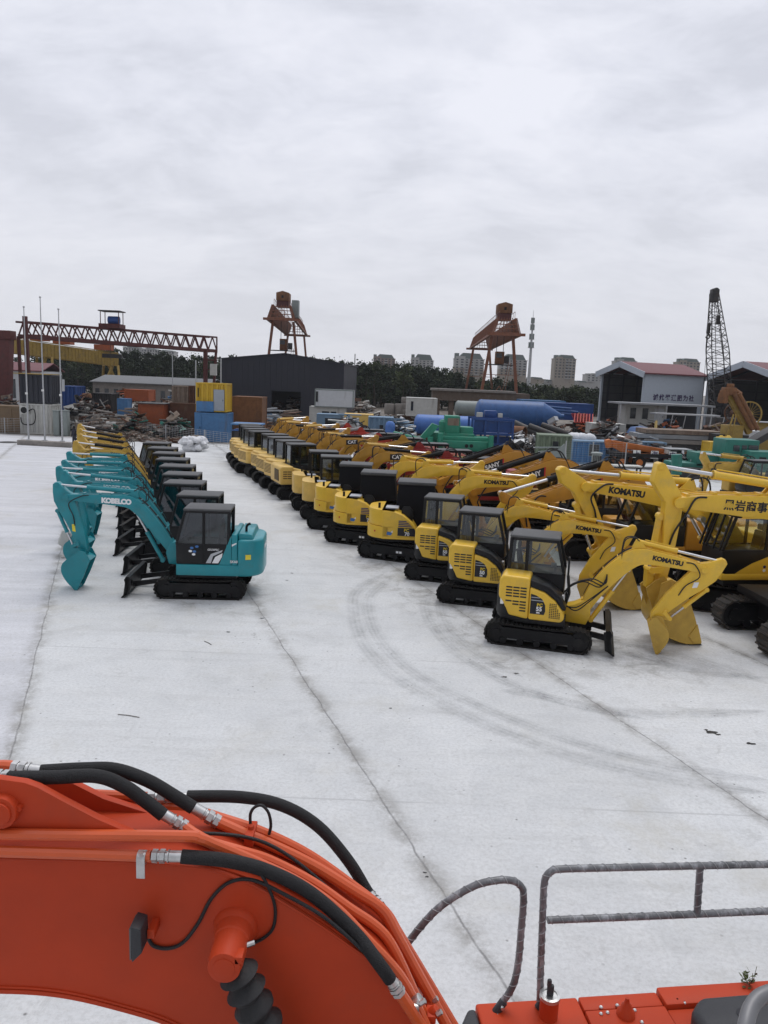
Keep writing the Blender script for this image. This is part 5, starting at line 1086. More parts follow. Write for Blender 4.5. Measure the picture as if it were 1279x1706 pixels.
# ---- dark standing figure by the poles
def person(x,y,label,face):
    r=thing('person',label,'person',(x,y,0),face); m=bpy.data.meshes.new('body'); V=[(0,0,.98),(0,0,1.22),(0,.0,1.45),(0,0,1.56),(0,.01,1.68),(.10,0,.90),(.12,.03,.50),(.11,-.02,.09),(.12,.13,.05),(-.10,0,.90),(-.13,-.03,.50),(-.12,-.06,.09),(-.12,.09,.05),(.20,0,1.42),(.25,.02,1.14),(.22,.12,.93),(-.20,0,1.42),(-.25,.0,1.14),(-.23,.10,.92)]
    E_=[(0,1),(1,2),(2,3),(3,4),(0,5),(5,6),(6,7),(7,8),(0,9),(9,10),(10,11),(11,12),(2,13),(13,14),(14,15),(2,16),(16,17),(17,18)]
    rad=[.17,.17,.18,.07,.11,.11,.075,.055,.05,.11,.075,.055,.05,.075,.055,.045,.075,.055,.045]
    m.from_pydata(V,E_,[]); o=bpy.data.objects.new('body',m); COL.objects.link(o); o.parent=r; md=o.modifiers.new('skin','SKIN'); o.modifiers.new('sub','SUBSURF').levels=1
    for i,v in enumerate(m.skin_vertices[0].data): v.radius=(rad[i]*.9,rad[i]*.75); v.use_root=(i==0)
    m.materials.append(MT['navycl']); 
    h=MB(); h.lathe([(.03,1.58),(.085,1.61),(.10,1.68),(.098,1.74),(.06,1.80),(.02,1.82)],14,Matrix.Translation((0,-.01,.015))); h.build('hair',MT['dark'],r,ang=60)
    return r
MT['navycl']=M('dark work clothes',(.018,.018,.028),.8,var=.3)
c=G(124,748); person(c.x,c.y,'person in dark clothes standing at the end of the concrete plinth',R(150))
# white folded sack near the second teal bucket
c=G(117,926); r=thing('stone_bucket','white painted excavator bucket standing on the slab behind the teal buckets','bucket',(c.x,c.y,0),R(10)); m=MB()
m.prism([(-.30,.62),(-.34,.45),(-.22,.40),(-.16,.05),(.28,.05),(.34,.45),(.38,.72),(.0,.92),(-.18,.95)],-.3,.3); m.build('shell',MT['cream'],r,bevel=.07,seg=3); m=MB(); m.box(-.22,.32,-.34,.34,0,.06); m.build('foot',MT['cream'],r,bevel=.02)
# ---- dark hall
x0,x1,_,_=bb(366,0,583,0+600,128); zl=P(366,598,128).z; zr=P(583,608,128).z; pk=P(475,590,128); 
r=thing('steel_hall','dark grey sheet clad hall with a low pitched roof and one open door','building',(pk.x,128,0),R(-3)); a,b=x0-pk.x,x1-pk.x; m=MB()
d0,d1,dh=P(452,660,128).x-pk.x,P(501,660,128).x-pk.x,P(476,652,128).z
poly=[(a,0),(d0,0),(d0,dh),(d1,dh),(d1,0),(b,0),(b,zr),(0,pk.z),(a,zl)]; m.prism(poly,0,.12); m.prism([(a,0),(b,0),(b,zr),(0,pk.z),(a,zl)],21.9,22); m.box(a,a+.12,.121,21.9,0,zl-.03); m.box(b-.12,b,.121,21.9,0,zr-.03)
m.build('wall',MT['hall'],r)
m=MB(); m.prism([(a-.2,zl-.02),(0,pk.z+.02),(b+.2,zr-.02),(b+.2,zr+.15),(0,pk.z+.2),(a-.2,zl+.15)],-.2,22.2); m.build('roof',MT['hall'],r)
m=MB(); n=int((b-a)/.9)
for k in range(1,n):
    x=a+(b-a)*k/n
    if d0-.2<x<d1+.2: m.box(x-.03,x+.03,-.035,.0,dh+.1,min(zl,zr)+.0+((pk.z-zl)*(1-abs(x)/max(-a,b))))
    else: m.box(x-.03,x+.03,-.035,.0,0,(zl if x<0 else zr)+((pk.z-(zl if x<0 else zr))*(1-abs(x)/(-a if x<0 else b)))-.05)
m.build('cladding_rib',MT['hall'],r)
m=MB(); m.box(d0-.15,d0,-.06,.14,0,dh+.15); m.box(d1,d1+.15,-.06,.14,0,dh+.15); m.box(d0,d1,-.06,.14,dh,dh+.15); m.build('door_frame',MT['anth'],r)
scrap('scrap_heap','machine frames stored inside the hall door',(454,662,500,690),131,5,['rustp','conc','pipe'],120,1.2)
m=MB(); m.box(a+.13,b-.13,10.,10.1,0,zl-.3); m.build('inner_wall',MT['dark'],r)
# ---- centre clutter
container('site_cabin','white double site cabin stacked in front of the dark hall','cabin',(524,649,589,679),97,3,'wht',z0='px',corr=False,frame='ggrey',windows=((.03,.08,.3,.85),))
container('site_cabin','grey white lower site cabin with dark window strip','cabin',(515,678,575,702),97.2,3,'cream',corr=False,windows=((.35,.55,.35,.8),(.6,.75,.2,.8)))
container('site_cabin','light blue cabin with dark opening below the white cabins','cabin',(527,690,571,716),88,2.5,'pbl',corr=False,windows=((.32,.95,.1,.8),))
container('engine_crate','tan machine crate right of the light blue cabin','crate',(573,690,621,710),86,2.6,'tan',z0='px',corr=False,windows=((.2,.4,.3,.7),))
container('sea_container','faded blue container with a small dark window, left of the blue vertical tank','container',(613,695,655,728),78,2.5,'pbl',windows=((.45,.6,.45,.7),))
q=bb(641,702,658,732,74); r=thing('gas_tank','upright blue tank with a domed top','tank',((q[0]+q[1])/2,74.5,0)); k=(q[1]-q[0])/2; m=MB(); m.lathe([(k*.6,0),(k,.25),(k,q[3]-.5),(k*.85,q[3]-.2),(k*.5,q[3]-.03),(k*.1,q[3])],24); m.build('shell',MT['silo2'],r); m=MB(); m.lathe([(k*1.01,.9),(k*1.03,.92),(k*1.03,1.0),(k*1.01,1.02)],24); m.build('band',MT['silo2'],r)
container('bunker','white steel bunker with a dark slot and open arched end','bunker',(677,663,728,694),96,4,'cream',z0='px',corr=False,windows=((.14,.22,.3,.8),))
for k,(a,t,b,d) in enumerate(((640,672,657,690),(657,672,672,690),(668,661,683,690),(682,663,698,690))):
    q=bb(a,t,b,d,104); r=thing('concrete_ring','white stacked concrete ring, %s in the group left of the white bunker'%['first','second','third','fourth'][k],'concrete ring',((q[0]+q[1])/2,104,max(0,q[2])),0,'concrete rings by the white bunker'); n=1 if k<2 else 3; w=(q[1]-q[0])/2; h=(q[3]-q[2])/n
    for j in range(n): m=MB(); m.lathe([(w*.94,j*h),(w,j*h+.06),(w,(j+1)*h-.12),(w*.94,(j+1)*h-.05),(w*.7,(j+1)*h-.05)],20); m.build('ring',MT['conc'] if k!=3 else MT['cream'],r)
m=MB(); q=bb(720,650,882,672,110); r=thing('crane_track_beam','long stained concrete crane beam on stub columns','beam',((q[0]+q[1])/2,110,0),R(-2)); L=q[1]-q[0]; m.box(-L/2,L/2,0,7,q[2]+.2,q[3]-.3); m.build('beam',MT['brownc'],r); m=MB(); m.box(-L/2-.2,L/2-2,-.3,7.2,q[3]-.296,q[3]); m.build('slab',MT['conc'],r)
for k in range(7): m=MB(); x=-L/2+L*(k+.4)/7; m.box(x-.35,x+.35,.3,1.0,0,q[2]+.2); m.build('column',MT['brownc'],r)
scrap('scrap_heap','pale rubble and posts in front of the wood',(592,661,720,690),112,10,['conc','cream','rustp','wood','pipe'],620,1.1,.25)
scrap('scrap_heap','mixed machine scrap behind the bright red excavators',(560,695,700,728),72,14,['galv','pipe','rustp','pbl','cream','dark'],520,1.,.2)
tankh('cement_tank','grey steel tank behind the big blue silo',(757,668,806,694),98,'ggrey',bands=3)
tankh('cement_silo','large blue silo lying on its side with a cone at its right end',(791,668,938,713),86,'silo',cone=.24,bands=5,rz=R(-6))
tankh('water_tank','lighter blue tank lying behind the green rig',(689,692,796,728),80,'silo2',bands=4)
container('machine_box','deep blue machine housing right of the silo cone','machine housing',(905,672,988,700),96,4,'ybld',z0='px',corr=False)
container('machine_box','blue roofed housing behind the silo cone','machine housing',(868,667,942,680),104,4,'ybl',z0='px',corr=False)
m=MB(); 
q=bb(880,676,952,686,92); 
for k in range(3): m.cyl((q[0],92,q[3]-.35*k),(q[1]+.8*k,92,q[3]-.25-.35*k),.11,n=8)
solid('pipe_rack','blue pipes reaching out from the silo cone','pipes',m,'silo')
m=MB(); q=bb(957,690,987,704,90)
for k in range(7): x=q[0]+(q[1]-q[0])*k/6; m.bar((x,90,q[2]),(x+.25,91,q[3]),.12); m.bar((q[0],90+.3*k,q[2]+.15*k),(q[1],90+.3*k,q[2]+.15*k),.10)
solid('lattice_frame','red lattice steel frame lying right of the silo','frame',m,'red')
scrap('scrap_heap','rusty beams and rods right of the red lattice frame',(975,692,1045,708),92,6,['rustp','rustl','pipe','oshed'],260,1.2)
# green piling rig
q=bb(706,690,841,765,67); r=thing('piling_rig','green piling rig with round turret, wide beam and outrigger legs','piling rig',(0,0,0))
def pr(name,px,Y,d,mat='rgreen',bev=.05): a=bb(*px,Y); m=MB(); m.box(a[0],a[1],Y,Y+d,max(0,a[2]),a[3]); return m.build(name,MT[mat],r,bevel=bev)
pr('main_beam',(727,735,822,752),66,2.5); pr('lower_beam',(733,728,815,737),66.4,2.0); pr('deck_frame',(715,722,790,738),67,3.); pr('cab',(741,693,766,728),67.2,1.8); pr('housing',(766,712,788,736),67.5,2.)
a=bb(746,697,765,709,67); m=MB(); m.box(a[0],a[1],67.16,67.25,a[2],a[3]); m.build('window',MT['rustl'],r)
for px in ((727,722,738,765),(812,726,822,768),(711,728,722,748)): 
    a=bb(*px,65.8); c=(a[0]+a[1])/2; m=MB(); m.cyl((c,65.8,max(0,a[2])),(c,65.8,a[3]),(a[1]-a[0])*.42,n=14); m.cyl((c,65.8,max(0,a[2])),(c,65.8,max(0,a[2])+.2),(a[1]-a[0])*.8,n=14); m.build('outrigger_leg',MT['rgreen'],r)
for i in range(3): a=P(655,722+7*i,66.);b=P(708,735+6*i,66.4); m=MB(); m.cyl(a,b,.22,n=12); m.build('boom_tube',MT['rgreen'],r)
m=MB(); a=P(745,712,67.0); m.lathe([(.95,0),(.95,1.6),(.8,1.8)],20,Matrix.Translation((a.x+.3,68.4,a.z-1.2))); m.build('turret',MT['rgreen'],r)
for px in ((777,743),(785,743)): a=P(*px,65.98); m=MB(); m.cyl((a.x,65.97,a.z),(a.x,66.05,a.z),.16,n=14); m.build('port_hole',MT['dark'],r)
m=MB(); a=P(700,718,66.5); m.prism([(a.x-.3,a.z-.9),(a.x+.9,a.z-.4),(a.x+1.6,a.z+.5),(a.x+1.0,a.z+.7)],66.3,67.2); m.build('hopper',MT['rgreen'],r)
scrap('scrap_heap','dark scrap below the green rig',(690,748,850,772),64.5,3,['pipe','dark','rustp','conc'],260,.8)
# blue steel frame tower
q=bb(785,697,853,768,69); r=thing('frame_stand','deep blue steel frame stand with panels and posts','frame',((q[0]+q[1])/2,69,0)); w=(q[1]-q[0])/2;H=q[3]
for x in (-w,-w*.35,w*.3,w):
    for y in (0,3.): m=MB(); m.box(x-.09,x+.09,y-.09,y+.09,0,H); m.build('post',MT['ybld'],r)
m=MB()
for z in (.3,H*.30,H*.58,H*.97):
    for y in (0,3.): m.box(-w-.1,w+.1,y-.13,y+.07,z-.10,z+.10)
m.build('rail',MT['ybld'],r); m=MB(); m.box(-w*.3,w*.98,.1,.2,H*.62,H*.93); m.box(-w*.9,-w*.4,.12,.2,H*.6,H*.95); m.box(-w*.9,w*.9,.3,2.9,H*.56,H*.59); m.box(-w*.5,w*.9,.6,.7,.1,H*.5); m.build('panel',MT['ybld'],r)
m=MB(); m.cbox((-.1,1.2,H+.35),(1.1,1.,.6)); m.build('motor',MT['ybld'],r,bevel=.08); m=MB(); m.cbox((-1.1,1.,H+.25),(.5,.5,.4)); m.cbox((.75,1.,H+.25),(.4,.4,.35)); m.build('bracket',MT['cream'],r)
# big pipes
for k,(px0,py0,px1,py1,rr,Y,mt,l) in enumerate(((838,746,884,755,.9,72,'pipe','thick black steel pipe with open end by the sage green container'),(825,731,872,738,.62,73,'pipe','black steel pipe above the thick one, open end facing right'),(838,719,874,722,.66,75,'rustt','rust brown steel pipe below the silo'),(893,715,925,727,.36,77,'pipe','grey steel pipe slanting down below the silo cone'),(912,712,948,724,.34,77,'pipe','grey steel pipe slanting behind the sage green container'),(870,712,896,724,.4,78,'pipe','dark short pipe end below the silo'))):
    a=P(px0,py0,Y+1.2);b=P(px1,py1,Y); d=(b-a); a=b-d.normalized()*max(3.,d.length); Mx=Matrix.Translation(a)@(b-a).to_track_quat('Z','Y').to_matrix().to_4x4(); L=(b-a).length; m=MB()
    m.v=[];n=24
    m.lathe([(rr*.9,L-.01),(rr,L),(rr,0),(rr*.9,.01),(rr*.9,.6)],n,Mx); m.f=m.f[:-2]; v0=len(m.v); m.lathe([(rr*.9,.6),(rr*.9,L-.01)],n,Mx); m.f=[f for f in m.f if len(f)<10]; m.lathe([(rr*.89,L*.5),(rr*.89,L*.5+.02)],n,Mx)
    solid('steel_pipe',l,'pipe',m,mt,group='large steel pipes',ang=50)
scrap('scrap_heap','tangled grey wire and scrap beside the pipes',(866,718,895,755),69,3,['galv','conc','pipe'],220,.6,.8)
container('sea_container','sage green ribbed container with a barred window','container',(894,725,951,776),64.4,2.6,'sage',windows=((.45,.62,.42,.78),),rz=R(-8))
container('sea_container','pale blue ribbed container with a barred window','container',(951,735,1033,777),64.2,2.6,'ybl',windows=((.36,.56,.36,.86),(.75,.84,.55,.85)),frame='pbl')
q=bb(956,719,993,733,65.5); m=MB()
for k in range(9): c=(random.uniform(q[0],q[1]),66+random.uniform(0,.8)); rr=random.uniform(.3,.45); m.lathe([(rr*.3,0),(rr*1.3,.1),(rr*1.4,.3),(rr*.9,.55),(rr*.2,.65)],9,Matrix.Translation((c[0],c[1],P(975,735,65.5).z-.02)))
prop(m.build('sack_pile',MT['bag'],ang=60),'white sacks lying on the roof of the pale blue container',None,kind='stuff')
m=MB(); a=P(905,762,63.6); m.prism([(a.x-.4,.1),(a.x+1.9,.5),(a.x+1.6,1.7),(a.x+1.1,1.2),(a.x-.5,1.0)],63.2,63.5); m.bar((a.x-.8,63.4,1.3),(a.x+1.6,63.4,1.4),.12); solid('feed_chute','small mint green chute leaning by the sage green container','chute',m,'ggrey')
# grey post bin, lump and table on the slab
c=G(990,803); r=thing('litter_bin','grey ribbed steel column bin in front of the pale blue container','bin',(c.x,c.y,0)); m=MB(); m.lathe([(.32,0),(.32,1.9),(.40,1.92),(.40,2.0),(.2,2.04)],18); m.build('body',MT['ggrey'],r)
for k in range(6): m=MB(); a_=-math.pi/2+(k-2.5)*.35; m.cbox((.33*math.cos(a_),.33*math.sin(a_),.95),(.05,.05,1.7),a_); m.build('rib',MT['pipe'],r)
c=G(1040,808); r=thing('work_table','worn white topped steel table by the orange crane truck','table',(c.x,c.y,0)); m=MB(); m.box(-.95,.95,-.45,.45,1.25,1.33); m.build('tabletop',MT['cream'],r)
for x in (-.85,.85):
    for y in (-.38,.38): m=MB(); m.box(x-.05,x+.05,y-.05,y+.05,0,1.25); m.build('leg',MT['pipe'],r)
c=G(960,800); m=MB(); m.prism([(c.x-.5,.0),(c.x-.6,.5),(c.x-.2,1.1),(c.x+.2,.9),(c.x+.5,1.0),(c.x+.55,.2),(c.x+.2,.0)],c.y,c.y+.7); solid('grapple','rusty black grapple lump standing beside the column bin','grapple',m,'pipe',bevel=.06)
# ---------------------------------------------------------------- gantries, cranes, hangars
random.seed(31)
def truss_gantry():
    a=P(44,548,88);b=P(332,573,110); e=P(360,576,112.5); r=thing('gantry_crane','maroon truss gantry crane with a hoist trolley on top at left','gantry crane',(a.x,a.y,0)); o=-Vector((a.x,a.y,0)); T0=P(40,536,88)+o; T1=P(361,562,112.5)+o; B0=P(44,560,88)+o;B1=P(361,585,112.5)+o; d=(T1-T0).normalized(); n=Vector((-d.y,d.x,0)).normalized()*1.6
    m=MB()
    for s in (0,1):
        m.bar(T0+n*s,T1+n*s,.22); m.bar(B0+n*s,B1+n*s,.30,.45)
        N_=17
        for k in range(N_):
            p=B0.lerp(B1,k/N_)+n*s;q=T0.lerp(T1,(k+.5)/N_)+n*s;p2=B0.lerp(B1,(k+1)/N_)+n*s; m.bar(p,q,.13); m.bar(q,p2,.13)
    for k in range(9): m.bar(T0.lerp(T1,k/8),T0.lerp(T1,k/8)+n,.12); m.bar(B0.lerp(B1,k/8),B0.lerp(B1,k/8)+n,.12)
    m.bar(T0,B0,.18);m.bar(T1,B1,.18); m.build('girder',MT['gredr'],r)
    f=Vector((B0.x+.1,B0.y,0)); m=MB(); m.bar(f,T0+Vector((.1,0,.6)),.42,.42); m.bar(f+n,B0+n,.3); m.build('leg',MT['gredr'],r)
    c0=B0.lerp(B1,.925); m=MB(); m.bar(Vector((c0.x,c0.y,0)),c0,.6,.5); m.build('leg',MT['gredr'],r); c1=B0.lerp(B1,.995); m=MB(); m.bar(Vector((c0.x+.9,c0.y,0)),c1,.3); 
    for k in (.72,.86): p=Vector((c0.x,c0.y,c0.z*k)); m.bar(p,p+Vector((1.8*k,.4,0)),.14)
    m.build('leg',MT['gredr'],r)
    m=MB(); m.cbox((c0.x+1.2,c0.y-.3,c0.z*.72),(.9,.5,1.6)); m.build('control_box',MT['cream'],r)
    t=T0.lerp(T1,.385); m=MB(); m.cbox((t.x,t.y+.8,t.z+.35),(2.6,2.2,.5)); 
    for x in (-1.15,1.1): m.bar((t.x+x,t.y,t.z+.5),(t.x+x,t.y,t.z+2.1),.08); m.bar((t.x+x,t.y+1.6,t.z+.5),(t.x+x,t.y+1.6,t.z+2.1),.08)
    m.build('trolley',MT['gredr'],r); m=MB(); m.cbox((t.x,t.y+.8,t.z+2.15),(2.7,2.2,.12)); m.build('trolley_roof',MT['pipe'],r); m=MB(); m.cyl((t.x-.3,t.y+.5,t.z+1.05),(t.x+1.0,t.y+.5,t.z+1.05),.5,n=14); m.build('winch',MT['ybld'],r)
    h=T0.lerp(T1,.375); m=MB(); m.bar((h.x,h.y+.8,h.z),(h.x,h.y+.8,h.z-3.1),.03);m.bar((h.x+.5,h.y+.8,h.z),(h.x+.4,h.y+.8,h.z-3.1),.03); m.cbox((h.x+.2,h.y+.8,h.z-3.3),(2.4,.5,.5)); m.build('hook_block',MT['pipe'],r)
truss_gantry()
q=bb(0,556,20,690,84); r=thing('gantry_crane','thick maroon box leg of a gantry crane cut by the left frame edge','gantry crane',(q[0],84,0)); m=MB(); m.prism([(-.55,0),(.55,0),(1.15,q[3]-.6),(-1.15,q[3]-.6)],0,1.1); m.build('leg',MT['gredr'],r,bevel=.03); m=MB(); m.box(-9,1.3,-.1,1.3,q[3]-.6,q[3]+.35); m.build('girder',MT['gredr'],r,bevel=.03)
def ygantry():
    T0=P(24,563,128);T1=P(196,588,146); r=thing('gantry_crane','faded yellow gantry crane behind the maroon truss','gantry crane',(T0.x,T0.y,0)); o=-Vector((T0.x,T0.y,0)); A=T0+o;B=T1+o; d=(B-A);n=Vector((-d.y,d.x,0)).normalized()*2.5; m=MB()
    for s in (0,1):
        m.bar(A+n*s-Vector((0,0,1.3)),B+n*s-Vector((0,0,1.3)),.35,2.3)
    m.build('girder',MT['gyel'],r); m=MB()
    for s in (0,1):
        for k in range(30): p=A.lerp(B,(k+.5)/30)+n*s-n.normalized()*.2; m.bar(p-Vector((0,0,2.3)),p-Vector((0,0,.3)),.10)
        m.bar(A+n*s+Vector((0,0,.0)),B+n*s,.14)
    m.build('stiffener',MT['gyel'],r)
    for u in (.30,.97):
        for s in (0,1):
            for w in (-1,1):
                top=A.lerp(B,u)+n*s-Vector((0,0,2.4)); top.z=max(top.z,3); b_=Vector((top.x+w*2.3,top.y+(s-.5)*7,0)); m=MB(); m.bar(b_,top+Vector((w*.5,0,0)),.4); m.build('leg',MT['gyel'],r)
        m=MB(); p=A.lerp(B,u); m.bar((p.x-2.6,p.y-2,2.6),(p.x+2.6,p.y-2,2.6),.3); m.build('sill_beam',MT['gyel'],r)
    m=MB(); 
    for u,w in ((.2,2.6),(.42,3.0),(.83,3.0)): p=A.lerp(B,u); m.cbox((p.x,p.y+1,p.z+.6),(w,2,1.0))
    m.build('trolley',MT['oshed'],r)
ygantry()
def box_gantry(name,label,near,far,w,legpx,Yn,Yf,top,cabpx,mat='gor'):
    """gantry seen nearly end-on: a pair of sloping-sided girders running away, A-shaped legs at both ends"""
    N0=P(near[0],near[1],Yn);F0=P(far[0],far[1],Yf); r=thing(name,label,'gantry crane',(N0.x,N0.y,0)); o=-Vector((N0.x,N0.y,0)); A=N0+o;B=F0+o; B.z=A.z; d=(B-A).normalized(); s=Vector((-d.y,d.x,0)); H=2.7
    if s.x<0:s=-s
    m=MB()
    for sg in (-1,1):
        c=s*sg*w
        vs=[A+c*1.0,A+c*.66+Vector((0,0,H)),A+c*.58+Vector((0,0,H)),A+c*.9]; m.add(vs+[v+(B-A) for v in vs],[(0,1,2,3),(7,6,5,4),(0,4,5,1),(1,5,6,2),(2,6,7,3),(3,7,4,0)])
        m.bar(A+c*1.05,B+c*1.05,.5,.35)
    m.build('girder',MT[mat],r); m=MB(); L=(B-A).length; k=int(L/1.3)
    for sg in (-1,1):
        c=s*sg*w
        for i in range(k+1): p=A.lerp(B,i/k); m.bar(p+c*1.06,p+c*.7+Vector((0,0,H)),.14)
        m.bar(A+c*.55+Vector((0,0,H+1.)),B+c*.55+Vector((0,0,H+1.)),.07)
        for i in range(0,k+1,2): p=A.lerp(B,i/k)+c*.55; m.bar(p+Vector((0,0,H)),p+Vector((0,0,H+1.)),.06)
    for e in (A,B): 
        for u in (.1,.35,.6,.85): m.bar(e-s*w*(1-u*.35)+Vector((0,0,H*u)),e+s*w*(1-u*.35)+Vector((0,0,H*u)),.14)
        for u in range(7): x=-w+2*w*(u+.5)/7; m.bar(e+s*x,e+s*x*.66+Vector((0,0,H)),.10)
        m.bar(e-s*(w+.9),e+s*(w+.9),.4,.45)
    m.build('lattice',MT[mat],r)
    for e,f in ((A,.10),(B,.90)):
        p=A.lerp(B,f)
        for sg in (-1,1):
            t=p+s*sg*w*.8; b_=Vector((p.x,p.y,0))+s*sg*(w+1.4); m=MB(); m.bar(b_,t,.5,.5); m.build('leg',MT[mat],r)
        m=MB(); m.bar(Vector((p.x,p.y,2.2))-s*(w+1.6),Vector((p.x,p.y,2.2))+s*(w+1.6),.28); m.bar(Vector((p.x,p.y,A.z*.55))-s*(w+1.1),Vector((p.x,p.y,A.z*.55))+s*(w+1.1),.10)
        m.bar(Vector((p.x,p.y,2.2))-s*(w),Vector((p.x,p.y,A.z*.42)),.14); m.bar(Vector((p.x,p.y,2.2))+s*(w),Vector((p.x,p.y,A.z*.42)),.14); m.build('cross_beam',MT[mat],r)
    # winch house on top, cab slung below
    c=A.lerp(B,cabpx)+Vector((0,0,H+.55)); m=MB(); m.prism([(-1.25,0),(1.25,0),(1.25,1.5),(0,1.85),(-1.25,1.5)],-1.5,1.5); wh=m.build('winch_house',MT['rustt'],r,bevel=.04); wh.location=c+Vector((0,0,.6)); m=MB(); m.box(-1.15,1.15,-1.3,1.3,-1.2,.0); m.build('winch_frame',MT['gredr'],wh); m=MB(); m.box(-.2,.2,-1.54,-1.50,.5,1.0); m.build('vent',MT['dark'],wh)
    c=A.lerp(B,cabpx+.05)-Vector((0,0,A.z*.32)); m=MB(); m.cbox((0,0,1.1),(1.5,1.5,2.2)); cb_=m.build('operator_cab',MT['rustt'],r,bevel=.04); cb_.location=c; m=MB(); m.cbox((-.2,-.77,1.5),(1.0,.04,.8)); m.build('window',MT['win'],cb_); m=MB(); m.cbox((1.3,0,.8),(.8,.8,1.3)); m.cbox((.0,0,-.12),(5.2,1.8,.16)); m.bar((-.6,0,2.2),(-.6,0,A.z*.32+.2),.1); m.bar((.6,0,2.2),(.6,0,A.z*.32+.2),.1); m.build('platform',MT['pipe'],r).location=c
    m=MB(); p=A.lerp(B,.12)+s*w; 
    for k in range(2): m.bar(Vector((p.x-2.4+.5*k,p.y,0)),Vector((p.x-.8+.4*k,p.y,A.z*.7)),.08)
    m.build('ladder',MT[mat],r)
    return r
box_gantry('gantry_crane','rusty orange gantry crane rising behind the dark hall roof',(468,532),(495,556),2.5,None,150,205,0,.10)
box_gantry('gantry_crane','rusty orange gantry crane standing over the concrete crane beam',(843,557),(799,575),2.3,None,132,190,0,.10)
m=MB(); a=P(491,508,152); m.box(a.x-.6,a.x+.7,152,154,a.z-2.4,a.z+.9); solid('control_cabinet','pale grey cabinet up on the gantry behind the dark hall','cabinet',m,'ggrey',bevel=.05)
# ---- hangars
def hangar(name,label,c_px,Yc,gable_w,length,ang,eave_px,peak_dz,text=None,openf=True):
    c=P(c_px[0],c_px[1],Yc); h=c.z; r=thing(name,label,'building',(c.x,Yc,0),ang)   # local x along the side wall, y away; gable on the left at x=0
    W=gable_w;L=length; m=MB(); m.box(0,L,0,.15,0,h); m.build('wall',MT['hang'],r); m=MB(); m.box(0,L,W-.15,W,0,h); m.build('wall',MT['hang'],r)
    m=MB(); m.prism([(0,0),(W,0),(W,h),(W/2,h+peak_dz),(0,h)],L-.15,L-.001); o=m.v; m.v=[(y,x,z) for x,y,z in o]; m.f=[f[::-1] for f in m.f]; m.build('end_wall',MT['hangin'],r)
    m=MB(); o=[(-.5,h-.05,-.4),(W/2,h+peak_dz,0),(W+.5,h-.05,.4)]
    vs=[]
    for x in (-.6,L+.4):
        vs+=[(x,-.5,h-.1),(x,W/2,h+peak_dz+.1),(x,W+.5,h-.1),(x,W+.5,h+.1),(x,W/2,h+peak_dz+.32),(x,-.5,h+.1)]
    m.add(vs,[(0,1,4,5),(1,2,3,4),(11,10,7,6),(10,9,8,7),(0,6,7,1),(1,7,8,2),(5,4,10,11),(4,3,9,10),(0,5,11,6),(2,8,9,3)]); m.build('roof',MT['redroof'],r)
    # gable fascia
    m=MB()
    for a,b in (((-.55,h-.5),(W/2,h+peak_dz-.35)),((W/2,h+peak_dz-.35),(W+.55,h-.5))): m.bar((-.62,a[0],a[1]+.25),(-.62,b[0],b[1]+.25),.12,.9)
    m.build('fascia',MT['hang'],r)
    for y in (.15,W-.4): m=MB(); m.box(-.05,.3,y,y+.25,0,h); m.build('column',MT['hang'],r)
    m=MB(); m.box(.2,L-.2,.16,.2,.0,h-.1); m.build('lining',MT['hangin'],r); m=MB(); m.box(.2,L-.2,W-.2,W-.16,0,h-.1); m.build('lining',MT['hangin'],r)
    m=MB()
    for k in range(7): z=h*(k+.5)/7; m.box(.3,L-.3,W-.30,W-.2,z-.06,z+.06)
    for k in range(4): x=L*(k+.5)/4; m.box(x-.15,x+.15,W-.45,W-.3,0,h); m.bar((x,.3,h-.2),(x,W/2,h+peak_dz-.2),.25); m.bar((x,W-.3,h-.2),(x,W/2,h+peak_dz-.2),.25)
    m.build('inner_frame',MT['anth'],r)
    if text:
        lettering(text,.98,MT['navytxt'],r,Matrix.Translation((L*.50,-.03,h*.60))@Matrix(((1,0,0,0),(0,0,-1,0),(0,1,0,0),(0,0,0,1))),bold=.03,spacing=1.3)
    return r
MT['navytxt']=M('dark purple lettering',(.05,.035,.10),.6,var=.1)
hangar('hangar','pale sided hangar with maroon roof and dark lettering on its side',(1075,622),118,11.2,11.3,R(20),0,1.5,'诚优器道肥为社')
hangar('hangar','second maroon roofed hangar, open end dark, cut by the right frame edge',(1312,632),108,15.3,26,R(20),0,2.2)
# canopy cabin under the hangar
container('site_cabin','white shabby cabin with two dark windows below the hangar','cabin',(1041,675,1109,708),92,3.,'cream',z0='px',corr=False,windows=((.12,.26,.3,.85),(.42,.56,.3,.85)),doors=((.72,.95,.03,.85,'wht'),),wm='win')
q=bb(1032,668,1192,684,90); r=thing('canopy','long flat canopy roof reaching right from the white shabby cabin','canopy',((q[0]+q[1])/2,90,0)); L=q[1]-q[0]; m=MB(); m.box(-L/2,L/2,0,5,q[3]-.55,q[3]-.35); m.build('roof',MT['roofg'],r)
for x in (-L/2+.2,0,L/2-.3): m=MB(); m.cyl((x,.2,0),(x,.2,q[3]-.55),.08,n=8); m.build('post',MT['galv'],r)
m=MB(); m.box(-.3,L/2-.2,4.8,4.95,0,q[3]-.6); m.build('back_wall',MT['anth'],r)
m=MB(); q=bb(1092,690,1200,697,86); m.box(q[0],q[1],86,88,q[3]-.15,q[3]); 
for k in range(6): x=q[0]+(q[1]-q[0])*k/5; m.bar((x,86.1,0),(x+.5,86.1,q[3]-.15),.08)
solid('long_rack','long pale rack top on slanted legs before the canopy','rack',m,'galv')
scrap('scrap_heap','machine parts and wheels under the canopy edge',(1085,695,1200,724),84,5,['pipe','galv','rustp','oshed','dark','ybl'],520,.8,.5)
container('low_crate','cream low crate left of the white shabby cabin','crate',(985,706,1042,724),82,2.5,'cream',z0='px',corr=False)
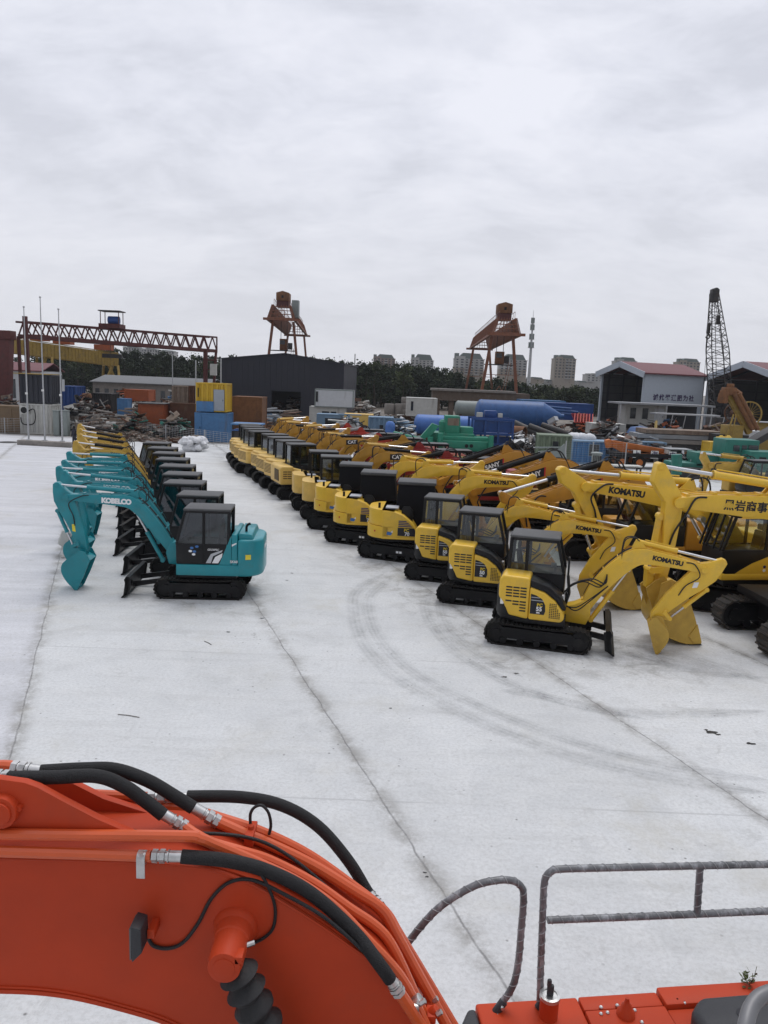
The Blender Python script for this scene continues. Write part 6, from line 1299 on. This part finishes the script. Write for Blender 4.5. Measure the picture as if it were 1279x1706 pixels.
m=MB(); q=bb(1056,712,1087,724,78); m.prism([(q[0],q[2]),(q[1],q[2]),(q[1]-.5,q[3]),(q[0]+.4,q[3]-.1)],78,80.5); solid('small_roof','small bright blue roof sheet amid the steel stacks','roof sheet',m,'silo')
q=bb(1060,716,1215,742,74); r=thing('sheet_stack','long stack of grey steel sheets and mesh behind the orange crane truck','steel stack',((q[0]+q[1])/2,74,0))
for k in range(6): m=MB(); L=(q[1]-q[0]); m.box(-L/2+random.uniform(0,1),L/2-random.uniform(0,2),-.2+random.uniform(-.2,.2),3,q[3]*k/6,q[3]*(k+.85)/6); m.build('sheet',MT[['roofg','rustl','pipe','conc','roofg','rustl'][k]],r)
scrap('scrap_heap','grey wire mesh and rods right of the pale blue container',(1035,722,1110,765),69,6,['galv','pipe','conc','rustp'],420,1.1,.12,.7)
container('sea_container','blue grey container behind the orange crane boom','container',(1030,736,1110,756),72,2.5,'pbl')
scrap('scrap_heap','dark tangled steel between the silo cone and the pale blue container',(925,698,1062,732),79,5,['pipe','dark','rustp','conc','galv'],420,1.,.3)
scrap('scrap_heap','dark rusty machine parts between the canopy and the green crane truck',(1095,702,1265,748),79,5,['pipe','dark','rustp','rustl','gyel','ybld'],460,1.,.35)
scrap('scrap_heap','low dark clutter right of the large brown rusty box',(432,700,600,722),74,6,['pipe','rustp','wood','dark','pbl'],420,.9,.2)
scrap('scrap_heap','scrap steel beside the blue frame stand',(840,722,905,768),68,4,['pipe','dark','galv','rustp'],240,.8,.5)
# ---- orange crane truck
def crane_truck(name,label,x,y,mat,px,txt=None):
    q=bb(*px,y); L=q[1]-q[0]; H=q[3]-0; r=thing(name,label,'crane truck',((q[0]+q[1])/2,y,0)); m=MB(); m.box(-L*.5,L*.5,0,2.4,.95,1.25); m.build('chassis',MT['dark'],r)
    m=MB(); m.prism([(-L*.32,1.25),(L*.50,1.25),(L*.48,H*.78),(L*.28,H*.95),(L*.0,H*.80),(-L*.32,H*.80)],.1,2.3); m.build('superstructure',MT[mat],r,bevel=.06); m=MB(); m.box(-L*.30,L*.45,.05,.12,H*.62,H*.655); m.box(-L*.30,L*.45,.05,.12,H*.69,H*.71); m.build('stripe',MT['navytxt'],r)
    m=MB(); m.prism([(L*.12,H*.80),(L*.30,H*.80),(L*.32,H*1.12),(L*.12,H*1.12)],.2,1.5); c=m.build('cab',MT['cream'],r,bevel=.05); m=MB(); m.box(L*.15,L*.28,.17,.25,H*.86,H*1.08); m.build('window',MT['win'],c)
    m=MB(); m.box(L*.11,L*.40,.0,1.7,H*1.125,H*1.16); m.build('roof',MT['roofg'],c)
    m=MB(); m.bar((L*.12,1.2,H*.92),(-L*.50,1.2,H*1.30),.42,.5); m.build('boom',MT[mat],r,bevel=.04); m=MB(); m.bar((-L*.22,1.0,H*.6),(-L*.48,1.0,H*1.22),.4); m.build('boom_strut',MT[mat],r)
    m=MB(); m.bar((-L*.5,1.2,H*1.3),(-L*.56,1.2,H*1.22),.6,.7); m.build('boom_head',MT[mat],r,bevel=.06)
    for x_ in (-.4,-.2,.2,.38):
        for y_ in (.0,2.1): m=MB(); m.cyl((L*x_,y_,.52),(L*x_,y_+.32,.52),.52,n=20); w=m.build('wheel',MT['rubber'],r); m=MB(); m.cyl((L*x_,y_-.02,.52),(L*x_,y_+.34,.52),.27,n=14); m.build('rim',MT[mat],w)
    if txt:
        for k,ch in enumerate(txt):
            x_=-L*.24+L*.205*k; m=MB(); m.box(x_-.30,x_+.30,.03,.06,H*.60,H*.60+.62); m.build('name_plate',MT['white'],r); lettering(ch,.52,MT['navytxt'],r,Matrix.Translation((x_,.022,H*.60+.31))@Matrix(((1,0,0,0),(0,0,-1,0),(0,1,0,0),(0,0,0,1))),bold=.02)
    return r
crane_truck('crane_truck','orange crane truck with white chinese name plates on its side',0,62,'ocran',(1022,752,1168,778),'上海中工')
# ---- green crane trucks at right
r=thing('crane_truck','green crane truck with boxy windowed cab at the right','crane truck',P(1205,800,56)*0+Vector((P(1205,790,56).x,56,0))); ox=r.location.x
def gp(name,px,Y,d,mat='tgreen',bev=.05,par=None):
    a=bb(*px,Y); m=MB(); m.box(a[0]-ox,a[1]-ox,Y-56,Y-56+d,max(0,a[2]),a[3]); return m.build(name,MT[mat],par or r,bevel=bev)
c=gp('cab',(1207,733,1264,772),56,2.2); gp('engine_box',(1249,753,1300,790),54.5,2.); gp('lower_frame',(1120,782,1290,800),56.3,2.4,'pipe'); gp('chassis_box',(1120,772,1210,790),57,2.)
for px in ((1222,742,1232,752),(1236,742,1244,753),(1247,742,1263,757)): gp('window',px,55.95,.1,'win',0,c)
a=P(1127,790,55.);b=P(1127,757,55.); m=MB(); m.cyl((a.x-ox,-1,max(0,a.z)),(b.x-ox,-1,b.z),.36,n=16); m.build('outrigger',MT['tgreen'],r)
gp('vent',(1265,762,1276,772),54.45,.1,'dark',0); gp('winch',(1160,755,1205,778),57,2,'tgreen')
scrap('scrap_heap','engine parts and hoses around the green crane truck',(1150,752,1215,790),58,3,['tgreen','pipe','dark','galv','rustp'],320,.7,.6)
container('machine_cabin','dented yellow machine cabin behind the green crane truck','cabin',(1182,737,1216,760),66,1.8,'yshed',z0='px',corr=False,windows=((.4,.62,.25,.85),))
m=MB()
for k in range(4): a=P(1195+6*k,733-2*(k%2),66.5); m.lathe([(.05,-.3),(.28,-.15),(.3,.1),(.1,.3)],10,Matrix.Translation(a))
solid('float_balls','yellow round floats lying on the dented yellow cabin','floats',m,'yshed')
# yellow rig with cable drum
r=thing('drilling_rig','tall yellow rotary rig head with rusty twin rams and a large spoked cable wheel','drilling rig',(P(1230,700,72).x,72,0)); ox=r.location.x
def lp(px,py,Y): a=P(px,py,Y); return Vector((a.x-ox,Y-72,a.z))
m=MB(); m.bar(lp(1212,655,72),lp(1248,722,72),.55,.5); m.build('mast',MT['gyel'],r,bevel=.05)
for k in (0,1): m=MB(); m.cyl(lp(1222+8*k,655,71.4),lp(1254+8*k,716,71.4),.22,n=12); m.build('ram',MT['rustt'],r)
m=MB(); a=lp(1214,652,71.8); m.cbox(a,(1.1,.9,.7)); m.cbox(a+Vector((-.5,-.2,-.5)),(.5,.7,1.2),.3); m.cyl(a+Vector((.4,0,.1)),a+Vector((1.1,0,-.3)),.3,n=12); m.cbox(a+Vector((.1,0,.5)),(.5,.5,.4),.5); m.cyl(a+Vector((-.8,.1,-1.)),a+Vector((-.7,.1,-.2)),.16,n=8); m.build('rig_head',MT['rustt'],r,bevel=.12)
for cx_,cy_,rr,Y in ((1248,690,1.15,73),(1222,688,.85,73.5)):
    a=lp(cx_,cy_,Y); m=MB(); n=28; 
    for k in range(n): q=6.283*k/n;q2=6.283*(k+1)/n; m.bar(a+Vector((rr*math.cos(q),0,rr*math.sin(q)))*1.,a+Vector((rr*math.cos(q2),0,rr*math.sin(q2))),.12); 
    for k in range(20): q=6.283*k/20; m.bar(a,a+Vector((rr*math.cos(q),0,rr*math.sin(q))),.03)
    m.cyl(a-Vector((0,.3,0)),a+Vector((0,.3,0)),.25,n=12); m.build('cable_wheel',MT['gyel' if rr>1 else 'rustp'],r)
m=MB(); a=lp(1220,718,72); m.cbox(a+Vector((.1,.4,-.2)),(1.5,1.6,1.5)); m.cbox(a+Vector((-.9,.4,-.9)),(.5,1.2,.8)); m.bar(lp(1208,735,71),lp(1222,690,71),.15); m.bar(lp(1218,735,71),lp(1226,690,71),.12); m.build('rig_base',MT['gyel'],r,bevel=.06); m=MB(); a=lp(1218,735,72); m.box(a.x-1.4,a.x+1.6,0,2.2,0,a.z+.6); m.build('rig_frame',MT['pipe'],r)
m=MB(); a=P(1226,752,60);b=P(1290,715,60); m.bar(a,b,1.4,.5); solid('conveyor','black conveyor arm rising toward the right frame edge','conveyor',m,'pipe',bevel=.04)
container('tarp_box','white tarpaulin covered box behind the conveyor','box',(1238,718,1272,735),74,2.,'wht',z0='px',corr=False)
container('work_shed','pale roofed shed at the right edge behind the cable wheel','shed',(1262,705,1310,722),84,3,'gyel',corr=False,roof='roofg')
# ---- lattice boom crane
Yc=96; b0=P(1206,690,Yc); t0=P(1190,490,Yc); r=thing('crawler_crane','black crawler crane with a tall tapering lattice boom','crane',(b0.x,Yc,0)); o=Vector((-b0.x,-Yc,0)); A=b0+o; T=t0+o; A.z=1.6; m=MB()
def sec(t): w=1.05*min(1,.25+t*6) if t<.12 else (1.05 if t<.60 else 1.05-(t-.6)/.4*.66); return w
S_=24; prev=None
for k in range(S_+1):
    t=k/S_; c=A.lerp(T,t); w=sec(t)+.02; cur=[c+Vector((sx*w,sy*w*.8,0)) for sx,sy in ((-1,-1),(1,-1),(1,1),(-1,1))]
    if prev:
        for i in range(4): m.bar(prev[i],cur[i],.10); j=(i+1)%4; m.bar(prev[i] if k%2 else prev[j],cur[j] if k%2 else cur[i],.052); m.bar(cur[i],cur[j],.042)
    prev=cur
m.build('lattice_boom',MT['pipe'],r); m=MB(); m.cbox(T+Vector((0,0,-.2)),(.85,.9,1.5)); m.cyl(T+Vector((0,-.55,.35)),T+Vector((0,.55,.35)),.36,n=16); m.build('boom_head',MT['pipe'],r,bevel=.05)
h=P(1181,540,Yc)+o; m=MB(); m.bar(T+Vector((-.6,0,0)),h,.06); m.cbox(h-Vector((0,0,.5)),(.32,.4,1.2)); m.tube(cr([(h.x,h.y,h.z-1.1),(h.x+.25,h.y,h.z-1.4),(h.x+.05,h.y,h.z-1.75),(h.x-.25,h.y,h.z-1.5)],4),.08,6); m.build('hook_block',MT['pipe'],r)
m=MB(); m.bar(h-Vector((0,0,1.)),P(1172,640,Yc)+o,.04); m.bar(T,P(1216,625,Yc)+o+Vector((0,4,0)),.06); h2=P(1196,533,Yc)+o; m.cbox(h2,(.35,.4,1.1)); m.bar(T,h2,.05); m.bar(h2,P(1208,620,Yc)+o,.05); m.build('cable',MT['pipe'],r)
m=MB(); m.box(-1.6,2.8,-1.5,1.5,1.2,3.4); m.build('machine_house',MT['pipe'],r,bevel=.08); m=MB(); m.box(-2.4,2.4,-2.3,-1.4,0,1.1); m.build('track',MT['rubber'],r,bevel=.3,seg=3); m=MB(); m.box(-2.4,2.4,1.4,2.3,0,1.1); m.build('track',MT['rubber'],r,bevel=.3,seg=3)
# extra worn yellow machine among the green trucks
big((19.9,40.,0),186,'worn yellow crawler excavator with bent boom between the orange and green crane trucks',None,'yellow_worn',BIGP,None,sc=.72,sidestripe=False)
# light blue covered machine at the far end of the right row
q=bb(385,706,432,735,60.5); r=thing('mobile_compressor','turquoise flat topped machine standing at the far end of the right row','machine',((q[0]+q[1])/2,60.5,0)); w=(q[1]-q[0])/2; m=MB(); m.box(-w,w,0,2,.9,1.9); m.build('body',MT['pipe'],r,bevel=.1); m=MB(); m.box(-w*1.05,w*1.1,-.1,2.1,q[3]-.12,q[3]); m.build('roof',MT['ybl'],r); m=MB(); m.box(-w*.95,-w*.1,-.05,1.8,1.9,q[3]-.5); m.build('housing',MT['turq'] if 'turq' in MT else MT['silo2'],r,bevel=.1)
for x in (-w*.9,w*.9): m=MB(); m.box(x-.06,x+.06,0,.12,0,q[3]-.12); m.build('post',MT['pipe'],r)
# dark mat strips and manhole on the slab far left
for a,b,l in ((13,737,0),(405,757,1)): 
    c=G(a,b); m=MB(); m.lathe([(.75,.004),(.75,.03),(.7,.035)],20,Matrix.Translation((c.x,c.y,0))); prop(m.build('manhole_cover',MT['pipe']),'dark round manhole cover in the slab, %s'%('left of the concrete plinth' if l==0 else 'near the tan end of the right row'),'manhole cover')
# ---------------------------------------------------------------- tower, town and wood
random.seed(41)
MT['bldw']=M('apartment render grey white',(.36,.36,.35),.8,var=.08,scale=.1)
MT['bldb']=M('apartment render beige',(.27,.235,.19),.8,var=.08,scale=.1)
MT['bldr']=M('apartment render brown',(.20,.15,.13),.8,var=.1,scale=.1)
MT['bldroof']=M('apartment roof green grey',(.12,.15,.14),.8,var=.1,scale=.1)
MT['bwin']=M('apartment window',(.045,.055,.065),.25,var=.3,scale=.3)
bsh=MB().box(-.5,.5,-.06,.06,-.5,.5).build('window',MT['bwin']); WM=bsh.data; bpy.data.objects.remove(bsh)
WM2=WM.copy(); WM2.materials[0]=MT['bldw']
def block(label,px,Y,d,low,up,floors,cols,balc=(),roofh=3.,rot=0.,name='apartment_block'):
    x0,x1,za,zb=bb(*px,Y); W=x1-x0; H=zb; r=thing(name,label,'building',((x0+x1)/2,Y,0),rot)
    m=MB(); m.box(-W/2,W/2,0,d,0,H*.62); m.build('wall',MT[low],r); m=MB(); m.box(-W/2+.0,W/2,0.0,d,H*.62+.01,H-roofh); m.build('wall',MT[up],r); m=MB(); m.box(-W/2+.5,-W*.15,-1.2,-.01,H*.62,H-roofh*.6); m.build('bay',MT[up],r)
    m=MB(); m.prism([(-W*.40,H-roofh+.01),(W*.46,H-roofh+.01),(W*.34,H-.3),(-W*.22,H)],.6,d-.6); m.box(-W*.5,-W*.36,.2,d*.5,H-roofh+.01,H-.4); m.build('roof',MT['bldroof'],r); m=MB(); m.box(-W*.52,W*.52,-.5,d+.2,H-roofh-.5,H-roofh); m.build('cornice',MT[up],r)
    fh=(H-roofh)/floors
    for f in range(floors):
        for c in range(cols):
            z=fh*(f+.55); 
            if z<14: continue
            x=-W/2+W*(c+.5)/cols; o=bpy.data.objects.new('window',WM); COL.objects.link(o); o.parent=r; o.location=(x,-1.25 if x<-W*.15 and z>H*.62 else -.05,z); o.scale=(W/cols*(.55 if c%2 else .38),1,fh*.55)
            if c in balc:
                o=bpy.data.objects.new('balcony',WM2); COL.objects.link(o); o.parent=r; o.location=(x,-.9,z-fh*.42); o.scale=(W/cols*.95,14,fh*.30)
    return r
BL=[('brown apartment block with pale storey bands, leftmost above the wood',(621,590,657,660),'bldr','bldr',(1,3)),
('pale apartment block with dark hipped roof, second from left',(684,590,721,660),'bldw','bldw',(2,)),
('beige and white apartment block left of the rusty gantry legs',(756,588,805,668),'bldb','bldw',(2,4)),
('beige apartment block with balconies seen between the gantry legs',(831,590,876,672),'bldb','bldw',(3,4)),
('beige apartment block with white balconies right of the lattice mast',(922,591,957,675),'bldb','bldb',(3,4)),
('grey apartment top above the left hangar roof',(1024,595,1058,670),'bldw','bldw',(2,)),
('grey apartment top with stepped roof by the lattice crane',(1128,597,1163,675),'bldw','bldb',(1,))]
for k,(l,px,lo,up,bc) in enumerate(BL): block(l,px,600+12*k,14,lo,up,13,6,bc,4.5 if k in(1,2,3) else 3.)
block('distant long grey office block between the wood and the left hangar',(976,622,1010,665),720,16,'bldw','bldw',9,5,(),1.)
for k,(px,l) in enumerate((((878,628,905,668),'low cream building at the foot of the lattice mast'),((900,632,923,668),'low grey flat building beside the mast foot'),((955,634,978,668),'low pale house right of the balconied beige block'))): block(l,px,640+15*k,14,'bldw','bldb' if k==0 else 'bldw',6,4,(),1.5,name='low_building')
for k,px in enumerate(((205,577,232,600),(236,580,262,602),(262,583,290,604))): block(['white far housing block above the left wood, nearest the yellow gantry','white far housing block above the left wood, middle one','white far housing block above the left wood, toward the dark hall'][k],px,760,14,'bldw','bldw',9,6,(),1.2)
# cell tower
a=P(880,642,300); t=P(893,517,300); H=t.z; r=thing('cell_tower','tall grey tapering cell mast with antenna rings','mast',(a.x,300,0)); sx_=(t.x-a.x)*0
m=MB(); m.tube([(0,0,0),(0,0,H*.55),(0,0,H*.88)],[.75,.5,.26],14); m.build('shaft',MT['galv'],r); m=MB(); m.tube([(0,0,H*.88),(0,0,H)],[.14,.05],6); m.build('lightning_rod',MT['galv'],r)
for k,u in enumerate((.60,.69,.79,.86)):
    m=MB(); z=H*u; m.lathe([(.3,z-.1),(1.3-.2*k,z-.08),(1.3-.2*k,z+.08),(.3,z+.1)],14); pl_=m.build('platform',MT['galv'],r)
    for j in range(6):
        q=6.283*j/6+k; rr=.9-.12*k; m=MB(); m.cbox((rr*math.cos(q),rr*math.sin(q),z+1.1),(.3,.25,2.0)); m.build('antenna',MT['ggrey'],pl_)
c=P(642-50,612,200); m=MB(); a=P(591,600,190); m.cyl((a.x,190,0),(a.x,190,a.z+1.5),.12,n=6); solid('lamp_mast','thin dark mast in front of the wood right of the hall','mast',m,'pipe')
for px,py0,Y,l in ((287,590,100,'thin grey pole left of the yellow cabin, against the wood'),(326,600,78,'thin white post at the left corner of the yellow cabin'),(368,597,76,'thin white post at the right corner of the yellow cabin')):
    a=P(px,py0,Y); m=MB(); m.cyl((a.x,Y,0),(a.x,Y,a.z),.06,n=6); solid('lamp_post',l,'pole',m,'galv')
# evergreen wood: leaf sized faces in clumps through every crown, one mass seen far off
def leafmat():
    m=bpy.data.materials.new('evergreen foliage'); m.use_nodes=True; N=m.node_tree.nodes;L=m.node_tree.links; b=N['Principled BSDF']; tc=N.new('ShaderNodeTexCoord')
    n=N.new('ShaderNodeTexNoise'); n.inputs['Scale'].default_value=.16; n.inputs['Detail'].default_value=5; L.new(tc.outputs['Object'],n.inputs['Vector']); r=N.new('ShaderNodeValToRGB'); L.new(n.outputs['Fac'],r.inputs[0])
    e=r.color_ramp.elements; e[0].position=.35; e[0].color=(.016,.024,.015,1); e[1].position=.68; e[1].color=(.070,.088,.038,1); x=e.new(.52); x.color=(.030,.043,.024,1)
    L.new(r.outputs[0],b.inputs['Base Color']); b.inputs['Roughness'].default_value=.8; b.inputs['Specular IOR Level'].default_value=.15; return m
LEAF=leafmat(); BARK=M('bark',(.05,.04,.03),.9,var=.3)
def wood(name,label,segs,n_tree,leaf=.72,per=600):
    v=[];f=[];tr=MB()
    for t in range(n_tree):
        s=random.random(); k=min(len(segs)-2,int(s*(len(segs)-1))); u=s*(len(segs)-1)-k; (px0,py0),(px1,py1)=segs[k],segs[k+1]; px=px0+(px1-px0)*u; py=py0+(py1-py0)*u
        Y=random.uniform(178,225); top=P(px,py,Y); H=max(3.5,top.z*random.uniform(.74,1.08)); cx,cy=top.x+random.uniform(-2,2),Y; rw=random.uniform(1.9,3.6)
        tr.tube([(cx,cy,0),(cx+random.uniform(-.3,.3),cy,H*.5),(cx,cy,H*.85)],[.25,.18,.05],5)
        cl=[]
        for j in range(16): z=H*(.10+.88*random.random()**.85); rad=rw*math.sin(min(1,(1-(z/H)*.92)*1.6)*1.57); q=random.uniform(0,6.283); d=rad*math.sqrt(random.random()); cl.append((cx+d*math.cos(q),cy+d*math.sin(q),z,random.uniform(.6,1.25)))
        cl.append((cx,cy,H*.97,.6))
        for j in range(per):
            c=random.choice(cl); p=Vector((random.gauss(c[0],c[3]*.55),random.gauss(c[1],c[3]*.55),random.gauss(c[2],c[3]*.5)))
            if p.z<.3: continue
            a=Vector((random.gauss(0,1),random.gauss(0,1),random.gauss(0,.7))).normalized(); b=a.cross(Vector((random.gauss(0,1),random.gauss(0,1),random.gauss(0,1)))).normalized(); l=leaf*random.uniform(.5,1.1)
            i=len(v); v+= [tuple(p-a*l*.5),tuple(p+b*l*.32),tuple(p+a*l*.5),tuple(p-b*l*.32)]; f.append((i,i+1,i+2,i+3))
    n0=len(tr.f); m=MB(); m.v=tr.v; m.f=tr.f; m.add(v,f); me=bpy.data.meshes.new(name); me.from_pydata(m.v,[],m.f); me.materials.append(BARK); me.materials.append(LEAF)
    me.polygons.foreach_set('material_index',[0]*n0+[1]*(len(m.f)-n0)); o=bpy.data.objects.new(name,me); COL.objects.link(o); return prop(o,label,None,kind='stuff')
wood('wood','dense dark evergreen wood behind the left gantries',[(-60,600),(60,592),(130,588),(200,586),(260,592),(330,596),(380,600)],150)
wood('wood','dense dark evergreen wood right of the dark hall',[(480,600),(560,604),(600,610),(640,610),(690,612),(740,622),(790,632)],150)
wood('wood','lower dark evergreen belt below the apartment blocks',[(780,634),(830,636),(880,642),(930,650),(960,648),(1020,652),(1080,650)],120)
# ---------------------------------------------------------------- sky and light
w=bpy.data.worlds.new("World"); SC.world=w; w.use_nodes=True; nt=w.node_tree; N=nt.nodes; L=nt.links
bg=N['Background']; sky=N.new('ShaderNodeTexSky'); sky.sky_type='NISHITA'; sky.sun_disc=False; sky.sun_elevation=R(67); sky.sun_rotation=R(20); sky.air_density=1.2; sky.dust_density=3
tc=N.new('ShaderNodeTexCoord'); sx=N.new('ShaderNodeSeparateXYZ'); L.new(tc.outputs['Generated'],sx.inputs[0])
def mth(op,a,b=None,c=None):
    n=N.new('ShaderNodeMath'); n.operation=op
    for i,v in enumerate((a,b,c)):
        if v is None: continue
        if isinstance(v,(int,float)): n.inputs[i].default_value=v
        else: L.new(v,n.inputs[i])
    return n.outputs[0]
zz=mth('MAXIMUM',sx.outputs[2],0.0); den=mth('ADD',zz,.42)
cx=N.new('ShaderNodeCombineXYZ'); L.new(mth('DIVIDE',sx.outputs[0],den),cx.inputs[0]); L.new(mth('DIVIDE',sx.outputs[1],den),cx.inputs[1])
def noise(sc,det,ro,dist,vec,stretch=None):
    n=N.new('ShaderNodeTexNoise'); n.inputs['Scale'].default_value=sc; n.inputs['Detail'].default_value=det; n.inputs['Roughness'].default_value=ro; n.inputs['Distortion'].default_value=dist
    if stretch:
        m=N.new('ShaderNodeMapping'); m.inputs['Scale'].default_value=stretch; m.inputs['Rotation'].default_value=(0,0,R(20)); m.inputs['Location'].default_value=(3.1,1.7,0); L.new(vec,m.inputs[0]); vec=m.outputs[0]
    L.new(vec,n.inputs['Vector']); return n.outputs['Fac']
n1=noise(2.1,8,.58,.4,cx.outputs[0],(.85,1.3,1)); n2=noise(6.,7,.6,.4,cx.outputs[0],(.8,1.4,1))
nn=mth('ADD',mth('MULTIPLY',n1,.62),mth('MULTIPLY',n2,.38))
cr_=N.new('ShaderNodeValToRGB'); L.new(nn,cr_.inputs[0]); e=cr_.color_ramp.elements
e[0].position=.41; e[0].color=(.675,.695,.775,1); e[1].position=.58; e[1].color=(.87,.885,.965,1)
x=e.new(.49); x.color=(.775,.795,.88,1)
# the overcast deck thins a little and greys towards the horizon
hz=N.new('ShaderNodeMapRange'); hz.inputs[1].default_value=.0; hz.inputs[2].default_value=.30; L.new(zz,hz.inputs[0])
hm=N.new('ShaderNodeMix'); hm.data_type='RGBA'; L.new(mth('ADD',mth('MULTIPLY',hz.outputs[0],.75),.25),hm.inputs[0]); hm.inputs[6].default_value=(.735,.745,.79,1); L.new(cr_.outputs[0],hm.inputs[7])
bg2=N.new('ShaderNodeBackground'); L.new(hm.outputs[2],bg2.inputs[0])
# sky brighter overhead; dimmed behind the viewer, added to shade sides facing it
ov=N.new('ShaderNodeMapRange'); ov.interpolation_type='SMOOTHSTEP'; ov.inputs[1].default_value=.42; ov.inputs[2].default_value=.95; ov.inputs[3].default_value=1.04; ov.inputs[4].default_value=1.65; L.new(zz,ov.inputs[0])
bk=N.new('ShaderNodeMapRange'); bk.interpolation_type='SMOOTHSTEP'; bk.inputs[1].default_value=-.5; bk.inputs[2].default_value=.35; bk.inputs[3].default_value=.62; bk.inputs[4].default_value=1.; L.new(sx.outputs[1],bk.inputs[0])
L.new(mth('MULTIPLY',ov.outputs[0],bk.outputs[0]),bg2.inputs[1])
L.new(sky.outputs[0],bg.inputs[0]); bg.inputs[1].default_value=.05
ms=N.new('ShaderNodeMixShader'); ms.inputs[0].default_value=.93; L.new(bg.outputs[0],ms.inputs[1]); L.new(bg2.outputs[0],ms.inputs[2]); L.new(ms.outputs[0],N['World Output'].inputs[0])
sl=bpy.data.lights.new('sun','SUN'); sl.energy=1.0; sl.angle=R(25); sl.color=(1,.97,.93); so=bpy.data.objects.new('sun',sl); COL.objects.link(so); so.rotation_euler=(R(-22),R(8),0); so.location=(0,0,60)
SC.view_settings.view_transform='Standard'; SC.view_settings.look='None'; SC.view_settings.exposure=0; SC.view_settings.gamma=1
# thin air over the whole yard
m=MB(); m.box(-700,700,-60,1100,-1,75); hz_=bpy.data.materials.new('haze'); hz_.use_nodes=True; hz_.node_tree.nodes.remove(hz_.node_tree.nodes['Principled BSDF']); v=hz_.node_tree.nodes.new('ShaderNodeVolumePrincipled'); v.inputs['Color'].default_value=(.84,.87,.93,1); v.inputs['Density'].default_value=.00015; v.inputs['Anisotropy'].default_value=.2; hz_.node_tree.links.new(v.outputs[0],hz_.node_tree.nodes['Material Output'].inputs['Volume'])
prop(m.build('haze',hz_),kind='stuff')
SC.cycles.max_bounces=6; SC.cycles.volume_bounces=1; SC.cycles.transparent_max_bounces=12
